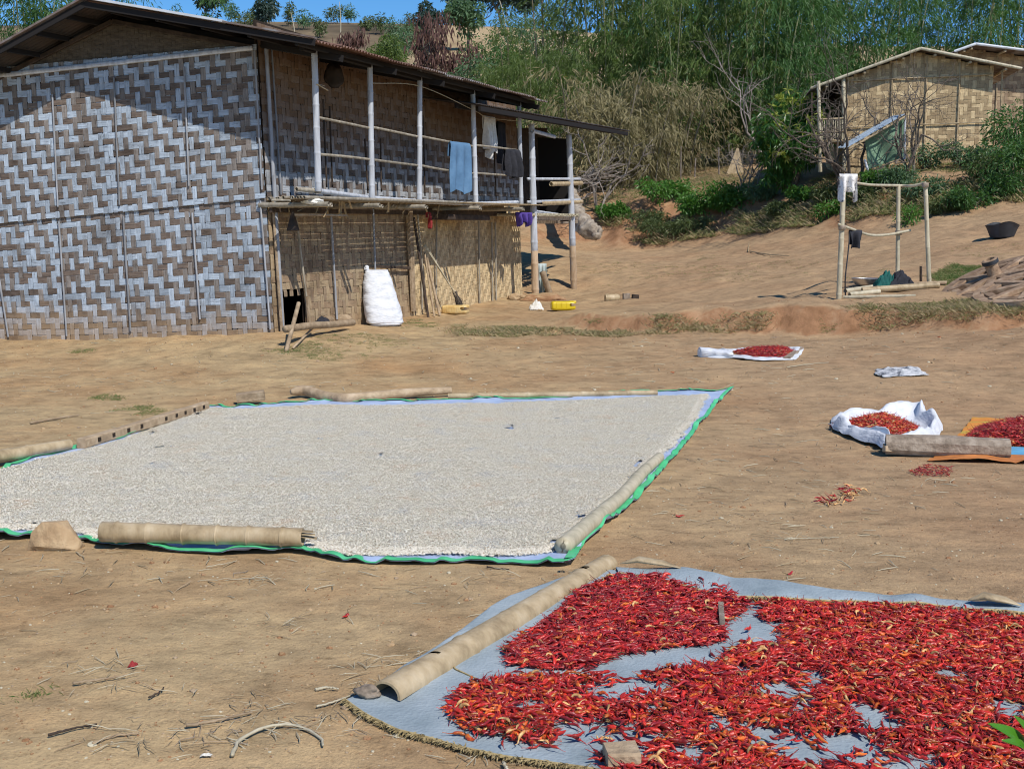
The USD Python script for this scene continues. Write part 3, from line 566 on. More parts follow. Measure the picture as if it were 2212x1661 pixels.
# the tin roof: corrugated sheets, a front verge board, purlins
ridge0, eave0, lowL = at(185, 1, 18.55), None, None
ER = CB+RD*-.8+NR*1.25+np.array([0, 0, 4.72]); ER = onplane(682, 86, ER, NR)
RG = ridge0
RB = 9.55                                              # roof length along the side wall
eend = onplane(1182, 219, ER, NR); rlen = float((eend-ER) @ RD); edz = (eend[2]-ER[2])/rlen
LV = onplane(0, 104, ridge0, NL); lvd = LV-ridge0; LV = ridge0+lvd*1.75
def corr(p0, p1, d, n, wl=.09, amp=.017, sag=.0):
    """A corrugated sheet: p0 ridge end, p1 eave end, waves along d (vector of the sheet's width)."""
    k = np.linspace(0, 1, n)[None, :, None]; s = np.linspace(0, 1, 5)[:, None, None]
    up = unit(np.cross(d, p1-p0)); up = up if up[2] > 0 else -up
    W = np.linalg.norm(d); ph = k[..., 0]*W/wl*2*np.pi
    P = p0+(p1-p0)*s+np.asarray(d)*k+up*(amp*np.sin(ph))[..., None]
    return thick_sheet(P, .0015)
nsh = 13
M['shade_tin'] = grainy('under_roof_tin', [(.03, .026, .026), (.05, .042, .04), (.075, .055, .05)], (2, 2, 2), .7, vary=.2)  # near-black tin: the darkness under the roof is put into its colour
RDz = RD+np.array([0, 0, edz])
for k in range(nsh):
    w = rlen/nsh; o = RDz*(w*k); zz = np.array([0, 0, .006*(k % 2)])
    drop = 0 if k else .0
    mt = M['tin_new'] if k == 0 else M['tin_rust'] if k < 5 and k != 2 else M['tin']
    part(house, 'roof_sheet', corr(RG+RD*0+o+zz, ER+o+zz+np.array([0, 0, -.02*(k % 3 == 0)]), RDz*(w+.05), 40 if k else 44), M['tin' if k > 4 else 'tin_rust'], True)
    part(house, 'roof_sheet', corr(RG+o+zz, LV+o+zz, RDz*(w+.05), 40), M['shade_tin' if k < 5 else 'tin'], True)
part(house, 'verge_board', beam(RG-NL*-.03+np.array([0, 0, -.07]), ER+NL*.03+np.array([0, 0, -.05]), .03, .09), M['black_timber'])
part(house, 'verge_board', beam(RG-NL*-.03+np.array([0, 0, -.07]), LV+NL*.03+np.array([0, 0, -.05]), .03, .09), M['black_timber'])
part(house, 'verge_cap', beam(RG+NL*.02+np.array([0, 0, .03]), RG+(ER-RG)*.62+NL*.02+np.array([0, 0, .03]), .16, .035, chamfer=.02), M['tin_new'])
part(house, 'verge_cap', beam(RG+(ER-RG)*.62+NL*.02+np.array([0, 0, .02]), ER+NL*.02+np.array([0, 0, .02]), .14, .025, chamfer=.02), M['tin'])
part(house, 'verge_cap', beam(RG+NL*.02+np.array([0, 0, .02]), LV+NL*.02+np.array([0, 0, .02]), .14, .03, chamfer=.02), M['tin'])
part(house, 'ridge_cap', beam(RG+np.array([0, 0, .03]), RG+RDz*rlen+np.array([0, 0, .03]), .3, .014), M['tin_rust'])
for f_ in (.12, .32, .52, .72, .92):                    # purlins
    a = RG+(ER-RG)*f_+np.array([0, 0, -.09]); part(house, 'purlin', beam(a, a+RDz*rlen, .06, .08), M['black_timber'])
    a = RG+(LV-RG)*f_+np.array([0, 0, -.09]); part(house, 'purlin', beam(a, a+RDz*rlen, .06, .08), M['black_timber'])
for k, (t, b) in enumerate(balc):                       # rafters over the balcony posts
    bb = float((t-CB) @ RD); e = ER+RDz*(bb+.8)+np.array([0, 0, -.17]); r_ = RG+RDz*(bb+.8)+np.array([0, 0, -.17])
    part(house, 'rafter', beam(e+(e-r_)*-.02, r_, .06, .1), M['black_timber'])
a0, a1 = posts[0][0]+np.array([0, 0, .02])-RD*.35, posts[4][0]+np.array([0, 0, .02])+RD*.6
part(house, 'eave_beam', beam(a0, a1, .08, .11), M['black_timber'])
# kitchen wing at the back: two tall posts, walls painted dark for interior shade, rails, slatted deck, its own low tin roof
PA = onplane(1157, 646, CB+NR*.715, NR); PA2 = onplane(1148, 268, CB+NR*.715, NR)
PQ = onplane(1240, 634, CB+NR*.68, NR); PQ2 = onplane(1229, 292, CB+NR*.68, NR)
for k, (b, t) in enumerate(((PA, PA2), (PQ, PQ2))):
    bot = np.array([b[0], b[1], Hs(b[0], b[1])-.1]); m_ = bot+(t-bot)*.3
    part(house, 'wing_post', bamboo(bot, m_, .085, .082, node=.42, seed=120+k), M['bam_foot'], True)
    part(house, 'wing_post', bamboo(m_-(t-bot)*.002, t, .081, .068, node=.42, seed=122+k), M['bam_grey'], True)
kb = float((PA-CB) @ RD)
for w0, b0, b1, z0, z1, mt in ((-.25, HB+.05, 13.1, 2.5, 5.0, 'wood_dark'),):
    part(house, 'wing_wall', slab([HP(0, b0, z0, w0), HP(0, b1, z0, w0), HP(0, b1, z1-.2, w0), HP(0, b0, z1-.45, w0)], -NR*.05), M[mt])
part(house, 'wing_wall', slab([HP(0, 12.4, 2.45, -3), HP(0, 12.4, 2.45, .55), HP(0, 12.4, 4.45, .55), HP(0, 12.4, 4.7, -3)], RD*.05), M['black_timber'])
kp = lambda u, v, o=0: onplane(u, v, CB+NR*(.66+o), NR)
for p, q, r in (((1140, 387), (1252, 387), .035), ((1190, 398), (1256, 396), .055), ((1140, 437), (1252, 432), .035), ((1168, 440), (1256, 436), .055), ((1150, 455), (1240, 468), .025), ((1150, 460), (1240, 471), .02)):
    part(house, 'wing_rail', bamboo(kp(*p), kp(*q), r, node=.5, sides=9, hollow=r > .05), M['bam_tan' if r > .05 else 'bam_grey'], True)
part(house, 'deck_beam', beam(kp(1118, 471), kp(1246, 473), .07, .08), M['wood_grey'])
part(house, 'deck_beam', beam(kp(1118, 480, -.5), kp(1246, 480, -.5), .07, .08), M['wood_grey'])
dk0, dk1 = kp(1128, 469), kp(1240, 470)
for k in range(26):
    o = dk0+(dk1-dk0)*(k+.5)/26+np.array([0, 0, .05])
    part(house, 'deck_slat', bamboo(o+NR*(.10+.05*rg.random()), o-NR*1.1, .036, node=.5, sides=7, hollow=True, seed=k), M['bam_pale'], True)
wz0, wz1 = onplane(1036, 226, CB+NR*1.1, NR), onplane(1362, 284, CB+NR*1.15, NR)
wd = wz1-wz0; nw = 7
for k in range(nw):
    o = wz0+wd*k/nw; part(house, 'wing_roof_sheet', corr(o-NR*3.2+np.array([0, 0, .50]), o+np.array([0, 0, .004*(k % 2)]), wd/nw*1.03, 40), M['shade_tin'], True)
part(house, 'wing_purlin', beam(wz0+np.array([0, 0, -.08]), wz1+np.array([0, 0, -.08])-wd*.03, .05, .09), M['black_timber'])
part(house, 'wing_purlin', beam(wz0-NR*.5+np.array([0, 0, .0]), wz1-NR*.5-wd*.02, .05, .09), M['black_timber'])
part(house, 'wing_purlin', bamboo(kp(1150, 283, .1), kp(1198, 296, .1), .045, hollow=True), M['bam_grey'], True)
part(house, 'clothes_line', tube(spline([bpt(799, 180), bpt(908, 187), bpt(1022, 238), bpt(1055, 255), bpt(1121, 262)], 30), .006, 5), M['bam_pale'])
for q in ((700, 186), (708, 196)):
    part(house, 'split_end', beam(bpt(684, 182, .06), bpt(*q, .05), .025, .006), M['bam_pale'])

# ------------------------------------------------------------------ the drying mats
def coons(near, right, far, left, n=110, m=110, lift=.02):
    """A ground patch between four picture outlines: near (left to right), right (near to far), far (left to right), left (near to far)."""
    N, R, F, L = [resample(gpoly(x)[:, :2], k) for x, k in ((near, n), (right, m), (far, n), (left, m))]
    s = np.linspace(0, 1, n)[None, :, None]; t = np.linspace(0, 1, m)[:, None, None]
    P = (1-t)*N[None]+t*F[None]+(1-s)*L[:, None]+s*R[:, None]-((1-s)*(1-t)*N[0]+s*(1-t)*N[-1]+(1-s)*t*F[0]+s*t*F[-1])
    z = Hs(P[..., 0], P[..., 1])+lift
    return np.concatenate([P, z[..., None]], -1)
M['tarp_blue'] = grainy('blue_tarp', [(.27, .34, .50), (.35, .43, .60), (.42, .50, .66)], (5, 5, 5), .45, bump=.25, bscale=(30, 30, 30), vary=0, spec=.45)
M['tarp_green'] = grainy('green_hem', [(.05, .33, .14), (.075, .43, .19), (.11, .48, .25)], (5, 5, 5), .5, bump=.2, vary=0)
near = [(-430, 1148), (-150, 1155), (0, 1168), (60, 1166), (120, 1168), (172, 1172), (220, 1180), (330, 1193), (480, 1200), (620, 1197), (680, 1203), (720, 1213), (800, 1220), (930, 1222), (1010, 1218), (1080, 1222), (1220, 1228), (1242, 1224)]
right = [(1242, 1224), (1262, 1182), (1300, 1150), (1350, 1108), (1400, 1058), (1440, 1010), (1480, 965), (1510, 925), (1540, 887), (1570, 855), (1585, 843)]
far = [(440, 878), (500, 882), (560, 879), (620, 874), (700, 869), (780, 871), (850, 871), (960, 867), (1100, 865), (1300, 857), (1400, 850), (1440, 847), (1500, 848), (1545, 850), (1585, 843)]
left = [(-430, 1148), (-200, 1062), (0, 1016), (60, 995), (100, 986), (170, 972), (250, 955), (330, 925), (400, 893), (440, 878)]
TP = coons(near, right, far, left, 180, 150)
hh, ww = TP.shape[:2]; S, T = np.meshgrid(np.linspace(0, 1, ww), np.linspace(0, 1, hh))
edge_d = np.minimum(np.minimum(S, 1-S)*7.0, np.minimum(T, 1-T)*8.0)
wr = (fbm(np.stack([TP[..., 0]*3.2, TP[..., 1]*3.2, 0*S], -1), 3, 8)-.5)
TP[..., 2] += .004+wr*.03*np.exp(-edge_d/.25)*2+np.maximum(0, .020*np.sin(TP[..., 0]*3.4+2*wr*9))*np.exp(-edge_d/.10)+np.maximum(0, .014*np.sin(TP[..., 1]*6))*np.exp(-(1-S)*7/.09)
tarp = thing('drying_tarp', 'large blue tarp with a bright green hem covered in pale beans', 'tarp', TP[0, ww//2])
part(tarp, 'sheet', thick_sheet(TP, .004), M['tarp_blue'], True)
def hem(B, inward, w):
    """A flat hem strip just above the sheet along one border."""
    P = np.stack([B+inward*w*k+np.array([0, 0, .006]) for k in (-.05, .5, 1.0)], 0)
    return thick_sheet(P, .004)
wob = lambda n, sd: (1+.35*(noise(np.stack([np.arange(n)*.35, np.zeros(n), np.zeros(n)], 1), sd)-.5))[:, None]
inw = lambda B, I: unit((I-B)*[1, 1, 0])
part(tarp, 'hem', hem(TP[0], inw(TP[0], TP[4])*wob(ww, 1), .055), M['tarp_green'], True)
part(tarp, 'hem', hem(TP[:, -1], inw(TP[:, -1], TP[:, -5])*wob(hh, 2), .06), M['tarp_green'], True)
part(tarp, 'hem', hem(TP[-1], inw(TP[-1], TP[-5])*wob(ww, 3), .055), M['tarp_green'], True)
part(tarp, 'hem', hem(TP[:, 0], inw(TP[:, 0], TP[:, 4])*wob(hh, 4), .05), M['tarp_green'], True)
part(tarp, 'eyelet', lathe([[.012, 0], [.022, .006], [.022, .009], [.010, .004]], 12, at=ground(1226, 1221, .05)+np.array([0, 0, .012])), M['wood_dark'])
# beans
nb = [(-400, 1130), (-150, 1138), (0, 1156), (60, 1155), (170, 1163), (230, 1172), (400, 1180), (560, 1180), (650, 1186), (700, 1198), (760, 1206), (860, 1209), (900, 1206), (980, 1207), (1060, 1211), (1150, 1208), (1205, 1200)]
rb = [(1205, 1200), (1245, 1168), (1290, 1138), (1320, 1100), (1345, 1072), (1385, 1046), (1408, 1008), (1446, 978), (1474, 945), (1500, 915), (1518, 880), (1530, 857)]
fb = [(447, 888), (520, 891), (600, 887), (700, 881), (800, 883), (900, 881), (1000, 877), (1100, 876), (1200, 872), (1300, 868), (1400, 862), (1470, 859), (1530, 857)]
lb = [(-400, 1130), (-200, 1070), (0, 1022), (80, 1000), (160, 983), (250, 960), (330, 932), (400, 902), (447, 886)]
BP = coons(nb, rb, fb, lb, 420, 360, .0)
hb, wb = BP.shape[:2]; S, T = np.meshgrid(np.linspace(0, 1, wb), np.linspace(0, 1, hb))
ed = np.clip(np.minimum(np.minimum(S, 1-S)*30, np.minimum(T, 1-T)*34), 0, 1)
xy3 = lambda k, P=BP: np.stack([P[..., 0]*k, P[..., 1]*k, 0*P[..., 0]], -1)
rgb = np.random.default_rng(21)
BP[..., 2] += .030+.010*np.sqrt(ed)+(fbm(xy3(1.1), 3, 2)-.4)*.02*ed+(fbm(xy3(9), 2, 4)-.5)*.010*ed+rgb.normal(size=BP.shape[:2])*.0022
BP[..., :2] += ((1-ed)**2*.10*(fbm(xy3(6), 3, 9)-.5))[..., None]*[1, 1]
gaps = fbm(xy3(2.3), 3, 31)*.55+fbm(xy3(9.), 2, 77)*.45
BP[..., 2] += .004*np.sin(BP[..., 1]*17+2.5*np.sin(BP[..., 0]*1.1)+4*fbm(xy3(.8), 3, 51))*ed
hole_m = (gaps < .235) | ((fbm(xy3(4.), 3, 15) < .29) & (ed < .9))
vb_, fb_ = grid_mesh(BP); fb_ = fb_[~hole_m.ravel()[fb_].all(1)]
def bean_mat():
    n = {'g': ('geometry', {}), 'v': ('voronoi_texture', {'scale': 150., 'feature': 'f1', 'randomness': 1.}), 'sc': ('separate_color', {}),
         'r': ('rgb_ramp', {'ramp': [(0., (.43, .36, .265)), (.15, (.62, .565, .455)), (.5, (.70, .655, .55)), (.85, (.75, .715, .62)), (1., (.79, .76, .675))]}),
         'rd': ('rgb_ramp', {'ramp': [(.30, (1.1, 1.09, 1.07)), (.52, (.86, .84, .81)), (.74, (.46, .43, .40))]}), 'x': ('mix_color', {'blend_type': 'multiply', 'fac': .85}),
         'n': ('noise_texture', {'scale': 2.6, 'detail': 6., 'roughness': .7}), 'rn': ('rgb_ramp', {'ramp': [(.34, (.90, .94, 1.03)), (.47, (1., 1., .985)), (.57, (.99, .985, .95)), (.68, (1.02, .91, .83))]}), 'y': ('mix_color', {'blend_type': 'multiply', 'fac': 1.}),
         'iv': ('math', {'math_type': 'subtract', 'value1': 1.}), 'b': ('bump', {'strength': 1., 'distance': .01}), 'p': ('principled_bsdf', {'roughness': .75, 'specular_ior_level': .2})}
    l = [('g.position', 'v.vector'), ('v.color', 'sc.color'), ('sc.r', 'r.fac'), ('v.distance', 'rd.fac'), ('r.color', 'x.a'), ('rd.color', 'x.b'), ('g.position', 'n.vector'), ('n.fac', 'rn.fac'),
         ('x.result', 'y.a'), ('rn.color', 'y.b'), ('y.result', 'p.base_color'), ('v.distance', 'iv.value2'), ('iv.value', 'b.height'), ('b.normal', 'p.normal')]
    return usdkit.material(stage, '/World/Looks/dried_beans', n, l, surface='p.BSDF')
M['beans'] = bean_mat()
single('bean_layer', 'wide layer of pale dried beans spread over the blue tarp', 'beans', (vb_, fb_), M['beans'], True, kind='stuff')
def bean_shape():
    m = trimesh.creation.icosphere(1, 1.0); v = np.array(m.vertices)*[.0054, .0040, .0030]; return v, np.array(m.faces)
M['bean_one'] = usdkit.material(stage, '/World/Looks/single_bean', {'oi': ('object_info', {}), 'r': ('rgb_ramp', {'ramp': [(0., (.36, .29, .20)), (.2, (.56, .50, .40)), (.7, (.65, .60, .50)), (1., (.72, .68, .60))]}), 'p': ('principled_bsdf', {'roughness': .6})},
                               [('oi.random', 'r.fac'), ('r.color', 'p.base_color')], surface='p.BSDF')
nbn = 60000
ii = np.r_[(hb*rgb.random(34000)**1.7).astype(int), rgb.integers(0, hb, 14000), rgb.choice([0, 1, 2, 3, 4, 5], 8000), rgb.integers(0, hb, 4000)]; jj = np.r_[rgb.integers(0, wb, 56000), wb-1-rgb.integers(0, 7, 4000)]
okb = ~hole_m[ii, jj]; ii, jj = ii[okb], jj[okb]
bp = BP[ii, jj]+np.c_[rgb.normal(size=(len(ii), 2))*.014, np.full(len(ii), .0035)]
scatter('loose_bean', 'single pale beans lying on top of the spread bean layer', 'beans', [(bean_shape(), M['bean_one'], True)], np.zeros(len(ii)), bp,
        quat_zyx(rgb.uniform(0, 6.28, len(ii)), rgb.normal(size=len(ii))*.4, rgb.normal(size=len(ii))*.4), rgb.uniform(.85, 1.25, len(ii)))
# what holds the tarp down
def gz(p, dz): q = np.array(p); q[2] = Hs(q[0], q[1])+dz; return q
a, b = gz(ground(222, 1186), .105), gz(ground(655, 1196), .098)
t_ = thing('bamboo_log', 'thick short bamboo log with close nodes holding down the near edge of the bean tarp', 'bamboo log', gz((a+b)/2, .04))
lg = bamboo(a, b, .060, .054, node=.195, sides=18, seed=5, hollow=True)
part(t_, 'culm', lg, M['bam_tan'], True)
rg5 = np.random.default_rng(5); rg5.normal(size=3); n5 = max(1, int(np.linalg.norm(b-a)/.195)); c5 = np.sort((np.arange(n5)+.5+rg5.uniform(-.12, .12, n5))/n5)
for c_ in c5: part(t_, 'node_ring', tube(np.array([a+(b-a)*c_-unit(b-a)*.006, a+(b-a)*c_, a+(b-a)*c_+unit(b-a)*.006]), [.061, .0675-.006*c_, .061], 20, cap=False), M['bam_tan'], True)
for k in range(3): part(t_, 'split_end', beam(b+np.array([-.02, 0.01*k-.02, .040-.016*k]), b+np.array([.06+.01*k, .005*k, .035-.022*k]), .035, .008, jit=.1, seed=k), M['bam_tan'])
r_ = ground(112, 1190); single('rock', 'tan angular rock on the near edge of the bean tarp', 'rock', (lambda h: (h[0]*(1+.05*(fbm(h[0]*9, 3, 2)-.5))[:, None]*[.155, .12, .125]+r_+[0, .08, .045], h[1]))((lambda m: (np.array(m.vertices), np.array(m.faces)))(trimesh.Trimesh(np.array([(-1, -.5, -.4), (-.95, .5, -.4), (.95, -.55, -.4), (1.02, .3, -.38), (-.85, -.35, .45), (-.5, -.2, .92), (.1, -.4, .95), (.35, .3, .9), (-.4, .5, .8), (.6, -.3, .55), (.98, -.2, .0), (-.6, -.75, -.1), (.5, -.8, -.2)])).convex_hull.subdivide().subdivide().subdivide())), M.setdefault('rock', grainy('tan_rock', [(.25, .16, .085), (.37, .255, .145), (.47, .35, .21)], (6, 6, 6), .9, bump=.9, bscale=(22, 22, 22), vary=.05)), 40)
pts = np.array([gz(ground(u, v), .07) for u, v in ((1216, 1206), (1290, 1140), (1345, 1090), (1388, 1040), (1424, 1006))])
t_ = thing('bamboo_pole', 'bent bamboo pole with a hollow end lying along the right edge of the bean tarp', 'bamboo pole', gz(pts[2], .03))
sp = spline(pts, 40); rr = .052-.010*np.linspace(0, 1, 40); rr[[13, 26]] *= 1.09
d0_ = unit(sp[1]-sp[0]); sp2 = np.vstack([sp[:1]+d0_*.05, sp[:1], sp]); part(t_, 'culm', tube(sp2, np.r_[.016, .018, rr], 16), M['bam_pale'], True)
part(t_, 'bore', lathe([[0, 0], [.017, 0]], 14, axis=-d0_, at=sp[0]+d0_*.049-d0_*.0), M['dark'])
a, b = gz(ground(-70, 1022), .09), gz(ground(150, 978), .075)
t_ = thing('bamboo_log', 'bamboo log with a broken tip at the left border of the bean tarp', 'bamboo log', gz((a+b)/2, .03)); part(t_, 'culm', bamboo(a, b, .060, .046, node=.55, sides=14, seed=8, hollow=True), M['bam_tan'], True)
a, b = gz(ground(176, 977), .075), gz(ground(444, 890), .07)
t_ = thing('slotted_beam', 'squared wooden beam with a row of small mortise holes along the far left edge of the tarp', 'beam', gz((a+b)/2, .02))
sd = unit(np.cross([0, 0, 1], b-a)); sd = sd if sd[1] < 0 else -sd
part(t_, 'timber', beam(a, b, .09, .085, jit=.04, seed=3), M['wood_tan'])
for k in (.09, .19, .30, .40, .60, .69, .77, .855, .945):
    o = a+(b-a)*k+sd*.0455+np.array([0, 0, .005]); part(t_, 'mortise', beam(o-unit(b-a)*.022, o+unit(b-a)*.022, .012, .036), M['dark'])
p_ = ground(545, 874); single('wood_block', 'short split block of wood on the far left corner of the bean tarp', 'wood block', cat([beam(gz(p_, .06)+np.array([-.17, 0, 0]), gz(p_, .10)+np.array([.13, .05, .0]), .12, .11, jit=.12, seed=5)]), M['wood_tan'])
pts = np.array([gz(ground(u, v), .05+o) for u, v, o in ((628, 862, .03), (660, 860, .04), (700, 866, .0), (745, 871, 0), (800, 868, .01), (880, 862, .02), (975, 858, .03))])
single('driftwood_branch', 'smooth grey crooked branch along the far edge of the bean tarp', 'branch', tube(spline(pts, 60), np.interp(np.linspace(0, 1, 60), [0, .08, .3, .8, 1], [.03, .058, .066, .055, .042]), 12), M['wood_tan'], True)
a, b = gz(ground(968, 864), .04), gz(ground(1420, 857), .045)
t_ = thing('bamboo_pole', 'long slim bamboo pole lying on the far edge of the bean tarp', 'bamboo pole', gz((a+b)/2, .0)); part(t_, 'culm', bamboo(a, b, .038, .036, node=.5, sides=10, seed=2, bend=.004), M['bam_tan'], True)

# the chili cloth in the foreground
M['cloth_grey'] = grainy('blue_grey_cloth', [(.19, .235, .26), (.27, .32, .35), (.34, .39, .42)], (3, 3, 3), .85, bump=.35, bscale=(60, 60, 60), vary=0, spec=.15)
M['fringe'] = grainy('brown_fringe', [(.20, .15, .07), (.36, .28, .14), (.46, .37, .20)], (30, 30, 30), .9, vary=.2)
cn = [(745, 1520), (790, 1552), (860, 1588), (930, 1606), (1000, 1626), (1080, 1642), (1160, 1654), (1260, 1672), (1420, 1705), (1800, 1790), (2500, 1880)]
cr = [(2500, 1880), (2480, 1700), (2450, 1500), (2420, 1345)]
cf = [(1318, 1240), (1400, 1252), (1500, 1272), (1600, 1286), (1750, 1302), (1900, 1312), (2050, 1322), (2212, 1338), (2420, 1345)]
cl = [(745, 1520), (810, 1490), (880, 1440), (950, 1400), (1000, 1368), (1060, 1318), (1100, 1296), (1170, 1272), (1240, 1247), (1318, 1240)]
CP = coons(cn, cr, cf, cl, 240, 170, .016)
CP[..., 2] += (fbm(xy3(2.2, CP), 4, 12)-.5)*.03+.004
ch = thing('chili_cloth', 'blue grey cloth sheet with a brown fringe spread with red chilies in the foreground', 'cloth', CP[60, 80])
part(ch, 'sheet', thick_sheet(CP, .004), M['cloth_grey'], True)
fpx_o = [(1330, 1240), (1400, 1243), (1480, 1243), (1560, 1254), (1700, 1276), (1850, 1294), (2000, 1307), (2120, 1316), (2212, 1322), (2420, 1336)]
fpx_i = [(1335, 1248), (1400, 1258), (1470, 1277), (1560, 1300), (1700, 1308), (1850, 1312), (2000, 1318), (2120, 1330), (2212, 1338), (2420, 1346)]
Fo, Fi = resample(gpoly(fpx_o), 160), resample(gpoly(fpx_i), 160)
fw = noise(np.stack([np.arange(160)*.12, np.zeros(160), np.zeros(160)], 1), 4)-.5
prof = [(0.0, .012), (.04, .045), (.15, .066), (.45, .062), (.8, .064), (1.0, .055), (1.03, .040)]
FP = np.stack([Fo+(Fi-Fo)*k+np.array([0, 0, 1.])*(z+.025*fw*(k > 0))[:, None] if False else Fo+(Fi-Fo)*k+np.c_[np.zeros((160, 2)), z*(.8+.35*fw)] for k, z in prof], 0)
part(ch, 'folded_edge', thick_sheet(FP[::-1], .005), M['cloth_grey'], True)
def fringe(line, out, n, L, rg):
    k = rg.integers(0, len(line)-1, n); f = rg.random(n)[:, None]; o = line[k]*(1-f)+line[k+1]*f
    d = unit(out[k]+rg.normal(size=(n, 3))*[.5, .5, .35])
    return leaves(o+np.array([0, 0, .004]), d, L*rg.uniform(.5, 1.3, n), .006, rg, .2)
rgf = np.random.default_rng(5)
part(ch, 'fringe', fringe(CP[0], -inw(CP[0], CP[4]), 2600, .026, rgf), M['fringe'], kind='stuff')
part(ch, 'fringe', cat([fringe(FP[-1], np.tile([-.2, -.8, -.3], (160, 1)), 2200, .028, rgf), tube(FP[-1]+np.array([0, 0, .0]), .009, 5)]), M['fringe'], kind='stuff')
part(ch, 'edge_cord', tube(CP[0]+np.array([0, 0, .004]), .004, 6), M['fringe'])
for (u0, v0), (u1, v1), w in (((1340, 1240), (1470, 1250), .045), ((2090, 1322), (2205, 1334), .05)):
    a, b = ground(u0, v0)+np.array([0, 0, .06]), ground(u1, v1)+np.array([0, 0, .06]); part(ch, 'dry_husk', tube(np.array([a, a*.7+b*.3+np.array([0, 0, .03]), a*.3+b*.7+np.array([0, 0, .02]), b]), [.008, w, w*.8, .006], 8, flat=.35), M['bam_tan'], True)
# half bamboo laid on its left edge
a, b = gz(ground(832, 1515), .0), gz(ground(1312, 1226), .0)
ax_ = unit(b-a); sx = unit(np.cross(ax_, [0, 0, 1])); Lh = np.linalg.norm(b-a)
ang = np.linspace(-.12, np.pi+.12, 15); ts = np.linspace(0, 1, 90)
def half(r_in):
    P = []
    for t in ts:
        nodes = np.abs(((t*Lh/.42) % 1)-.5)*.42; rad = (.070-.008*t)*(1+.10*np.exp(-(nodes/.010)**2))*r_in
        c = a+(b-a)*t+np.array([0, 0, .022])
        P.append(c+np.cos(ang)[:, None]*sx*rad+np.sin(ang)[:, None]*np.array([0, 0, 1.])*rad*.85)
    return np.array(P)
Ho, Hi = half(1.0), half(.84)
for Hx in (Ho, Hi):
    pass
ring = np.concatenate([Ho, Hi[:, ::-1]], 1); ring = np.concatenate([ring, ring[:, :1]], 1)
vv, ff = grid_mesh(ring)
nr = ring.shape[1]; capf = []
for base, flip in ((0, 1), ((len(ts)-1)*nr, 0)):
    for k in range(14):
        q = [base+k, base+k+1, base+28-k, base+29-k]; capf += [[q[0], q[1], q[2]], [q[0], q[2], q[3]]] if flip else [[q[0], q[2], q[1]], [q[0], q[3], q[2]]]
cut = np.zeros(len(vv), bool)
tt = np.repeat(ts, nr); aa = np.tile(np.r_[ang, ang[::-1], ang[:1]], len(ts))
notch = ((np.abs(tt-.17) < .012) & (aa > 1.15)) | ((np.abs(tt-.865) < .012) & (aa > 1.3))
ff = ff[~notch[ff].all(1)]
t_ = thing('split_bamboo', 'split half of a thick bamboo lying face down along the chili cloth', 'split bamboo', gz((a+b)/2, 0.))
part(t_, 'half_culm', (vv, np.vstack([ff, np.array(capf)])), M['bam_tan'], 40)
single('stone_chip', 'small grey stone on the left corner of the chili cloth', 'stone', blob(ground(797, 1512)+np.array([0, 0, .035]), (.05, .035, .03), 9, .5, 3, 1.5), M['wood_grey'], 35)
p_ = ground(1343, 1668); single('wood_block', 'sawn pale wood block at the bottom border among the chilies', 'wood block', beam(gz(p_, .045)+np.array([-.055, 0, .0]), gz(p_, .045)+np.array([.055, .01, 0]), .12, .085, jit=.05), M['wood_tan'])
p_, q_ = ground(1556, 1322)+np.array([0, 0, .05]), ground(1560, 1370)+np.array([0, 0, .05]); single('stick', 'thin grey slat of wood lying on the darker chili heap', 'stick', beam(p_, q_, .026, .008, jit=.05), M['wood_grey'])
pts = [ground(u, v)+np.array([0, 0, .02]) for u, v in ((985, 1440), (982, 1452), (1000, 1462), (1040, 1480), (1085, 1492))]; single('cord', 'thin brown cord beside the split bamboo on the chili cloth', 'cord', tube(spline(pts, 20), .004, 5), M['fringe'])

# chilies
def chili_shape(seed, L, R, bend):
    rg = np.random.default_rng(seed); t = np.linspace(0, 1, 9)
    p = np.stack([(t-.5)*L, bend*L*np.sin(t*np.pi)*.5+.004*rg.normal(size=9).cumsum()*.3, .003*np.sin(t*7+seed)], 1)
    r = R*np.interp(t, [0, .06, .2, .5, .8, .95, 1], [.35, .8, 1, .92, .62, .28, .05])*(1+.10*rg.normal(size=9))
    r = r*.88; body = tube(p, r, 7, flat=rg.uniform(.55, .9))
    d = unit(p[0]-p[1]); sp = np.array([p[0]-d*.004, p[0]+d*.012, p[0]+d*.024+[0, .006*rg.normal(), .003], p[0]+d*.036+[0, .010*rg.normal(), .004]])
    return body, tube(sp, [.0030, .0015, .0011, .0012], 4)
def chili_mat(name, a, b, rough=.40):
    n = {'tc': ('texture_coordinate', {}), 'mp': ('mapping', {'scale': (40., 60., 60.)}), 'n': ('noise_texture', {'scale': 1., 'detail': 3.}), 'r': ('rgb_ramp', {'ramp': [(.35, a), (.62, b)]}), 'oi': ('object_info', {}),
         'vr': ('map_range', {'from_min': 0., 'from_max': 1., 'to_min': .42, 'to_max': 1.35}), 'h': ('hsv', {}), 'b': ('bump', {'strength': .9, 'distance': .005}), 'p': ('principled_bsdf', {'roughness': rough, 'specular_ior_level': .55})}
    l = [('tc.object', 'mp.vector'), ('mp.vector', 'n.vector'), ('n.fac', 'r.fac'), ('r.color', 'h.color'), ('oi.random', 'vr.value'), ('vr.result', 'h.value'), ('h.color', 'p.base_color'), ('n.fac', 'b.height'), ('b.normal', 'p.normal')]
    return usdkit.material(stage, '/World/Looks/'+name, n, l, surface='p.BSDF')
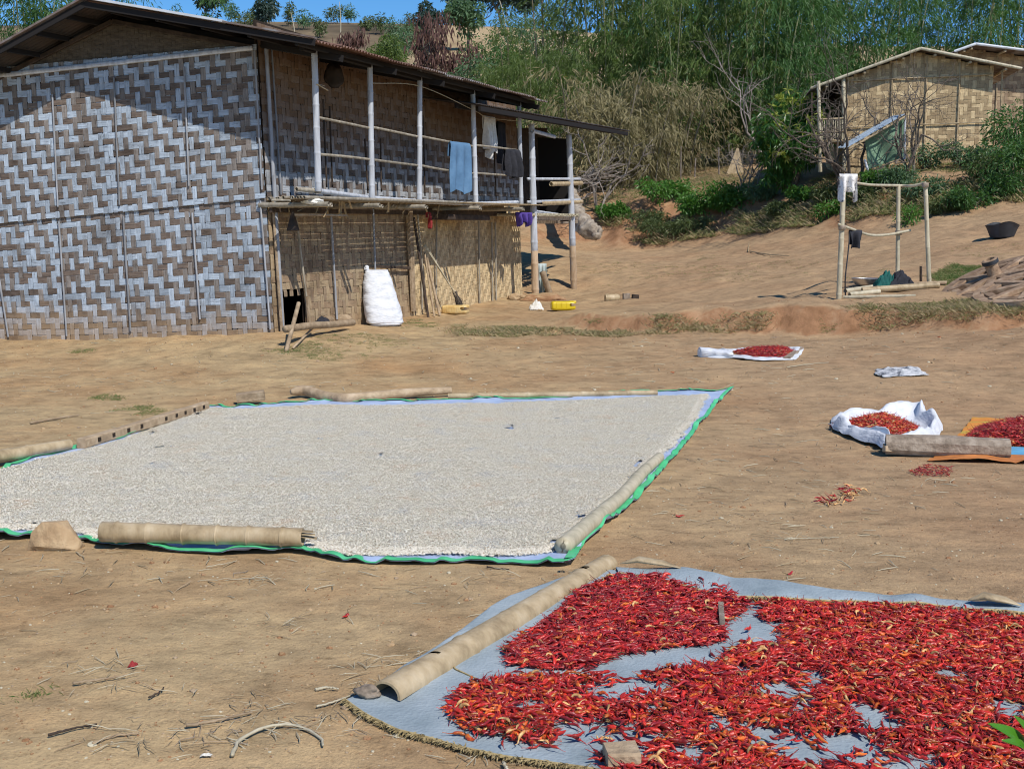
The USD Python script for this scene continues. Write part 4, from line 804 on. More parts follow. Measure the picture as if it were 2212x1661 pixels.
M['c_red'] = chili_mat('red_chili', (.33, .010, .010), (.50, .032, .016)); M['c_dark'] = chili_mat('dark_red_chili', (.20, .009, .013), (.33, .018, .020)); M['c_or'] = chili_mat('orange_chili', (.42, .040, .010), (.56, .14, .018)); M['c_tan'] = chili_mat('tan_chili', (.44, .20, .06), (.58, .38, .16), .5)
M['stem'] = plain('dark_stem', (.045, .04, .02), .8, .2)
kinds = [(1, .060, .0085, .12, 'c_red'), (2, .056, .0098, .25, 'c_red'), (3, .066, .0078, -.18, 'c_dark'), (4, .052, .0088, .45, 'c_red'), (5, .058, .0090, .10, 'c_or'), (6, .062, .0074, .30, 'c_dark'), (7, .050, .0078, -.6, 'c_tan'), (8, .062, .0094, .05, 'c_red'), (9, .054, .0098, .3, 'c_or')]
shapes = [chili_shape(*k[:4]) for k in kinds]
def inside(poly, n, rg):
    b = poly.bounds; o = []
    while sum(map(len, o)) < n:
        p = rg.uniform([b[0], b[1]], [b[2], b[3]], (n*2, 2)); o.append(p[contains_xy(poly, p[:, 0], p[:, 1])])
    return np.vstack(o)[:n]
g1 = Polygon(gpoly([(1215, 1325), (1262, 1285), (1330, 1260), (1430, 1258), (1530, 1274), (1590, 1296), (1612, 1312), (1600, 1332), (1562, 1352), (1562, 1395), (1500, 1408), (1400, 1418), (1330, 1430), (1290, 1452), (1180, 1458), (1100, 1450), (1093, 1418), (1128, 1388), (1188, 1352)])[:, :2])
g2 = Polygon(gpoly([(962, 1556), (1000, 1498), (1120, 1478), (1230, 1472), (1306, 1474), (1350, 1486), (1428, 1467), (1498, 1458), (1558, 1450), (1566, 1430), (1612, 1400), (1634, 1360), (1656, 1314), (1700, 1316), (1800, 1320), (2000, 1330), (2212, 1350), (2440, 1372), (2440, 1760), (1700, 1760), (1300, 1700), (1280, 1645), (1190, 1628), (1050, 1602), (1000, 1584)])[:, :2])
rgc = np.random.default_rng(77)
holes = [(1330, 1502, .24, .07), (1150, 1543, .10, .04), (1265, 1590, .22, .07), (1230, 1632, .12, .05), (1690, 1507, .20, .07), (1885, 1565, .14, .10), (1665, 1607, .16, .08), (1840, 1622, .12, .05), (2060, 1470, .12, .05), (1560, 1575, .12, .05), (1430, 1500, .10, .05), (1640, 1385, .2, .12), (2185, 1545, .15, .08), (1760, 1475, .1, .06), (1490, 1640, .14, .05), (1720, 1650, .12, .05), (2000, 1660, .10, .05), (1600, 1460, .10, .04)]
HC = [(gpoly([(u, v)])[0], rx, ry) for u, v, rx, ry in holes]
def keep_chili(p, dens):
    k = np.ones(len(p))
    for c, rx, ry in HC: k *= 1-np.exp(-(((p[:, 0]-c[0])/(rx*.78))**2+((p[:, 1]-c[1])/(ry*2.0))**2)**1.6)
    n_ = fbm(np.stack([p[:, 0]*4.5, p[:, 1]*4.5, 0*p[:, 0]], 1), 3, 3)
    return k*np.clip((n_-.22)*6, .15, 1)*dens
p1 = inside(g1, int(g1.area*5200), rgc); p2 = inside(g2, int(g2.area*5100), rgc); p2 = p2[rgc.random(len(p2)) < keep_chili(p2, 1.)]
out_ = inside(g2.buffer(.06), 900, rgc); out_ = out_[~contains_xy(g2, out_[:, 0], out_[:, 1])][:50]; p2 = np.vstack([p2, out_])
pk1 = rgc.choice(9, len(p1), p=[.22, .08, .27, .06, .04, .24, .02, .05, .02]); pk2 = rgc.choice(9, len(p2), p=[.22, .17, .11, .09, .12, .07, .04, .11, .07])
pp = np.vstack([p1, p2]); pk = np.r_[pk1, pk2]; np1 = len(p1)
zz = Hs(pp[:, 0], pp[:, 1])+.030+(fbm(np.stack([pp[:, 0]*2.2, pp[:, 1]*2.2, 0*pp[:, 0]], 1), 4, 12)-.5)*.03+np.abs(rgc.normal(size=len(pp)))*.010
zz[np1+len(p2)-len(out_):] -= .004
yaw = rgc.uniform(0, 2*np.pi, len(pp)); yaw[:np1] = rgc.normal(.15, .75, np1)+np.pi*rgc.integers(0, 2, np1)
qq = quat_zyx(yaw, rgc.normal(size=len(pp))*.11, rgc.uniform(-3.1, 3.1, len(pp))); sc_ = rgc.uniform(.72, 1.2, len(pp))
vis = np.array([CX+FOC*x/(y*cp_+ (EYE-z)*sp_) for x, y, z in zip(pp[:, 0], pp[:, 1], zz)]); dep = pp[:, 1]
inframe = (vis > 970) & (vis < 2205) & (dep > 4.12)
order = np.argsort(np.where(inframe & (np.arange(len(pp)) >= np1), dep-zz*6, 1e9))[:296]
solo = np.zeros(len(pp), bool); solo[order] = True
seen = {}
lab = {'c_red': 'glossy red chili with a dark stem on the foreground cloth near the bottom border', 'c_dark': 'shrivelled dark red chili on the foreground cloth near the bottom border', 'c_or': 'orange red chili on the foreground cloth near the bottom border', 'c_tan': 'pale tan dried chili on the foreground cloth near the bottom border'}
grp_c = {'c_red': 'red chilies near the bottom border', 'c_dark': 'dark red chilies near the bottom border', 'c_or': 'orange chilies near the bottom border', 'c_tan': 'tan chilies near the bottom border'}
for i in order:
    k = pk[i]; mt = kinds[k][4]
    if k not in seen:
        cp = '/World/Looks'
        src = Sdf.Path(f'/World/chili_kind_{k:03d}'); stage.CreateClassPrim(src)
        for nm, m, mm in (('pod', shapes[k][0], M[mt]), ('stem', shapes[k][1], M['stem'])): usdkit.mesh(stage, f'{src}/{nm}', m, mm, True)
        seen[k] = src
    q = Gf.Rotation(Gf.Quatd(*map(float, qq[i])))
    copy_of(seen[k], 'chili', lab[mt], 'chili', (pp[i, 0], pp[i, 1], zz[i]), scale=float(sc_[i]), group=grp_c[mt], rot=q)
def chili_stuff(name, label, sel):
    scatter(name, label, 'chilies', [(cat([b, s]), M[k[4]], True) for (b, s), k in zip(shapes, kinds)], pk[sel], np.c_[pp, zz][sel], qq[sel], sc_[sel])
s1 = np.zeros(len(pp), bool); s1[:np1] = True
chili_stuff('chili_heap', 'dense heap of dark red shrivelled chilies at the back of the foreground cloth', s1 & ~solo)
chili_stuff('chili_spread', 'loose spread of red and orange chilies over most of the foreground cloth', ~s1 & ~solo)
def chili_pile(name, label, px, n, lift, top=.04, mix=None, seed=1, sc=1.0):
    rg = np.random.default_rng(seed); poly = Polygon(gpoly(px)[:, :2]); p = inside(poly, n, rg)
    d = np.array([poly.exterior.distance(__import__('shapely').Point(*x)) for x in p]); z = Hs(p[:, 0], p[:, 1])+lift+np.minimum(d*.35, top)+rg.random(n)*.02
    k = rg.choice(9, n, p=mix or [.25, .05, .28, .05, .04, .25, .03, .03, .02])
    scatter(name, label, 'chilies', [(cat([b, s]), M[kk[4]], True) for (b, s), kk in zip(shapes, kinds)], k, np.c_[p, z], quat_zyx(rg.uniform(0, 6.28, n), rg.normal(size=n)*.25, rg.uniform(-1, 1, n)), rg.uniform(.8, 1.2, n)*sc)
# (chili sacks and the rest of the yard follow)

# ------------------------------------------------------------------ the hut and its neighbour on the right
def small_house(name, label, TL, TR, BR, ridge, n_out, over, ridge_over, depth, cols, uprights, eave_l, eave_r, pitch, mats, verge, rg):
    """A gable-fronted house of fine woven mats. TL..BR: corners of the front wall; ridge: top of its gable."""
    TL, TR, BR, ridge = map(np.asarray, (TL, TR, BR, ridge)); n_out = unit(n_out); along = unit((TR-TL)*[1, 1, 0]); W = np.linalg.norm((TR-TL)[:2])
    BL = TL.copy(); BL[2] = BR[2]-.1
    t = thing(name, label, 'house', (TL+TR)/2*[1, 1, 0]+np.array([0, 0, BR[2]]))
    ns, nt = int(W/pitch), int((max(ridge[2], TL[2])-BL[2])/pitch)
    zr = ridge[2]; kr = float((ridge-TL)[:2] @ along[:2])
    def mp(s, tt, n):
        s, tt, n = np.broadcast_arrays(s, tt, n); return TL*[1, 1, 0]+along*s[..., None]+np.array([0, 0, 1.])*(zr-tt)[..., None]+n_out*n[..., None]
    roofz = lambda s: np.where(s < kr, TL[2]+(zr-TL[2])*s/kr, zr+(TR[2]-zr)*(s-kr)/(W-kr))
    hole = lambda s, tt: (zr-tt) > roofz(s)-.03
    g = {}
    for vert, light, m in weave(mp, ns, nt, W/ns, pitch, .004, rg, hole): g.setdefault((vert, light ^ (rg.random() < .25)), []).append(m)
    for (vert, light), ms in g.items(): part(t, 'woven_strips', cat(ms), M[mats[(0 if light else 2)+(0 if vert else 1)]], kind='stuff')
    back = [mp(0, zr-BL[2]+.2, -.03), mp(W, zr-BL[2]+.2, -.03), mp(W, zr-TR[2], -.03), mp(kr, 0, -.03), mp(0, zr-TL[2], -.03)]
    B = np.array(back); v = np.vstack([B, B-n_out*depth])
    f = [[0, 1, 2], [0, 2, 3], [0, 3, 4], [5, 7, 6], [5, 8, 7], [5, 9, 8], [0, 5, 6], [0, 6, 1], [1, 6, 7], [1, 7, 2], [2, 7, 8], [2, 8, 3], [3, 8, 9], [3, 9, 4], [4, 9, 5], [4, 5, 0]]
    part(t, 'wall', (v, f), M['gh'])
    for u in uprights:
        part(t, 'batten', bamboo(mp(u, zr-BL[2]+.1, .03), mp(u, zr-float(roofz(u))+.06, .03), .026, node=.5, sides=7), M['bam_tan'], True)
    for zl in cols:
        part(t, 'batten', bamboo(mp(.05, zr-zl, .05), mp(W-.05, zr-zl-.06, .05), .022, node=.5, sides=6), M['bam_tan'], True)
    up = np.array([0, 0, .05])
    EL = mp(eave_l, 0, over)*[1, 1, 0]+np.array([0, 0, TL[2]+(zr-TL[2])*(eave_l/kr)])+up
    ER_ = mp(eave_r, 0, over)*[1, 1, 0]+np.array([0, 0, TR[2]+(TR[2]-zr)*((eave_r-W)/(W-kr))])+up
    RG_ = mp(kr, 0, ridge_over)+up; bk = -n_out*(depth+over+.3)
    for k in range(6):
        o = bk*k/6; part(t, 'roof_sheet', corr(RG_+o, EL+o, bk/6*1.02, 30), M['tin'], True); part(t, 'roof_sheet', corr(RG_+o, ER_+o, bk/6*1.02, 30), M['tin'], True)
    for E in (EL, ER_):
        part(t, 'verge_pole', bamboo(RG_+n_out*.03, E+n_out*.03, .045, node=.6, sides=8), M[verge], True)
        for k in (.15, .5, .85): part(t, 'purlin', bamboo(RG_+(E-RG_)*k-up*2, RG_+(E-RG_)*k-up*2+bk, .04, sides=6), M['bam_tan'])
    return t, mp, EL, ER_, zr
rgh = np.random.default_rng(31)
HY = 36.0
hut, hmap, hEL, hER, hz = small_house('woven_hut', 'golden woven bamboo hut with a gable roof and small side porch on the bank', at(1828, 170, 36.6), at(2146, 146, 35.6), at(2144, 350, 35.6), at(1983, 114, 36.1), [-.15, -1, 0], .34, .40, 5.0,
    [at(1990, 170, 36)[2], at(2060, 272, 36)[2]], [.04, 1.30, 2.27, 3.18, 4.34], -1.05, 4.36+.42, .108, ('gv', 'gh', 'gdv', 'gdh'), 'bam_pale', rgh)
part(hut, 'porch_post', bamboo(at(1772, 372, 36.3), at(1768, 176, 36.3), .055, node=.5), M['bam_pale'], True)
part(hut, 'porch_post', bamboo(at(1824, 372, 36.35), at(1822, 168, 36.35), .06, node=.5), M['bam_pale'], True)
part(hut, 'porch_wall', slab([at(1752, 300, 39.5), at(1826, 300, 39.5), at(1826, 188, 39.5), at(1752, 205, 39.5)], [0, .05, 0]), M['wood_dark'])
part(hut, 'porch_wall', slab([at(1752, 300, 36.4), at(1752, 300, 41.0), at(1752, 215, 41.0), at(1752, 200, 36.4)], [.05, 0, 0]), M['wood_dark'])
part(hut, 'porch_floor', beam(at(1775, 308, 36.5), at(1826, 306, 36.4), .6, .08), M['bam_tan'])
for k in range(11): part(hut, 'baluster', bamboo(at(1776+k*4.8, 306, 36.3), at(1776+k*4.8, 258, 36.3), .018, sides=6), M['bam_pale'])
for v in (258, 286): part(hut, 'porch_rail', bamboo(at(1772, v, 36.28), at(1826, v-2, 36.28), .025, sides=6), M['bam_tan'])
h2, *_ = small_house('woven_hut', 'pinkish grey woven hut behind the golden one at the right border', at(2060, 118, 41.5), at(2480, 156, 41.0), at(2480, 345, 41.0), at(2091, 107, 41.4), [-.05, -1, 0], .7, .8, 5.0, [at(2170, 262, 41)[2]], [.05, 1.45, 2.4, 3.6], -.2, 7.0, .13, ('tv', 'th', 'tbv', 'tbh'), 'tin_new', rgh)
# green sheet lean-to in front of the hut
gt = thing('tarpaulin_shelter', 'green cloth lean-to with a bluish tin roof leaning before the golden hut', 'shelter', at(1900, 370, 34.4))
q = [at(1876, 366, 34.4), at(1952, 340, 34.2), at(1954, 252, 34.2), at(1868, 302, 34.4)]
G = np.array([[(q[0]*(1-s)+q[1]*s)*(1-t)+(q[3]*(1-s)+q[2]*s)*t+np.array([0, -1, 0])*.06*math.sin(s*9+t*3)*math.sin(s*3.1) for s in np.linspace(0, 1, 24)] for t in np.linspace(0, 1, 16)])
part(gt, 'green_sheet', thick_sheet(G, .01), grainy('green_canvas', [(.12, .20, .13), (.16, .265, .175), (.20, .31, .21)], (3, 3, 3), .8, bump=.3, vary=0), True)
part(gt, 'roof_sheet', corr(at(1955, 247, 34.0), at(1832, 318, 34.1), np.array([.0, 1.1, .06]), 40), grainy('blue_tin', [(.30, .38, .46), (.42, .50, .58)], (2, 2, 2), .45, vary=0), True)
for a, b in (((1954, 345), (1955, 250)), ((1876, 372), (1868, 345))): part(gt, 'pole', bamboo(at(*a, 34.1), at(*b, 34.1), .035, sides=8), M['bam_grey'], True)
part(gt, 'ridge_pole', bamboo(at(1835, 322, 34.05), at(1957, 252, 34.0), .03, sides=8), M['bam_tan'], True)

# ------------------------------------------------------------------ plants
M['l_bam'] = leafy('bamboo_leaf', [(0.058, 0.130, 0.036), (0.111, 0.215, 0.052), (0.169, 0.286, 0.072), (0.260, 0.351, 0.104), (0.442, 0.429, 0.169)], .35)
M['l_olive'] = leafy('olive_bamboo_leaf', [(0.096, 0.144, 0.036), (0.180, 0.222, 0.060), (0.288, 0.306, 0.090), (0.408, 0.372, 0.144), (0.552, 0.456, 0.240)], .35)
M['l_dry'] = leafy('dry_bamboo_leaf', [(.22, .19, .10), (.44, .365, .23), (.60, .52, .37), (.70, .62, .48), (.28, .28, .11), (.18, .21, .07)], .25, .7)
M['l_far'] = leafy('far_tree_leaf', [(.045, .075, .065), (.075, .11, .09), (.11, .145, .12)], .25)
M['l_grey'] = leafy('grey_green_leaf', [(0.090, 0.158, 0.080), (0.168, 0.237, 0.124), (0.247, 0.304, 0.168)], .25)
M['l_mango'] = leafy('mango_leaf', [(.04, .12, .02), (.07, .17, .03), (.12, .24, .04), (.22, .31, .07)], .3, .35, .5)
M['l_young'] = leafy('young_mango_leaf', [(.26, .30, .06), (.36, .31, .08), (.42, .27, .11), (.20, .28, .05)], .3)
M['l_bush'] = leafy('bush_leaf', [(.07, .17, .03), (.12, .26, .045), (.18, .33, .07)], .3, .4)
M['l_dead'] = leafy('dead_leaf', [(0.105, 0.053, 0.045), (0.195, 0.090, 0.072), (0.300, 0.158, 0.128)], .15, .7)
M['l_weed'] = leafy('weed_leaf', [(.09, .12, .045), (.17, .19, .075), (.28, .255, .13), (.12, .17, .05)], .25)
M['culm_g'] = grainy('green_culm', [(.12, .14, .06), (.19, .20, .10), (.28, .26, .15)], (3, 3, 3), .5, vary=.2)
M['culm_d'] = grainy('dry_culm', [(.13, .105, .07), (.20, .17, .115), (.27, .235, .17)], (3, 3, 3), .6, vary=.2)
M['bark'] = grainy('tree_bark', [(.06, .045, .035), (.12, .095, .075), (.19, .16, .13)], (7, 7, 3), .9, bump=.6, vary=.15)
M['twig'] = grainy('bare_twig', [(.13, .105, .085), (.22, .185, .155), (.32, .28, .24)], (6, 6, 6), .85, vary=.2)
def bamboo_clump(name, label, loc, h, n, spread, nl, leaf, leafm, culmm, seed, low=.12, L=.30, W=.050, group=None, droop=.4):
    rg = np.random.default_rng(seed); t = thing(name, label, 'bamboo', loc, group); loc = np.asarray(loc, float); bs, ds = [], []
    for k in range(n):
        az, rad = rg.uniform(0, 6.28), spread*math.sqrt(rg.random())*.35
        b = loc+np.array([math.cos(az)*rad, math.sin(az)*rad, -.1]); hh = h*rg.uniform(.72, 1.05); lean = rg.normal(size=2)*.05*h+np.array([math.cos(az), math.sin(az)])*spread*.22
        ts = np.linspace(0, 1, 12); p = b+np.stack([lean[0]*ts**1.8, lean[1]*ts**1.8, hh*(ts-.10*ts**4)], 1)
        part(t, 'culm', tube(p, .040*(1-ts)**.7+.006, 5, cap=False), M[culmm])
        m = int(nl/n); tt = low+(1-low)*rg.random(m)**.85; i = np.clip(tt*11, 0, 10.99); f = (i % 1)[:, None]; c = p[i.astype(int)]*(1-f)+p[np.minimum(i.astype(int)+1, 11)]*f
        nb = max(6, m//26); br = rg.integers(0, nb, m); bt = np.sort(low+(1-low)*rg.random(nb)); ba = rg.uniform(0, 6.28, nb)  # branches: leaves gather in drooping sprays
        ii_ = np.clip(bt*11, 0, 10.99); bc = p[ii_.astype(int)]*(1-(ii_ % 1)[:, None])+p[np.minimum(ii_.astype(int)+1, 11)]*(ii_ % 1)[:, None]
        bl = spread*(.20+.40*np.sin(np.clip(bt, 0, 1)*2.9))*rg.uniform(.5, 1.1, nb); s = rg.random(m)**.7
        dx = np.stack([np.cos(ba), np.sin(ba), np.zeros(nb)], 1)
        pos = bc[br]+dx[br]*(bl[br]*s)[:, None]+np.array([0, 0, 1.])*((.35*s-.65*s*s)*bl[br])[:, None]+rg.normal(size=(m, 3))*.10
        bs.append(pos); ds.append(dx[br]*.6+rg.normal(size=(m, 3))*.55+np.array([0, 0, -.5]))
    P, D = np.vstack(bs), np.vstack(ds); n_ = len(P)
    part(t, 'foliage', leaves(P, D, L*rg.uniform(.6, 1.3, n_), W, rg, droop), M[leafm])
    return t
G_ = lambda u, v, Y: np.array([at(u, v, Y)[0], Y, float(Hs(at(u, v, Y)[0], Y))])
protos = {
    'green': [('bamboo_clump', 9.5, 7, 3.2, 6400, 'l_bam', 'culm_g', 1), ('bamboo_clump', 11.0, 8, 3.4, 7000, 'l_bam', 'culm_g', 2)],
    'olive': [('bamboo_clump', 9.0, 7, 3.2, 6000, 'l_olive', 'culm_g', 3)],
    'dry': [('bamboo_clump', 4.4, 12, 3.8, 5600, 'l_dry', 'culm_d', 4)],
    'thin': [('bamboo_clump', 10.0, 5, 2.6, 2600, 'l_olive', 'culm_d', 5)]}
lab_b = {'green': 'dense green bamboo clump', 'olive': 'yellowish olive bamboo clump', 'dry': 'dry tan bamboo thicket', 'thin': 'thin feathery bamboo clump'}
made = {}
def clump(kind, k, u, Y, s, where, rz):
    loc = G_(u, 0, Y); label = f'{lab_b[kind]} {where}'
    key = (kind, k)
    if key not in made:
        nm, h, n, sp_d, nl, lm, cm, sd = protos[kind][k]
        made[key] = (bamboo_clump(nm, label, loc, h, n, sp_d, nl, 0, lm, cm, sd, low=.05 if kind == 'dry' else .10), loc)
    else: copy_of(made[key][0], 'bamboo_clump', label, 'bamboo', loc, rz, s)
rgv = np.random.default_rng(9)
for a in (('green', 0, 1500, 48, 1.0, 'left of the gap that shows the shaded path'), ('olive', 0, 1590, 47, 1.0, 'right above the shaded path with dark stems'), ('green', 0, 1680, 46.5, .92, 'directly behind the mango tree'),
          ('green', 1, 1745, 49, .95, 'between the mango tree and the porch of the hut'), ('green', 1, 1830, 52, 1.0, 'just behind the left roof edge of the golden hut'), ('green', 0, 1930, 54, 1.0, 'behind the roof ridge of the golden hut'),
          ('olive', 0, 1545, 58, 1.1, 'in the second row above the shaded path'), ('green', 0, 1650, 60, 1.2, 'in the second row behind the mango tree'), ('olive', 0, 1770, 62, 1.15, 'in the second row behind the hut porch'),
          ('green', 0, 2010, 60, .86, 'behind the meeting of the two hut roofs'), ('green', 1, 2110, 58, 1.0, 'behind the roof of the pinkish hut'), ('green', 0, 2210, 62, 1.15, 'at the right border behind the pinkish hut'), 
          ('olive', 0, 1285, 50, 1.15, 'tallest one reaching the top border right of the ochre field'), ('olive', 0, 1380, 54, 1.0, 'beside the blue gap of sky in the middle'), ('olive', 0, 1440, 47, .85, 'above the right end of the tan thicket'),
          ('dry', 0, 1285, 43.5, .8, 'just behind the bare branches beside the house'), ('dry', 0, 1372, 43, .7, 'above the bright green bushes of the bank'), ('dry', 0, 1435, 45, .85, 'at the left edge of the shaded path'), ('olive', 0, 1345, 48, .62, 'low one in the back row behind the tan thicket'),
          ('thin', 0, 1195, 52, .75, 'over the low end of the wing roof'), ('thin', 0, 1410, 50, 1.0, 'with pinkish bare tips against the sky'), ('thin', 0, 1335, 56, 1.0, 'between the two olive clumps'), ('thin', 0, 1110, 56, .62, 'behind the corrugated eave of the house'),
          ('green', 0, 35, 46, .95, 'above the left slope of the house roof'), ('green', 1, 120, 48, .80, 'left of the roof ridge at the top border'), ('green', 0, 270, 44, .72, 'right of the roof ridge at the top border'), ('green', 1, 370, 46, .66, 'with drooping tips above the pale verge of the roof'),
          ('olive', 0, 1240, 47, .55, 'low one behind the rear end of the house'), ('olive', 0, 1150, 46, .55, 'low one over the gap between the two tin roofs'), ('olive', 0, 1060, 47, .5, 'low one behind the middle of the eave')):
    clump(*a, rgv.uniform(0, 6.28))
def limb_tree(base, h, r, depth, rg, spread=.6, bend=.25, first=3, ratio=.68, up=.35):
    out, tips = [], []
    def grow(p, d, L, rad, lev):
        n = 5; pts = [p]
        for k in range(n):
            d = unit(d+rg.normal(size=3)*bend*.35+np.array([0, 0, up*.15])); pts.append(pts[-1]+d*L/n)
        out.append(tube(np.array(pts), np.linspace(rad, rad*.62, n+1), 6 if lev < 2 else 4, cap=False))
        if lev >= depth: tips.append((pts[-1], d)); return
        for k in range(first if lev == 0 else rg.integers(2, 4)):
            q = pts[-1] if k == 0 else pts[rg.integers(2, n+1)]
            nd = unit(d+rg.normal(size=3)*spread+np.array([0, 0, up*.3])); grow(q, nd, L*ratio*rg.uniform(.75, 1.15), rad*.58, lev+1)
    grow(np.asarray(base, float), np.array([rg.normal()*.12, rg.normal()*.12, 1.]), h*.34, r, 0)
    return out, tips
def bare_shrub(label, base, h, r, seed, depth=4, mat='twig', stems=3, name='bare_shrub', spread=.75, lean=None):
    rg = np.random.default_rng(seed); t = thing(name, label, 'shrub', base)
    for k in range(stems):
        o, tips = limb_tree(np.asarray(base)+np.r_[rg.normal(size=2)*.12, -.1], h, r, depth, rg, spread, .45, 3, .72, .1)
        part(t, 'branch', cat(o), M[mat])
    return t
def leaf_ball(t, name, centers, radii, n, L, W, mat, rg, droop=.3, flat=.85, dirw=.8):
    centers = np.asarray(centers, float); k = rg.integers(0, len(centers), n); d = unit(rg.normal(size=(n, 3))); rr = np.asarray(radii)[k]*rg.random(n)**.33
    P = centers[k]+d*rr[:, None]*[1, 1, flat]; return part(t, name, leaves(P, d*dirw+rg.normal(size=(n, 3))*.5, L*rg.uniform(.6, 1.3, n), W, rg, droop), M[mat])
def tree(name, label, base, h, r, mat, n, L, W, seed, trunk=.12, lift=.45, blobs=14, squash=.8, tm='bark', cat_='tree', group=None, depth=2):
    rg = np.random.default_rng(seed); t = thing(name, label, cat_, base, group); base = np.asarray(base, float)
    o, tips = limb_tree(base-np.array([0, 0, .1]), h*.9, trunk, depth, rg, .5, .2)
    part(t, 'trunk', cat(o), M[tm])
    c = np.array([0, 0, h*lift+h*.5*(1-lift)])+base+unit(rg.normal(size=(blobs, 3)))*[r*.72, r*.72, h*(1-lift)*.36]*rg.random((blobs, 1))**.4
    leaf_ball(t, 'crown', c, rg.uniform(.25, .48, blobs)*r, n, L, W, mat, rg, flat=squash)
    return t
# mango tree on the bank
mb = G_(1700, 390, 37.5); t = thing('mango_tree', 'dark green mango tree with yellowish young tips on the bank before the bamboo', 'tree', mb)
rg = np.random.default_rng(3)
for du, dv in ((-34, -8), (-6, 4), (18, -2), (30, -14), (2, -30)):
    p = [at(1700+du*.4, 408, 37.3), at(1700+du*.8, 380, 37.4), at(1702+du*1.0, 350, 37.4), at(1705+du*1.5, 310, 37.5)]; part(t, 'trunk', tube(spline(p, 12), np.linspace(.085, .05, 12), 8), M['bark'], True)
cs = [(1700, 250), (1672, 262), (1735, 258), (1760, 285), (1658, 300), (1690, 300), (1725, 300), (1765, 320), (1675, 335), (1690, 365), (1740, 335), (1712, 235), (1745, 245), (1650, 285), (1702, 335), (1680, 385), (1770, 262)]
cc = np.array([at(u, v, 37.4+rg.normal()*.5) for u, v in cs])
k = rg.integers(0, len(cc), 420); pc = cc[k]+unit(rg.normal(size=(420, 3)))*.56*rg.random((420, 1))**.4     # leaves hang in rosettes
kk = np.repeat(np.arange(420), 15); dd = unit(rg.normal(size=(len(kk), 3))*[1, 1, .5]+[0, 0, -.35])
part(t, 'crown', leaves(pc[kk]+dd*.03, dd, .23*rg.uniform(.7, 1.2, len(kk)), .055, rg, .45), M['l_mango'])
kk = np.repeat(rg.choice(420, 150, p=(w_ := np.exp((pc[:, 2]-pc[:, 2].mean())*1.2))/w_.sum()), 9); dd = unit(rg.normal(size=(len(kk), 3))+[0, 0, .5])
part(t, 'young_leaves', leaves(pc[kk]+np.array([0, -.22, .10]), dd, .19, .045, rg, .2), M['l_young'])
# trees along the skyline and hillside
def far(label, u, v, Y, h, r, mat, n, L, W, seed, name='tree', **kw):
    b = G_(u, v, Y); return tree(name, label, b, h, r, mat, n, L, W, seed, **kw)
far('round pale green tree standing alone on the ochre field', 1010, 100, 100, 4.6, 1.9, 'l_grey', 2600, .34, .16, 1, trunk=.16, lift=.2)
for i, (u, h, r, w) in enumerate(((985, 5.4, 2.3, 'left one of the skyline group, cut by the top border'), (1035, 5.8, 2.4, 'second of the skyline group above the round tree'), (1085, 6.0, 2.7, 'third of the skyline group with dark stems'), (1135, 5.4, 2.1, 'right one of the skyline group beside open sky'))):
    far('bluish dark tree, '+w, u, 50, 126, h, r, 'l_far', 2400, .42, .2, 20+i, trunk=.14, lift=.22, depth=3)
for i, (u, h, r, Y, w) in enumerate(((455, 4.6, 1.5, 110, 'left one on the skyline above the roof verge'), (578, 4.4, 1.6, 108, 'right one on the skyline above the rusty roof'), (925, 4.5, 1.3, 100, 'by the dead leaves below the skyline group'))):
    far('small grey green tree, '+w, u, 40, Y, h, r, 'l_far', 1500, .36, .16, 40+i, trunk=.1, lift=.2)
rgs = np.random.default_rng(55); ORD = ('first', 'second', 'fourth', 'fifth', 'sixth', 'seventh', 'eighth', 'ninth', 'tenth', 'eleventh', 'twelfth', 'third')
for i, u in enumerate((500, 530, 625, 655, 690, 722, 752, 790, 815, 850, 880, 545)):
    b = G_(u, 45, 112+rgs.uniform(-6, 10)); tree('low_scrub', f'low brownish scrub bush, {ORD[i]} from the left along the skyline above the roof', b, rgs.uniform(1.4, 2.6), rgs.uniform(.8, 1.4), 'l_weed' if i % 3 else 'l_grey', 420, .3, .10, 60+i, trunk=.04, lift=.05, cat_='shrub', group='scrub bushes along the left skyline')
for i, u in enumerate((640, 735, 1095, 960)): pass
for i, (u0, v0, u1, v1, Y, w) in enumerate(((640, 105, 628, 28, 92, 'left one above the rusty roof'), (735, 85, 733, 5, 92, 'middle one right of the roof eave'), (1095, 70, 1075, -10, 70, 'slanting one before the skyline trees'))):
    single('thin_pole', f'thin pale bare pole rising over the hillside, {w}', 'pole', tube(spline([at(u0, v0+25, Y), at((u0+u1)/2+2, (v0+v1)/2, Y), at(u1, v1, Y)], 8), np.linspace(.045, .02, 8), 5), M['bam_pale'])
# the tree with dead hanging leaves
rg = np.random.default_rng(8); db = G_(935, 150, 62); t = thing('dead_leaved_tree', 'tree with hanging dried purple brown leaves above the corrugated eave', 'tree', db)
o, tips = limb_tree(db-np.array([0, 0, .2]), 5.2, .10, 3, rg, .45, .3); part(t, 'trunk', cat(o), M['bark'])
cd = np.array([at(u, v, 62+rg.normal()*.4) for u, v in ((915, 52), (935, 62), (925, 85), (950, 95), (905, 92), (925, 115), (950, 122), (915, 128), (975, 130), (1000, 142), (1022, 120), (938, 140), (962, 150), (960, 55), (995, 132), (985, 165))])
k = rg.integers(0, len(cd), 1700); P = cd[k]+rg.normal(size=(1700, 3))*[.27, .27, .32]; part(t, 'dead_leaves', leaves(P, rg.normal(size=(1700, 3))*.25+[0, 0, -1], .42*rg.uniform(.6, 1.2, 1700), .085, rg, .1), M['l_dead'])
rg = np.random.default_rng(9); db = G_(755, 90, 66); t = thing('dead_leaved_tree', 'smaller shrub of dried purple brown leaves right of the thin middle pole', 'tree', db)
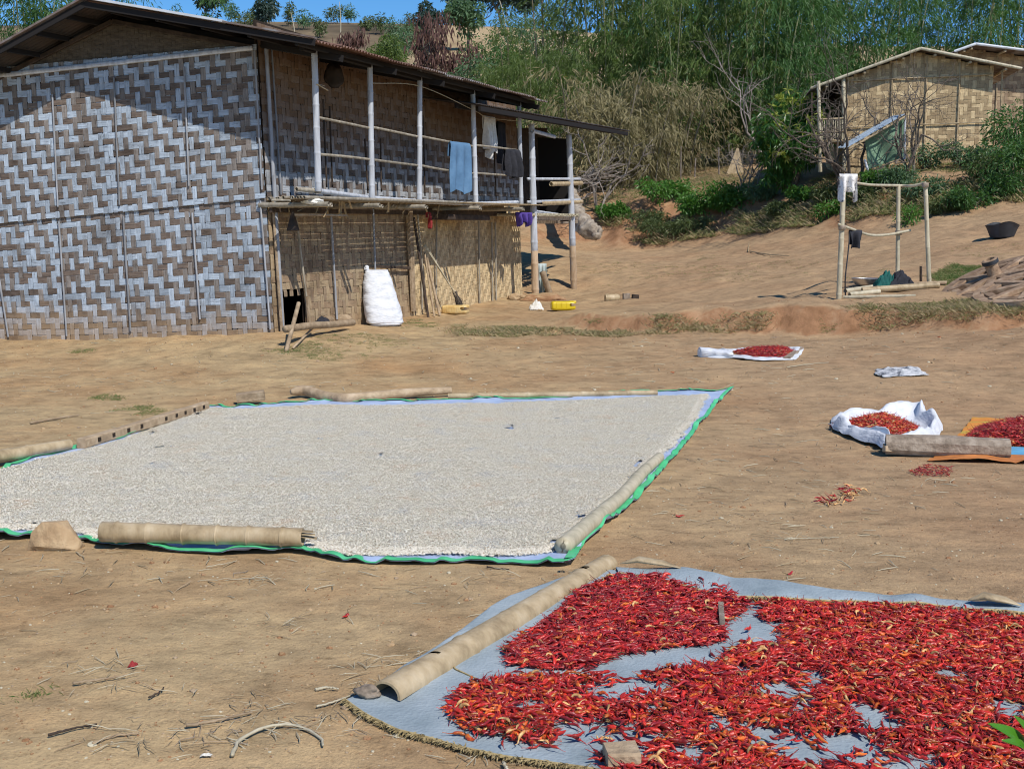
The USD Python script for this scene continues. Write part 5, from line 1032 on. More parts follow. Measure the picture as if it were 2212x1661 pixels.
cd = np.array([at(u, v, 66) for u, v in ((738, 88), (752, 82), (765, 86), (780, 80), (748, 95))]); k = rg.integers(0, len(cd), 420); P = cd[k]+rg.normal(size=(420, 3))*[.2, .2, .2]
part(t, 'stem', cat([tube(np.array([db-[0, 0, .2], (db+c)/2+[0, 0, .2], c+[0, 0, .3]]), [.04, .03, .02], 5) for c in cd]), M['bark']); part(t, 'dead_leaves', leaves(P, rg.normal(size=(420, 3))*.25+[0, 0, -1], .38, .08, rg, .1), M['l_dead'])
for i, (u, v, Y, h, r, m, w) in enumerate(((1130, 150, 70, 4.6, 2.6, 'l_grey', 'below the ochre field in the middle'), (1060, 160, 66, 3.8, 2.2, 'l_bam', 'right of the dead leaves above the eave'), (1010, 185, 60, 3.2, 1.8, 'l_grey', 'just above the eave under the dead leaves'), (1190, 130, 74, 5.0, 2.4, 'l_grey', 'left of the tall olive bamboo'), (870, 120, 80, 3.4, 2.0, 'l_grey', 'left of the dead leaved tree'), (845, 140, 70, 2.6, 1.5, 'l_olive', 'over the wavy eave left of the dead leaves'), (1120, 200, 58, 3.6, 2.2, 'l_olive', 'over the end of the corrugated eave'), (905, 165, 62, 2.4, 1.4, 'l_bam', 'under the dead leaves at the eave'), (500, 60, 85, 2.4, 1.6, 'l_olive', 'peeping above the pale verge of the roof'), (1230, 190, 60, 4.0, 2.2, 'l_grey', 'behind the tall olive bamboo'))):
    far('grey green hillside bush '+w if m == 'l_grey' else 'yellow green hillside bush '+w, u, v, Y, h, r, m, 1900, .26, .07, 80+i, name='hillside_bush', trunk=.06, lift=.08, cat_='shrub')
# bushes of the bank
def bush(label, u, v, Y, rx, rz, n, mat, seed, L=.12, W=.06, name='bank_bush'):
    rg = np.random.default_rng(seed); p = at(u, v, Y); b = np.array([p[0], Y, float(Hs(p[0], Y))]); t = thing(name, label, 'bush', b)
    nb_ = 9; c = b+np.stack([rg.uniform(-1, 1, nb_)*rx*.7, rg.normal(size=nb_)*rx*.22-.1, rz*rg.uniform(.3, .75, nb_)], 1)
    part(t, 'stem', cat([tube(np.array([b-[0, 0, .1], (b+q)/2+rg.normal(size=3)*.05, q]), [.02, .014, .006], 5) for q in c]), M['bark'])
    leaf_ball(t, 'foliage', c, rg.uniform(.35, .55, nb_)*rz*1.05, n, L, W, mat, rg, .3, .8)
bush('largest bright green bush at the top of the red bank', 1562, 440, 38.6, .95, .95, 2600, 'l_bush', 1)
bush('darker bush left of the largest bright green one', 1500, 440, 38.9, .5, .65, 1200, 'l_bush', 2)
bush('bright green low bush below the tan thicket nearest the house', 1330, 462, 40.4, .75, .45, 1500, 'l_bush', 3)
bush('leafy green bush left of the weedy part of the bank', 1432, 425, 40.2, 1.0, .7, 1900, 'l_bush', 4)
bush('small green bush under the mango tree', 1735, 405, 36.5, .5, .4, 700, 'l_bush', 5)
bush('green bush behind the top rail of the pole rack', 1892, 400, 34, .8, .5, 1300, 'l_bush', 6)
bush('small dark bush left of the white cloth on the rack', 1795, 400, 34.5, .45, .45, 700, 'l_bush', 7)
bush('dark green bush on the slope right of the pole rack', 2090, 430, 31.0, .75, .6, 1500, 'l_bam', 8, .12, .04)
bush('taller dark bush at the right border of the bank', 2190, 380, 31.5, .9, 1.3, 2600, 'l_bam', 9, .13, .045)
bush('grey green shrub below the corner of the golden hut', 2075, 370, 34.3, .8, .6, 1500, 'l_grey', 10, .10, .04)
bush('low shrub under the right wall of the golden hut', 2140, 375, 33.6, .7, .5, 1200, 'l_grey', 11, .10, .04)
bush('tall leafy shrub before the pinkish hut at the right border', 2200, 330, 33.5, .55, 1.5, 1800, 'l_bam', 12, .14, .05)
bush('pale leafed small shrub right of the green cloth shelter', 1995, 372, 34.6, .4, .7, 600, 'l_grey', 13, .12, .05)
bush('small green tuft at the foot of the middle rack pole', 1958, 460, 31.2, .25, .5, 400, 'l_bush', 14, .14, .03)
bush('weedy olive patch hanging down the left part of the bank', 1440, 500, 38.8, 1.0, .5, 2200, 'l_weed', 15, .12, .03)
bush('small weed tuft left of the pole rack cloth', 1690, 425, 36.6, .4, .3, 400, 'l_weed', 16, .1, .04)
for i, (u, v, Y, rx, rz, m, l) in enumerate(((1400, 470, 39.6, .7, .5, 'l_weed', 'tangled olive weeds at the left crest of the bank'), (1490, 485, 38.6, .8, .45, 'l_weed', 'tangled olive weeds below the darker bank bush'), (1640, 430, 38.0, .5, .5, 'l_grey', 'grey green shrub right of the largest bright bush'), (1690, 470, 36.4, .5, .35, 'l_weed', 'olive weeds halfway down the bank under the mango tree'), (1790, 440, 35.2, .6, .5, 'l_weed', 'dry olive weeds at the crest left of the rack'), (1850, 455, 34.0, .6, .4, 'l_weed', 'dry weeds on the bank just behind the left rack pole'), (2000, 430, 32.6, .7, .55, 'l_grey', 'grey green shrub on the bank behind the right rack pole'), (2040, 470, 31.4, .5, .35, 'l_weed', 'low olive weeds at the foot of the bank right of the rack'), (2150, 425, 31.2, .8, .7, 'l_bam', 'leafy dark shrub on the bank above the rubber tub'), (2120, 395, 32.2, .7, .7, 'l_weed', 'dry tall weeds below the right corner of the golden hut'), (1930, 395, 33.8, .5, .6, 'l_grey', 'shrub below the green cloth shelter'))):
    bush(l, u, v, Y, rx, rz, 1300, m, 40+i, .13, .035)
bare_shrub('large bare grey shrub in front of the golden hut', G_(1832, 390, 34.6), 5.0, .06, 21, 5, stems=5, mat='bark')
bare_shrub('bare shrub with few leaves right of the green cloth shelter', G_(1964, 385, 33.9), 4.0, .05, 22, 5, stems=3, mat='bark')
bare_shrub('pale bare bush left of the mango tree', G_(1610, 392, 39.5), 2.6, .03, 23, 4, stems=5)
bare_shrub('tall pale bare sapling above the mango tree', G_(1655, 390, 41), 5.6, .05, 24, 4, stems=1, spread=.5)
bare_shrub('pale bare branches spreading beside the rear of the house', G_(1285, 440, 41.0), 4.2, .05, 25, 4, stems=3)
rg = np.random.default_rng(14); t = thing('brush_pile', 'heap of cut bare branches against the tan thicket behind the house', 'brush pile', G_(1320, 400, 41.5))
for k in range(34):
    a = at(1250+rg.random()*30, 385+rg.normal()*8, 41.0); b = at(1290+rg.random()*75, 335+rg.random()*60, 41.0+rg.normal()*.4); part(t, 'branch', tube(spline([a, (a+b)/2+rg.normal(size=3)*.12, b], 8), np.linspace(.022, .008, 8), 5), M['twig'])

# ------------------------------------------------------------------ things about the house
M['sack_white'] = grainy('white_sackcloth', [(.46, .48, .52), (.58, .595, .63), (.64, .65, .68)], (8, 8, 14), .6, bump=.5, bscale=(14, 14, 60), vary=.04)
M['sack_soil'] = grainy('soiled_sackcloth', [(.42, .38, .30), (.62, .59, .53), (.72, .71, .68)], (6, 6, 6), .7, bump=.5, bscale=(20, 20, 20), vary=.04)
M['cloth_dark'] = grainy('black_cloth', [(.012, .013, .018), (.03, .03, .038)], (8, 8, 8), .85, bump=.4, vary=.1)
M['cloth_white'] = grainy('white_cloth', [(.50, .50, .50), (.70, .69, .68), (.76, .76, .77)], (9, 9, 9), .8, bump=.4, vary=.05)
M['cloth_blue'] = grainy('faded_blue_cloth', [(.06, .13, .23), (.085, .175, .30), (.11, .21, .34)], (4, 4, 4), .85, bump=.3, vary=0)
M['cloth_purple'] = grainy('purple_cloth', [(.05, .03, .17), (.09, .05, .28)], (6, 6, 6), .8, bump=.4, vary=0)
M['cloth_teal'] = grainy('teal_cloth', [(.006, .06, .055), (.01, .12, .10)], (6, 6, 6), .8, bump=.4, vary=0)
M['cloth_red'] = plain('red_cloth', (.24, .02, .02), .8)
M['plas_y'] = grainy('yellow_plastic', [(.50, .36, .008), (.62, .46, .012)], (5, 5, 5), .35, vary=0, spec=.5)
M['plas_t'] = grainy('faded_tan_plastic', [(.42, .24, .07), (.60, .42, .17), (.66, .53, .28)], (5, 5, 5), .45, bump=.1, vary=0, spec=.5)
M['metal'] = usdkit.material(stage, '/World/Looks/tin_basin', {'p': ('principled_bsdf', {'base_color': (.55, .55, .55), 'metallic': 1.0, 'roughness': .38})}, surface='p.BSDF')
M['rubber'] = grainy('black_rubber', [(.018, .02, .024), (.04, .042, .05)], (6, 6, 6), .6, vary=0)
def loft(secs, sides=28, wr=.0, seed=0, freq=(2, 9)):
    """A stuffed skin through (centre, half width vector a, half depth vector b) sections, with creases."""
    rg = np.random.default_rng(seed); n = len(secs); ang = np.arange(sides)*2*np.pi/sides; R = []
    for i, (c, a, b) in enumerate(secs):
        e = .72; ca, sa = np.cos(ang), np.sin(ang)
        R.append(np.asarray(c)+np.sign(ca)[:, None]*np.abs(ca)[:, None]**e*np.asarray(a)+np.sign(sa)[:, None]*np.abs(sa)[:, None]**e*np.asarray(b))
    R = np.array(R); cen = R.mean(1, keepdims=True); dirv = unit(R-cen)
    k = fbm(np.stack([np.tile(np.cos(ang)*freq[0]*.5, (n, 1)), np.tile(np.sin(ang)*freq[0]*.5, (n, 1)), np.linspace(0, freq[1], n)[:, None]+0*ang], -1), 3, seed)-.5
    R = R+dirv*(k*wr)[..., None]
    v = R.reshape(-1, 3); i, j = np.meshgrid(np.arange(n-1), np.arange(sides), indexing='ij')
    q = np.stack([i*sides+j, i*sides+(j+1) % sides, (i+1)*sides+(j+1) % sides, (i+1)*sides+j], -1).reshape(-1, 4)
    v = np.vstack([v, cen[0], cen[-1]]); m = n*sides; kk = np.arange(sides)
    return v, np.vstack([q[:, [0, 1, 2]], q[:, [0, 2, 3]], np.stack([np.full(sides, m), (kk+1) % sides, kk], 1), np.stack([np.full(sides, m+1), m-sides+kk, m-sides+(kk+1) % sides], 1)])
def interp_secs(keys, n):
    t = np.linspace(0, 1, len(keys)); out = []
    for x in np.linspace(0, 1, n): out.append(tuple(np.array([np.interp(x, t, [k[j][c] for k in keys]) for c in range(3)]) for j in range(3)))
    return out
def drape(center, wv, h, rg, n=26, folds=3, depth=.05, taper=1.0, back=None, ragged=.03, over=.06):
    """Cloth hung over a bar: centre of the fold line, half-width vector, drop."""
    s = np.linspace(-1, 1, n)[None, :]; t = np.linspace(-.35 if back is None else -back, 1, n)[:, None]
    out = unit(np.cross([0, 0, 1.], wv)); out = out if out[1] < 0 else -out; ph = rg.uniform(0, 6, 2)
    hem_ = 1+ragged*np.sin(s*4+ph[0])*(t > .9)
    z = np.where(t < 0, t*h*1.0, -t*h)*hem_; z = -np.abs(t)*h*hem_
    o = np.where(t < 0, -.03, .03)*np.minimum(1, np.abs(t)*12)+depth*np.sin(s*folds*np.pi+ph[0]+t*1.3)*np.minimum(np.abs(t)*1.5, 1)*np.where(t < 0, .4, 1)
    P = np.asarray(center)+np.asarray(wv)*(s*(1+(taper-1)*np.abs(t)))[..., None]+np.array([0, 0, 1.])*z[..., None]+out*o[..., None]
    return thick_sheet(P, .006)
def rag(center, size, rg, n=40, h=.10, seed=0):
    """A crumpled cloth heap on the ground."""
    s, t = np.meshgrid(np.linspace(-1, 1, n), np.linspace(-1, 1, n)); r = np.maximum(np.abs(s), np.abs(t))
    q = np.stack([s*2.3, t*2.3, 0*s], -1); f = fbm(q+seed, 4, seed); rad = .75+.5*(fbm(np.stack([s*1.2, t*1.2, 0*s+5], -1), 3, seed+1)-.3)
    x, y = s*size[0]*rad, t*size[1]*rad; X, Y = center[0]+x, center[1]+y
    z = Hs(X, Y)+.012+h*np.clip(1-r**2.2, 0, 1)*(.25+1.4*f)+np.abs(fbm(q*2.2, 3, seed+2)-.5)*h*.7
    return thick_sheet(np.stack([X, Y, z], -1), .005)
rg = np.random.default_rng(40)
# white sack leaning on the wall
sk = thing('full_sack', 'tall stuffed white sack leaning against the woven side wall', 'sack', gz(onplane(835, 684, SP+NR*.45, NR), 0))
b0 = gz(onplane(833, 683, SP+NR*.42, NR), .0); t0 = onplane(814, 583, SP+NR*.16, NR); vv_ = t0-b0; wx = RD*.42*.9+NR*.0
wx = unit(np.array([1., .25, 0])); wy = unit(np.array([-.25, 1, 0])); ks = []
for t, hw_, hd in ((0, .25, .17), (.06, .325, .22), (.25, .325, .225), (.5, .295, .205), (.75, .262, .185), (.92, .222, .155), (.98, .20, .09), (1.0, .19, .04)): ks.append((b0+vv_*t+wx*(-.02*np.sin(t*3)), wx*hw_, wy*hd))
part(sk, 'bag', loft(interp_secs(ks, 90), 48, .045, 3, (3.5, 17)), M['sack_white'], True)
part(sk, 'tied_corner', blob(t0-wx*.18+np.array([0, 0, .03]), (.045, .04, .05), 3, .5), M['sack_white'], True)
p_ = ground(806, 688); single('crumpled_sack', 'flattened greenish white sack crumpled at the foot of the tall white sack', 'sack', rag(p_, (.42, .3), rg, 44, .22, 2), M['sack_soil'], True)
# log bench by the doorway
p0, p1 = gz(onplane(616, 690, SP+NR*.75, NR), .27), gz(onplane(762, 686, SP+NR*.55, NR), .13)
t_ = thing('log_bench', 'crude log on crossed sticks in front of the dark low doorway', 'log', gz((p0+p1)/2, 0)); part(t_, 'log', tube(spline([p0, (p0*2+p1)/3+[0, 0, .015], (p0+p1*2)/3, p1], 24), .055, 12), M['wood_tan'], True)
q0, q1 = gz(onplane(617, 716, SP+NR*.9, NR), 0), onplane(645, 655, SP+NR*.62, NR); part(t_, 'leg', tube(np.array([q0, (q0+q1)/2, q1]), .032, 9), M['wood_tan'], True)
q0, q1 = gz(onplane(632, 709, SP+NR*.9, NR), .02), gz(onplane(676, 693, SP+NR*.5, NR), .1); part(t_, 'brace', tube(np.array([q0, q1]), .018, 8), M['wood_tan'], True)
p0, p1 = gz(ground(702, 704), .09), gz(ground(768, 692), .10); single('short_log', 'short pale log on the ground below the log bench', 'log', tube(spline([p0, (p0+p1)/2+[0, 0, .01], p1], 10), [.07]*10, 12), M['wood_tan'], 40)
single('dark_cloth', 'black cloth hung over the end of the short pale log', 'cloth', rag(gz(ground(694, 706), 0), (.17, .18), rg, 30, .12, 6), M['cloth_dark'], True)
single('clay_shard', 'brown curved shard standing behind the log bench by the wall', 'shard', blob(gz(onplane(742, 678, SP+NR*.12, NR), .12), (.14, .03, .09), 6, .25, 3), M['wood_tan'], True)
# poles and broom leaning on the wall
for (ub, vb), (ut, vt), r, lbl, m in (((925, 668), (894, 470), .026, 'dark pole leaning left of the broom from ground to balcony', 'wood_dark'), ((950, 672), (922, 558), .028, 'brown pole leaning beside the broom', 'wood_tan'), ((938, 670), (917, 545), .018, 'thin stick leaning between the two poles by the broom', 'wood_tan'), ((1189, 640), (1172, 588), .075, 'short thick log leaning between the two tall wing posts', 'wood_tan')):
    if ub < 1100: a, b = gz(onplane(ub, vb, SP+NR*.38, NR), 0), onplane(ut, vt, SP+NR*.08, NR)
    else: a, b = gz(at(ub, vb, 28.2), 0), at(ut, vt, 28.0)
    single('leaning_pole', lbl, 'pole', tube(spline([a, (a+b)/2, b], 8), [r]*8, 10), M[m], True)
t_ = thing('broom', 'long handled twig broom leaning against the side wall', 'broom', gz(onplane(1002, 664, SP+NR*.5, NR), 0)); bt_, bm, bb_ = onplane(918, 530, SP+NR*.08, NR), onplane(982, 632, SP+NR*.35, NR), gz(onplane(1000, 660, SP+NR*.5, NR), .02)
part(t_, 'handle', cat([tube(np.array([bt_+rg.normal(size=3)*.012, (bt_+bm)/2+rg.normal(size=3)*.012, bm]), .010, 6) for _ in range(4)]), M['bam_pale'], True)
rb_ = bb_-bm; part(t_, 'bristles', cat([tube(np.array([bm+rg.normal(size=3)*.015, bm+rb_*.5+rg.normal(size=3)*.03, bm+rb_*rg.uniform(.85, 1.12)+rg.normal(size=3)*[.07, .06, .03]]), [.005, .004, .002], 4, cap=False) for _ in range(110)]), M['bark'], kind='stuff')
part(t_, 'binding', tube(np.array([bm-rb_*.12, bm+rb_*.12]), .035, 8), M['bam_tan'], True)
# jerrycans
def jerrycan(name, label, p, L, Hh, D, yaw, mat, dirty=False):
    t = thing(name, label, 'jerrycan', p); ux = np.array([math.cos(yaw), math.sin(yaw), 0]); uy = np.array([-ux[1], ux[0], 0]); uz = np.array([0, 0, 1.])
    import manifold3d as m3
    def rbox(cx, cy, cz, sx, sy, sz, r): return m3.Manifold.batch_hull([m3.Manifold.sphere(r, 12).translate([cx+a*(sx/2-r), cy+b*(sy/2-r), cz+c*(sz/2-r)]) for a in (-1, 1) for b in (-1, 1) for c in (-1, 1)])
    body = rbox(0, 0, Hh/2, L, D, Hh, .05)
    body = body-rbox(L*.42, 0, Hh*.62, L*.36, D*1.3, Hh*.34, .03)+rbox(L*.40, 0, Hh*.90, L*.30, .05, Hh*.15, .02)
    for k in (-.3, -.1, .1): body = body-rbox(L*k, -D/2, Hh/2, .012, .016, Hh*.7, .004)
    me = body.to_mesh(); v = np.array(me.vert_properties[:, :3]); R = np.stack([ux, uy, uz], 0)
    part(t, 'body', (v@R+p, np.array(me.tri_verts)), M[mat], 40)
    part(t, 'cap', lathe([[0, 0], [.03, 0], [.03, .04], [0, .04]], 14, axis=ux, at=p+ux*(L*.26)+uz*Hh*.62-uy*D*.1), M[mat], 30)
jerrycan('jerrycan', 'faded tan yellow jerrycan lying by the foot of the broom', ground(984, 678), .52, .17, .26, -.25, 'plas_t')
jerrycan('jerrycan', 'bright yellow jerrycan lying near the tall wing post', ground(1216, 670), .50, .18, .26, .1, 'plas_y')
single('white_bag', 'crumpled whitish plastic bag beside the bright yellow jerrycan', 'plastic bag', rag(ground(1158, 670), (.16, .14), rg, 26, .16, 9), M['sack_soil'], True)
single('shirt', 'pale grey shirt hung behind the foot of the tall wing post', 'shirt', drape(at(1171, 568, 28.3), np.array([.10, .0, 0]), .72, rg, folds=2.5, depth=.05, taper=1.25), grainy('pale_shirt', [(.20, .25, .23), (.36, .42, .41), (.60, .62, .64)], (4, 4, 3), .8, bump=.3, vary=0), True)
for i, (u, v, s, w) in enumerate(((1110, 648, .10, 'larger stone at the wall end beside the tall wing post'), (1128, 648, .075, 'smaller stone between the wall end and the tall post'))): single('stone', w, 'stone', blob(ground(u, v)+[0, 0, s*.6], (s*1.3, s, s*.9), 30+i, .4), M['rock'], 35)
single('soil_mound', 'small mound of red soil around the tall wing post', 'soil', blob(gz(at(1170, 655, 26.8), -.05), (.55, .4, .22), 4, .4, 4), M['earth'], True)
t_ = thing('bamboo_stub', 'short hollow bamboo stub lying on the terrace right of the house', 'bamboo stub', ground(1322, 652)); a = gz(ground(1307, 652), .08); part(t_, 'culm', bamboo(a, a+np.array([.30, .05, 0]), .085, .08, node=.12, hollow=True), M['bam_tan'], True)
t_ = thing('wood_offcut', 'two dark wood offcuts lying right of the hollow bamboo stub', 'wood', ground(1352, 648)); a = gz(ground(1346, 648), .07); part(t_, 'block', beam(a, a+[.14, .02, 0], .12, .14, jit=.08), M['wood_grey']); part(t_, 'block', beam(a+[.20, .05, -.01], a+[.33, .08, -.02], .1, .12, jit=.08), M['wood_dark'])
# hanging things
single('blue_cloth', 'faded blue cloth hanging over the balcony rails', 'cloth', drape(bpt(993, 307, .02), unit(bpt(1012, 310)-bpt(970, 305))*float(np.linalg.norm(bpt(1012, 310)-bpt(970, 305)))*.5, .93, rg, folds=2.6, depth=.045, taper=1.12, back=.3, ragged=.06), M['cloth_blue'], True)
single('white_shirt', 'white shirt hanging from the line at the balcony end', 'shirt', drape(bpt(1056, 250, -.25), RD*.19+NR*.04, .78, rg, folds=3.4, depth=.10, taper=.6, ragged=.15), M['cloth_white'], True)
single('black_jacket', 'crumpled black jacket hung on the last balcony rail', 'jacket', drape(bpt(1106, 322, .03), RD*.26+NR*.05, .58, rg, folds=2.5, depth=.11, taper=1.1, back=.8), M['cloth_dark'], True)
single('dark_trousers', 'dark trousers hanging in the shade behind the white shirt', 'trousers', drape(bpt(1082, 262, -.5), RD*.2, .9, rg, folds=2, depth=.05), M['cloth_dark'], True)
single('purple_cloth', 'purple cloth dangling from the deck by the tall wing post', 'cloth', drape(kp(1131, 459, .12), np.array([.17, .1, 0]), .24, rg, folds=2.5, depth=.09, taper=.7, ragged=.3), M['cloth_purple'], True)
single('red_ribbon', 'thin red rag hanging under the balcony floor', 'rag', drape(spt(925, 458, .5), RD*.05, .30, rg, folds=2, depth=.04, taper=.3), M['cloth_red'], True)
single('conical_trap', 'grey conical basket hanging under the balcony near the corner', 'basket', lathe([[.015, .30], [.025, .27], [.10, .0], [.085, -.01], [0, .0]], 16, at=onplane(633, 498, SP+NR*.3, NR)), M['wood_dark'], 40)
single('cloth_bundle', 'pale cloth bundle stuffed under the balcony floor', 'bundle', blob(onplane(678, 436, SP+NR*.75, NR), (.16, .12, .05), 4, .5), M['sack_soil'], True)
single('dark_basket', 'black round basket hanging high on the shaded upper wall', 'basket', blob(onplane(722, 165, SP+NR*.18, NR), (.16, .16, .2), 8, .3), M['dark'], True)
# fallen gnarled trunk at the foot of the bank
pts = [at(1226, 380, 40.2), at(1238, 430, 39.0), at(1250, 462, 38.2), at(1262, 486, 37.5), at(1276, 499, 37.0), at(1296, 507, 36.6)]; pth = spline(pts, 60)
v, f = tube(pth, np.interp(np.linspace(0, 1, 60), [0, .3, .6, .8, .92, 1], [.10, .20, .27, .26, .17, .10]), 24); ct = np.vstack([np.repeat(pth, 24, 0), pth[:1], pth[-1:]])
v = v+unit(v-ct)*((fbm(v*5.5, 4, 3)-.45)*.36)[:, None]; t_ = thing('gnarled_trunk', 'pale gnarled tree trunk slanting down the red bank behind the house', 'tree trunk', gz(pts[4], 0)); part(t_, 'trunk', (v, f), grainy('pale_bark', [(.12, .09, .07), (.27, .225, .175), (.40, .35, .29)], (5, 5, 5), .9, bump=.9, vary=0), True)
part(t_, 'knot', blob(at(1277, 496, 36.9), (.16, .14, .12), 8, .6), M['wood_tan'], True)
# the pole rack
rk = thing('pole_rack', 'open wash rack of three bamboo poles with crossbars', 'rack', ground(1900, 632))
def up_from(u, v, ut, vt): b = ground(u, v); t = at(ut, vt, b[1]+.0); return b-[0, 0, .1], t
R1, R2, R3 = up_from(1812, 645, 1823, 384), up_from(1939, 612, 1941, 400), up_from(2008, 612, 1999, 396)
for (b, t), r in ((R1, .048), (R2, .040), (R3, .042)): part(rk, 'pole', bamboo(b, t, r, r*.9, node=.42), M['bam_pale'], True)
mid = (R1[1]*.98+R2[1])/2; p = spline([at(1838, 394, R1[1][1]), at(1885, 400, (R1[1][1]+R2[1][1])/2), R2[1]+[0, 0, -.01], at(1970, 402, (R2[1][1]+R3[1][1])/2), R3[1]+[0.01, 0, .0]], 30); part(rk, 'crossbar', tube(p, np.linspace(.022, .028, 30), 8), M['bam_pale'], True)
yl = lambda u: np.interp(u, [1812, 1939], [R1[0][1], R2[0][1]])-.06
p = spline([at(u, v, yl(u)) for u, v in ((1812, 485), (1840, 495), (1880, 508), (1920, 507), (1966, 498))], 24); part(rk, 'crossbar', tube(p, .024, 8), M['bam_pale'], True)
for u, v, y in ((1819, 492, R1[0][1]), (1941, 503, R2[0][1]), (1999, 400, R3[0][1])): part(rk, 'lashing', tube(np.array([at(u, v-5, y-.02), at(u, v+5, y-.02)]), .062, 9), M['wood_grey'], True)
part(rk, 'stub', bamboo(ground(2003, 608)-[.12, 0, 0], ground(2003, 608)+[-.13, 0, .28], .025), M['wood_dark'], True)
single('white_cloth', 'white and black patterned cloth hung over the top of the left rack pole', 'cloth', drape(R1[1]+[.07, -.02, .06], np.array([.155, .0, 0]), .36, rg, folds=2.2, depth=.09, taper=1.0, back=.8, ragged=.35), grainy('white_black_print', [(.03, .03, .035), (.55, .53, .52), (.72, .70, .68)], (12, 12, 12), .8, bump=.3, vary=0, ramp=[.36, .42, .6]), True)
single('black_pouch', 'black cloth pouch hanging from the lower crossbar of the rack', 'pouch', drape(at(1848, 497, yl(1848)-.03), np.array([.115, .03, 0]), .32, rg, folds=1.5, depth=.06, taper=.95, back=.8), M['cloth_dark'], True)
p = spline([at(1836, 500, yl(1836)), at(1832, 545, yl(1836)-.03), at(1826, 600, yl(1830)), ground(1826, 640)+[0, 0, .02]], 20); single('hose', 'thin dark hose hanging down beside the left rack pole', 'hose', tube(p, .012, 7), M['rubber'], True)
fl = [((1826, 634), (1908, 622), .05, 'bam_pale', 'pale bamboo log on the ground at the rack, leftmost of the floor logs'), ((1862, 634), (2028, 622), .062, 'bam_tan', 'thickest bamboo log along the front of the rack floor'), ((1835, 641), (1900, 634), .045, 'bam_pale', 'short bamboo piece with an open end at the left rack pole'), ((1822, 645), (1978, 642), .028, 'bam_pale', 'thin pale bamboo in front of the rack floor'), ((1950, 618), (2045, 614), .035, 'wood_tan', 'thin log under the right rack poles')]
for i, (a, b, r, m, l) in enumerate(fl):
    p0, p1 = gz(ground(*a), r*.8), gz(ground(*b), r*.8); single('floor_log', l, 'log', bamboo(p0, p1, r, r*.95, node=.35, sides=12, seed=i, hollow=True), M[m], True)
p = gz(ground(1872, 622), .0); single('metal_basin', 'shallow shiny metal basin on the logs inside the rack', 'basin', lathe([[.20, .02], [.27, .12], [.28, .12], [.285, .115], [.21, .0], [0, 0]], 32, at=p+[0, 0, .06]), M['metal'], 40)
single('teal_cloth', 'dark teal cloth heap on the edge of the metal basin', 'cloth', rag(ground(1912, 625), (.22, .16), rg, 30, .26, 12), M['cloth_teal'], True)
single('black_cloth', 'black cloth heap right of the teal cloth in the rack', 'cloth', rag(ground(1945, 624), (.28, .18), rg, 30, .22, 13), M['cloth_dark'], True)
# cart wheels
def wheel(label, c, nrm, R, hub, seed):
    rg = np.random.default_rng(seed); nrm = unit(nrm); a = unit(np.cross(nrm, [0, 1., 0])); b = np.cross(nrm, a); t = thing('cart_wheel', label, 'cart wheel', c)
    m = lathe([[R*.83, -.05], [R, -.055], [R+.01, 0], [R, .055], [R*.83, .05], [R*.81, 0], [R*.83, -.05]], 48, axis=nrm, at=c); part(t, 'rim', m, M['wheelwood'], 30)
    for k in range(7):
        y0 = (k-3)*R*.235; L_ = math.sqrt(max(0, (R*.86)**2-y0**2)); part(t, 'plank', beam(c+b*y0-a*L_-nrm*.02, c+b*y0+a*L_-nrm*.02, R*.225, .035, up=nrm, jit=.03, seed=k), M['wheelwood'])
    for k in range(9):
        th = k*2*np.pi/9+.2; d = a*math.cos(th)+b*math.sin(th); part(t, 'spoke', beam(c+d*.10+nrm*.05, c+d*R*.86+nrm*.03, .12+.03*rg.random(), .08, up=nrm, jit=.04, seed=k), M['wheelwood'])
    for k in range(9):
        th = (k+.5)*2*np.pi/9+.2; d = a*math.cos(th)+b*math.sin(th); s = np.cross(nrm, d); part(t, 'felloe', beam(c+d*R*.72-s*.18+nrm*.02, c+d*R*.72+s*.18+nrm*.02, .12, .06, up=nrm, jit=.05, seed=k), M['wheelwood'])
    if hub: part(t, 'hub', lathe([[.17, -.05], [.17, .05], [.115, .10], [.10, .26], [.125, .28], [.13, .36], [.09, .37], [.085, .30], [0, .30]], 24, axis=nrm, at=c), M['wheelwood'], 40); part(t, 'hub_band', lathe([[.128, .29], [.137, .29], [.137, .35], [.128, .35]], 24, axis=nrm, at=c), M['rubber'], 40)
M['wheelwood'] = grainy('wheel_wood', [(.14, .085, .05), (.27, .18, .115), (.38, .285, .20)], (7, 7, 7), .8, bump=.5, bscale=(30, 30, 30), vary=.15)
g0 = ground(2150, 628); wheel('big wooden cart wheel with a tall hub lying tilted by the rack', at(2152, 603, g0[1]), [-.40, -.09, .91], .92, True, 1)
g0 = ground(2215, 642); wheel('second wooden cart wheel propped in front of the hubbed one', at(2236, 620, g0[1]-.5), [-.28, -.12, .95], .92, False, 2)
p = ground(2164, 514); single('rubber_tub', 'black rubber tub with a sagging rim standing on the upper terrace', 'tub', (lambda m: (m[0]+np.c_[0*m[0][:, :2], np.where(m[0][:, 2] > p[2]+.2, .04*np.cos((m[0][:, 0]-p[0])*9), 0)], m[1]))(lathe([[0, 0], [.22, 0], [.25, .03], [.345, .31], [.36, .31], [.345, .29], [.24, .05], [0, .04]], 32, at=p)), M['rubber'], 40)
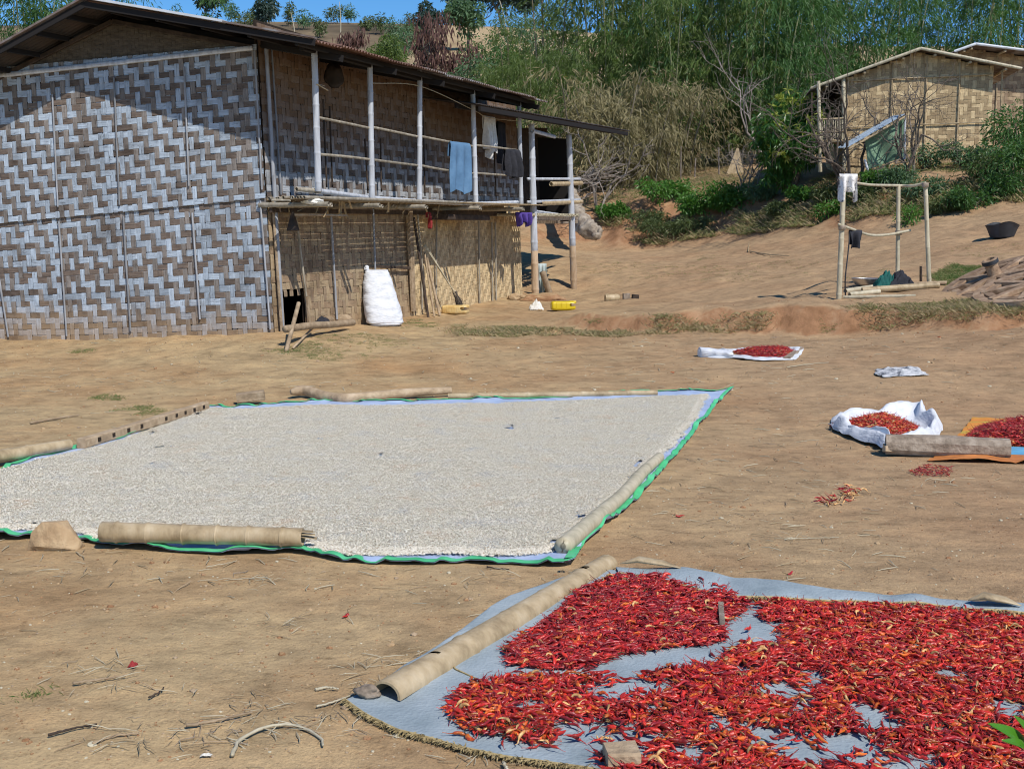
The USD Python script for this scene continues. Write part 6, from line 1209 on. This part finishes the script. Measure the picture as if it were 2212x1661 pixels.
# sacks with chilies
def flat_sack(name, label, outline, mat, h, seed, lift=.012, tilt=0):
    """An opened sack lying flat: a rounded outline with raised, creased borders."""
    P = gpoly(outline)[:, :2]; P = np.vstack([P, P[:1]]); P = resample(spline(P, 160), 97)[:-1]; c = P.mean(0); rr = np.linspace(0, 1, 22)[:, None, None]
    Q = c+(P[None]-c)*rr; k = fbm(np.concatenate([Q*4.5, np.zeros((22, 96, 1))], -1), 4, seed)-.5; r = rr[..., 0]
    z = Hs(Q[..., 0], Q[..., 1])+lift+h*np.exp(-((r-.86)/.12)**2)*(1+1.6*k)+k*.03*r
    V = np.concatenate([Q, z[..., None]], -1); V = np.concatenate([V, V[:, :1]], 1); return single(name, label, 'sack', thick_sheet(V[:, ::-1], .008), mat, True)
flat_sack('chili_sack', 'long white sack tied at its left end, lying opened flat with chilies', [(1512, 760), (1530, 774), (1580, 775), (1640, 781), (1700, 780), (1722, 776), (1736, 757), (1722, 752), (1640, 755), (1570, 760), (1530, 758)], M['sack_white'], .035, 4)
q0, q1 = gz(ground(1512, 771), .06), gz(ground(1580, 772), .05); single('sack_neck', 'rolled tied neck of the long white chili sack', 'sack', loft(interp_secs([(q0-[.03, 0, 0], np.array([0, .05, 0]), np.array([0, 0, .04])), (q0, np.array([0, .13, 0]), np.array([0, 0, .085])), ((q0+q1)/2, np.array([0, .15, 0]), np.array([0, 0, .06])), (q1, np.array([0, .16, 0]), np.array([0, 0, .03]))], 26), 24, .04, 4), M['sack_white'], True)
chili_pile('chili_heap', 'chilies on the long white sack at the far side of the yard', [(1582, 765), (1640, 759), (1700, 757), (1716, 766), (1692, 778), (1630, 777)], 1500, .02, .05, seed=2)
q0, q1 = gz(ground(1700, 779), .03), gz(ground(1730, 757), .03); single('stick', 'grey board across the right end of the long white sack', 'board', beam(q0, q1, .09, .04, jit=.05), M['wood_grey'])
flat_sack('chili_sack', 'big white sack folded open around orange chilies on the right side of the yard', [(1797, 930), (1830, 948), (1885, 968), (1925, 982), (2000, 968), (2035, 940), (2030, 918), (2000, 900), (1992, 884), (1930, 892), (1860, 902), (1800, 908)], M['sack_white'], .11, 6)
lf = np.array([[gz(ground(1799+ (1905-1799)*s, 932+(975-932)*s-(34*(1-abs(2*s-1.2)) if False else 0)), .02)+np.array([.10*s, .34*t*(.5+.5*s), .13*math.sin(t*2.2)*(.3+s*.9)]) for s in np.linspace(0, 1, 40)] for t in np.linspace(0, 1, 20)]); lf[..., 2] += (fbm(lf*7, 3, 5)-.5)*.05
single('sack_flap', 'folded front flap of the big white sack over its chilies', 'sack', thick_sheet(lf, .008), M['sack_white'], True)
chili_pile('chili_heap', 'orange chilies inside the big folded white sack', [(1800, 928), (1850, 912), (1920, 905), (1975, 925), (1985, 940), (1920, 952), (1860, 946)], 2600, .02, .10, [.18, .12, .06, .10, .20, .06, .12, .06, .10], seed=3)
a, b = gz(ground(1912, 984), .10), gz(ground(2180, 992), .085); t_ = thing('squared_log', 'cracked grey brown squared log lying beside the big white sack', 'log', gz((a+b)/2, 0)); part(t_, 'timber', beam(a, b, .17, .17, jit=.07, seed=2, chamfer=.3), M['wood_grey']); part(t_, 'split_end', beam(a-[.03, .06, .03], a+[.22, -.04, -.04], .07, .06, jit=.2, seed=5), M['wood_tan'])
def sheet_patch(name, label, cat_, a, b, c, d, mat, seed, wr=.03, lift=.012, n=40):
    P = coons([a, b], [b, c], [d, c], [a, d], n, n, lift); P[..., 2] += np.abs(fbm(xy3(4, P), 3, seed)-.5)*wr*2; return single(name, label, cat_, thick_sheet(P, .005), mat, True)
sheet_patch('printed_sack', 'orange and green printed sack at the right border under a chili heap', 'sack', (2062, 952), (2400, 975), (2400, 915), (2100, 906), grainy('printed_sack', [(.05, .30, .10), (.40, .42, .06), (.55, .22, .04), (.55, .22, .04)], (.01, 3.2, .01), .6, vary=0, bump=.2, bscale=(20, 20, 20), ramp=[.36, .42, .47, .7]), 3)
chili_pile('chili_heap', 'crimson chilies on the printed orange sack at the right border', [(2088, 950), (2110, 932), (2160, 920), (2220, 918), (2380, 930), (2380, 975), (2200, 968), (2130, 962)], 5200, .02, .09, seed=4)
sheet_patch('blue_sheet', 'corner of a light blue sheet under the right end of the squared log', 'sheet', (2160, 982), (2400, 1000), (2400, 978), (2180, 968), grainy('light_blue', [(.10, .30, .48), (.15, .40, .58)], (4, 4, 4), .5, vary=0), 5, .02, .008)
sheet_patch('orange_sack', 'crumpled orange sack edge in front of the squared log', 'sack', (2003, 998), (2400, 1010), (2400, 990), (2030, 984), grainy('orange_sackcloth', [(.36, .12, .03), (.52, .20, .06)], (6, 6, 6), .6, bump=.4, vary=0), 7, .06, .012)
single('white_rag', 'crumpled white and grey rag lying on bare earth right of the long sack', 'rag', rag(ground(1945, 806), (.34, .26), rg, 46, .045, 21), grainy('grey_white_rag', [(.08, .085, .10), (.30, .31, .33), (.50, .50, .51)], (12, 12, 12), .8, bump=.4, vary=0, ramp=[.35, .45, .6]), True)
chili_pile('spilled_chilies', 'small dull patch of spilled chili scraps in front of the orange sack edge', [(1960, 1022), (2010, 1006), (2060, 1014), (2050, 1030), (1985, 1032)], 230, .006, .004, [.10, .02, .42, .02, .06, .28, .10, 0, 0], 5, .5)
chili_pile('spilled_chilies', 'few spilled pale and red chilies on bare earth left of the chili scraps', [(1750, 1088), (1790, 1075), (1830, 1052), (1868, 1068), (1820, 1092), (1770, 1096)], 46, .01, .0, [.2, .1, .1, .1, .05, .05, .4, 0, 0], 6)
for i, (u, v) in enumerate(((1469, 1118), (1706, 1241), (2028, 730), (1452, 806), (745, 1335))):
    q = ground(u, v); copy_of(seen[(1, 2, 4, 8, 1)[i]] if (1, 2, 4, 8, 1)[i] in seen else list(seen.values())[0], 'chili', ('lone red chili on bare earth below the right tarp edge', 'lone dark red chili on bare earth behind the folded cloth edge', 'lone red chili beyond the long white sack', 'lone red chili left of the long white sack', 'lone red chili on bare earth left of the split bamboo')[i], 'chili', q+[0, 0, .012], i*1.1, 1.1)
# near plant at the corner of the frame
M['plantleaf'] = leafy('plant_leaf', [(.08, .25, .02), (.12, .32, .035), (.10, .28, .03)], .35, .35)
pl = thing('leafy_plant', 'bright green broad leafed plant close to the camera at the bottom right corner', 'plant', (1.02, 2.25, 0)); st = spline([(1.02, 2.25, 0), (1.0, 2.26, .45), at(2225, 1640, 2.3)], 12); part(pl, 'stem', tube(st, np.linspace(.008, .005, 12), 7), M['l_bush'], True)
def broad(p, q, w, nrm):
    p, q = np.asarray(p, float), np.asarray(q, float); t = np.linspace(0, 1, 14)[:, None]; s = np.linspace(-1, 1, 7)[None, :]; ax = q-p; sd = unit(np.cross(ax, nrm)); up = unit(np.cross(sd, ax))
    W = w*np.sin(np.pi*t**.75)**.8; P = p+ax*t[..., None]+sd*(s*W)[..., None]+up*(np.abs(s)*W*.45+.018*np.sin(t*3))[..., None]; return thick_sheet(P, .0012)
for k, ((u0, v0), (u1, v1), w, d) in enumerate((((2222, 1640), (2130, 1562), .017, 0), ((2222, 1630), (2185, 1542), .013, .02), ((2222, 1645), (2160, 1600), .013, -.03), ((2225, 1635), (2236, 1530), .016, .03), ((2226, 1650), (2300, 1590), .018, 0))):
    part(pl, 'leaf', broad(at(u0, v0, 2.3), at(u1, v1, 2.24+d), w, [0, -.6, .8]), M['plantleaf'], True)
# fence stakes and slash by the shaded path
for i, (u, v, h, w) in enumerate(((1444, 385, 55, 'leftmost by the shaded path'), (1470, 400, 70, 'white thin one before the shaded path'), (1500, 400, 40, 'short one in front of the shaded path'), (1553, 388, 58, 'just left of the straw shade'), (1580, 388, 52, 'right of the straw shade'), (1595, 392, 44, 'nearest the pale bare bush'))):
    b = G_(u, v, 43.5); single('stake', f'thin upright stake among the scrub, {w}', 'stake', tube(np.array([b-[0, 0, .1], b+[.03*(i % 3-1), 0, h*43.5/2600]]), [.03, .025], 6), M['twig'])
b = G_(1568, 380, 43.2); single('straw_shade', 'small triangular straw panel propped among the stakes', 'panel', slab([b, b+[.65, 0, 0], b+[.45, .1, .95], b+[.38, .1, .95]], [0, .05, 0]), M['bam_tan'])
# sticks
def stick(label, px, r, m='wood_tan', lift=.012, name='stick'):
    r *= .55; q = spline([gz(ground(u, v), lift*.6+r) for u, v in px], 22); q[1:-1] += (np.random.default_rng(len(label)).normal(size=(20, 3))*[.0022, .0022, .001]); return single(name, label, 'stick', tube(q, np.linspace(r, r*.55, 22)*(1+.08*np.sin(np.arange(22)*1.9)), 7), M[m], True)
stick('dry stick lying on bare earth left of the slotted beam', [(66, 918), (120, 908), (170, 900)], .022)
stick('large curved strip of bamboo at the bottom of the yard', [(502, 1640), (520, 1605), (580, 1578), (640, 1574), (690, 1600), (698, 1618)], .014, 'bam_pale')
stick('longest straight twig left of the chili cloth near the bottom', [(402, 1574), (460, 1565), (545, 1545)], .013); stick('dark thin twig at the lower left of the yard', [(104, 1594), (160, 1580), (210, 1570)], .010, 'wood_dark')
stick('forked dry twig in the middle left of the foreground', [(158, 1482), (200, 1476), (272, 1466)], .011); stick('pale reed lying beside the left corner of the chili cloth', [(684, 1532), (730, 1518), (776, 1500)], .008, 'bam_pale')
stick('thin twig slanting below the bamboo log', [(446, 1228), (490, 1220), (512, 1214)], .005, 'bam_pale'); stick('bent twig in the lower left of the yard', [(200, 1612), (250, 1596), (300, 1590)], .009); stick('short dark bent twig in the middle foreground', [(322, 1512), (345, 1500), (354, 1490)], .008, 'wood_dark')
stick('white slat of wood left of the chili cloth corner', [(682, 1496), (706, 1492), (732, 1494)], .012, 'bam_pale'); stick('small stick ending at the bean tarp near its bottom border', [(1052, 1228), (1075, 1232), (1100, 1234)], .009, 'wood_dark')
stick('thin pale twig right of the long white sack', [(1700, 795), (1750, 788), (1790, 785)], .010, 'bam_pale'); stick('long thin stick on the upper terrace with a stake', [(1620, 545), (1660, 552), (1705, 555)], .03, 'bam_tan'); stick('leaning stick lying on the slope at the right', [(2137, 358), (2160, 392), (2186, 438)], .02, 'bam_pale')
stick('upright cut stake on the upper terrace', [(1616, 545), (1617, 535), (1618, 525)], .03, 'bam_tan')
stick('pair of pale twigs on bare earth right of the folded cloth edge', [(1694, 1168), (1740, 1166), (1812, 1164)], .006, 'bam_pale'); stick('bent dark twig at bottom middle of the yard', [(650, 1366+210), (665, 1580), (690, 1590)], .008); stick('stiff straw near the bottom edge by the fringe', [(1088, 1655), (1092, 1662), (1096, 1672)], .012, 'bam_pale')
single('red_scrap', 'small red plastic scrap in the left foreground', 'scrap', rag(ground(286, 1444), (.018, .02), rg, 16, .018, 3), M['cloth_red'], True); single('foil_scrap', 'small pale foil scrap near the bottom border left of the curved strip', 'scrap', rag(ground(445, 1637), (.022, .010), rg, 16, .006, 5), M['sack_soil'], True)
# ------------------------------------------------------------------ small ground cover
rg = np.random.default_rng(91)
def straw_shape(seed):
    r = np.random.default_rng(seed); return tube(np.array([[-.04, 0, .002], [-.01, .004*r.normal(), .004], [.02, .006*r.normal(), .004], [.045, .01*r.normal(), .002]]), [.0012, .0018, .0016, .0008], 4)
n = 3800; y = 4.1+ (20-4.1)*rg.random(n)**1.25; x = rg.uniform(-.46, .46, n)*y; cl = fbm(np.stack([x*1.1, y*1.1, 0*x], 1), 3, 4); kp_ = rg.random(n) < np.clip((cl-.42)*6, .06, 1); x, y = x[kp_], y[kp_]
allm = [Polygon(np.vstack([TP[0, :, :2], TP[:, -1, :2], TP[-1, ::-1, :2], TP[::-1, 0, :2]])).buffer(0), Polygon(np.vstack([CP[0, :, :2], CP[:, -1, :2], CP[-1, ::-1, :2], CP[::-1, 0, :2]])).buffer(0)]
free = lambda x, y: ~(contains_xy(allm[0], x, y) | contains_xy(allm[1], x, y))
k = free(x, y); x, y = x[k], y[k]; n = len(x)
scatter('straw_litter', 'scattered bits of straw and chaff over the bare yard', 'straw', [(straw_shape(i), M[m], True) for i, m in enumerate(('bam_pale', 'bam_tan', 'wood_tan', 'wood_grey'))], rg.choice(4, n, p=[.5, .35, .12, .03]), np.c_[x, y, Hs(x, y)+relief(x, y)+.003], quat_zyx(rg.uniform(0, 6.28, n), rg.normal(size=n)*.1, 0*x), rg.uniform(.35, 1.5, n)*(1+y*.03))
n = 9000; y = 4.0+(21-4)*rg.random(n)**1.2; x = rg.uniform(-.46, .46, n)*y; k = free(x, y); x, y = x[k], y[k]; n = len(x)
peb = [(blob((0, 0, 0), (.006, .005, .004), 70+i, .6, 1), M[m], False) for i, m in enumerate(('rock', 'wood_tan', 'bam_pale', 'earth'))]
scatter('pebbles', 'small clods and pebbles over the bare yard', 'pebbles', peb, rg.choice(4, n, p=[.25, .2, .12, .43]), np.c_[x, y, Hs(x, y)+relief(x, y)+.001], quat_zyx(rg.uniform(0, 6.28, n), 0*x, 0*x), rg.uniform(.4, 1.0, n)*(1+1.6*(rg.random(n) < .06))*(1+y*.04))
cl_px = [(560, 1552, .22), (770, 1492, .16), (1050, 1252, .10), (500, 1580, .2), (240, 1478, .10), (640, 1345, .10), (545, 1255, .09), (230, 1440, .1), (300, 1600, .12), (1700, 1168, .12), (1080, 1655, .12), (690, 1575, .1), (1790, 1050, .1), (880, 1440, .12)]
sx_, sy_ = [], []
for u, v, r_c in cl_px:
    c_ = ground(u, v); k_ = int(26*r_c/.12); sx_.append(c_[0]+rg.normal(size=k_)*r_c); sy_.append(c_[1]+rg.normal(size=k_)*r_c*.7)
x, y = np.concatenate(sx_), np.concatenate(sy_); k = free(x, y); x, y = x[k], y[k]; n = len(x)
scatter('straw_heaps', 'loose little heaps of straw and twigs on the foreground earth', 'straw', [(straw_shape(10+i), M[m], True) for i, m in enumerate(('bam_pale', 'bam_tan', 'wood_tan', 'wood_grey'))], rg.choice(4, n, p=[.4, .35, .2, .05]), np.c_[x, y, Hs(x, y)+relief(x, y)+.004+rg.random(n)*.012], quat_zyx(rg.uniform(0, 6.28, n), rg.normal(size=n)*.14, 0*x), rg.uniform(.35, 1.3, n))
def tuft(seed, h, n, mat):
    r = np.random.default_rng(seed); b = r.normal(size=(n, 3))*[.05, .05, 0]; return leaves(b, r.normal(size=(n, 3))*[.55, .55, .1]+[0, 0, .8], h*r.uniform(.5, 1.2, n), h*.07, r, .35), M[mat], False
M['g_dry'] = leafy('dry_grass', [(.36, .28, .16), (.50, .41, .25), (.60, .52, .35), (.34, .30, .16)], .2, .8); M['g_grn'] = leafy('green_grass', [(.09, .17, .04), (.15, .24, .07), (.22, .28, .11)], .25); M['g_mix'] = leafy('mixed_grass', [(.22, .22, .09), (.34, .30, .15), (.48, .40, .24)], .25)
tufts = [tuft(1, .10, 9, 'g_dry'), tuft(2, .08, 14, 'g_grn'), tuft(3, .09, 10, 'g_mix'), tuft(4, .05, 10, 'g_grn')]
def grass(name, label, px, n, mix, sc=(.5, 1.1), seed=1, th=.40, fr=1.3):
    r = np.random.default_rng(seed); p = inside(Polygon(gpoly(px)[:, :2]).buffer(.01), n, r); c = fbm(np.stack([p[:, 0]*fr, p[:, 1]*fr, 0*p[:, 0]], 1), 3, seed); p = p[c > min(th, np.quantile(c, .6))]; m = len(p)
    scatter(name, label, 'grass', tufts, r.choice(4, m, p=mix), np.c_[p, Hs(p[:, 0], p[:, 1])+relief(p[:, 0], p[:, 1])-.004], quat_zyx(r.uniform(0, 6.28, m), 0*p[:, 0], 0*p[:, 0]), r.uniform(*sc, m))
grass('dry_grass', 'dry grass along the low eroded step across the yard', [(980, 708), (1200, 712), (1400, 690), (1750, 668), (2050, 655), (2212, 650), (2260, 690), (2100, 690), (1850, 700), (1500, 716), (1200, 726), (1000, 728)], 4200, [.74, .02, .22, .02], (.5, 1.7), 2, .36, 1.4)
grass('dry_grass', 'thin dry grass on the ground below the house wall', [(600, 740), (850, 722), (900, 735), (820, 775), (600, 780)], 1100, [.4, .15, .3, .15], (.3, .6), 3, .50, 1.8)
grass('green_grass', 'patch of short green grass behind the cart wheel', [(2008, 596), (2060, 572), (2120, 576), (2130, 602), (2040, 614)], 1500, [.05, .5, .25, .2], (.6, 1.2), 4, .30)
grass('dry_grass', 'sparse dry grass on the upper terrace', [(1250, 545), (1600, 550), (2000, 540), (2200, 525), (2210, 590), (1900, 600), (1500, 610), (1260, 610)], 1500, [.6, .05, .3, .05], (.4, .8), 5, .52, .5)
grass('weeds', 'weeds and dry stalks clinging to the red bank', [(1290, 470), (1440, 450), (1600, 455), (1760, 440), (1860, 420), (2060, 400), (2212, 390), (2212, 440), (2050, 455), (1850, 478), (1560, 505), (1400, 528)], 5600, [.42, .14, .36, .08], (1.0, 3.2), 6, .44, .9)
grass('weeds', 'low dry weeds on the shelf above the red bank', [(1240, 460), (1450, 425), (1700, 415), (1850, 395), (2212, 370), (2212, 345), (1700, 380), (1450, 390), (1240, 430)], 3600, [.45, .15, .35, .05], (.9, 2.2), 7, .38, .6)
for i, (u, v, w, n_, l) in enumerate(((228, 860, 24, 60, 'small green weed patch on bare earth left of the slotted beam'), (300, 888, 38, 90, 'small green weed patch just above the slotted beam'), (60, 1500, 14, 24, 'single green grass tuft in the left foreground'), (690, 757, 80, 260, 'green grass patch on the yard below the log bench'), (175, 757, 24, 50, 'small grass patch below the gable wall'), (1285, 692, 14, 40, 'small dark weed before the yellow jerrycan'), (1765, 704, 36, 90, 'dark green weed patch on the low step before the rack'), (895, 702, 40, 120, 'bright green grass patch on the slope below the sack'), (1455, 500, 60, 160, 'green grass at the foot of the weedy bank'))):
    grass('grass_patch', l, [(u-w*1.5, v), (u-w*.3, v+w*.25), (u+w*1.2, v+w*.2), (u+w*1.5, v-w*.05), (u+w*.2, v-w*.32)], int(n_*1.5), [.15, .35, .3, .2], (.3, .8), 20+i, .43, 2.6)
grass('leaf_litter', 'pale fallen leaves and slash on the ground under the bamboo', [(1420, 400), (1600, 398), (1640, 370), (1560, 340), (1450, 345)], 1800, [.8, 0, .2, 0], (.8, 1.8), 31, .25, .6)
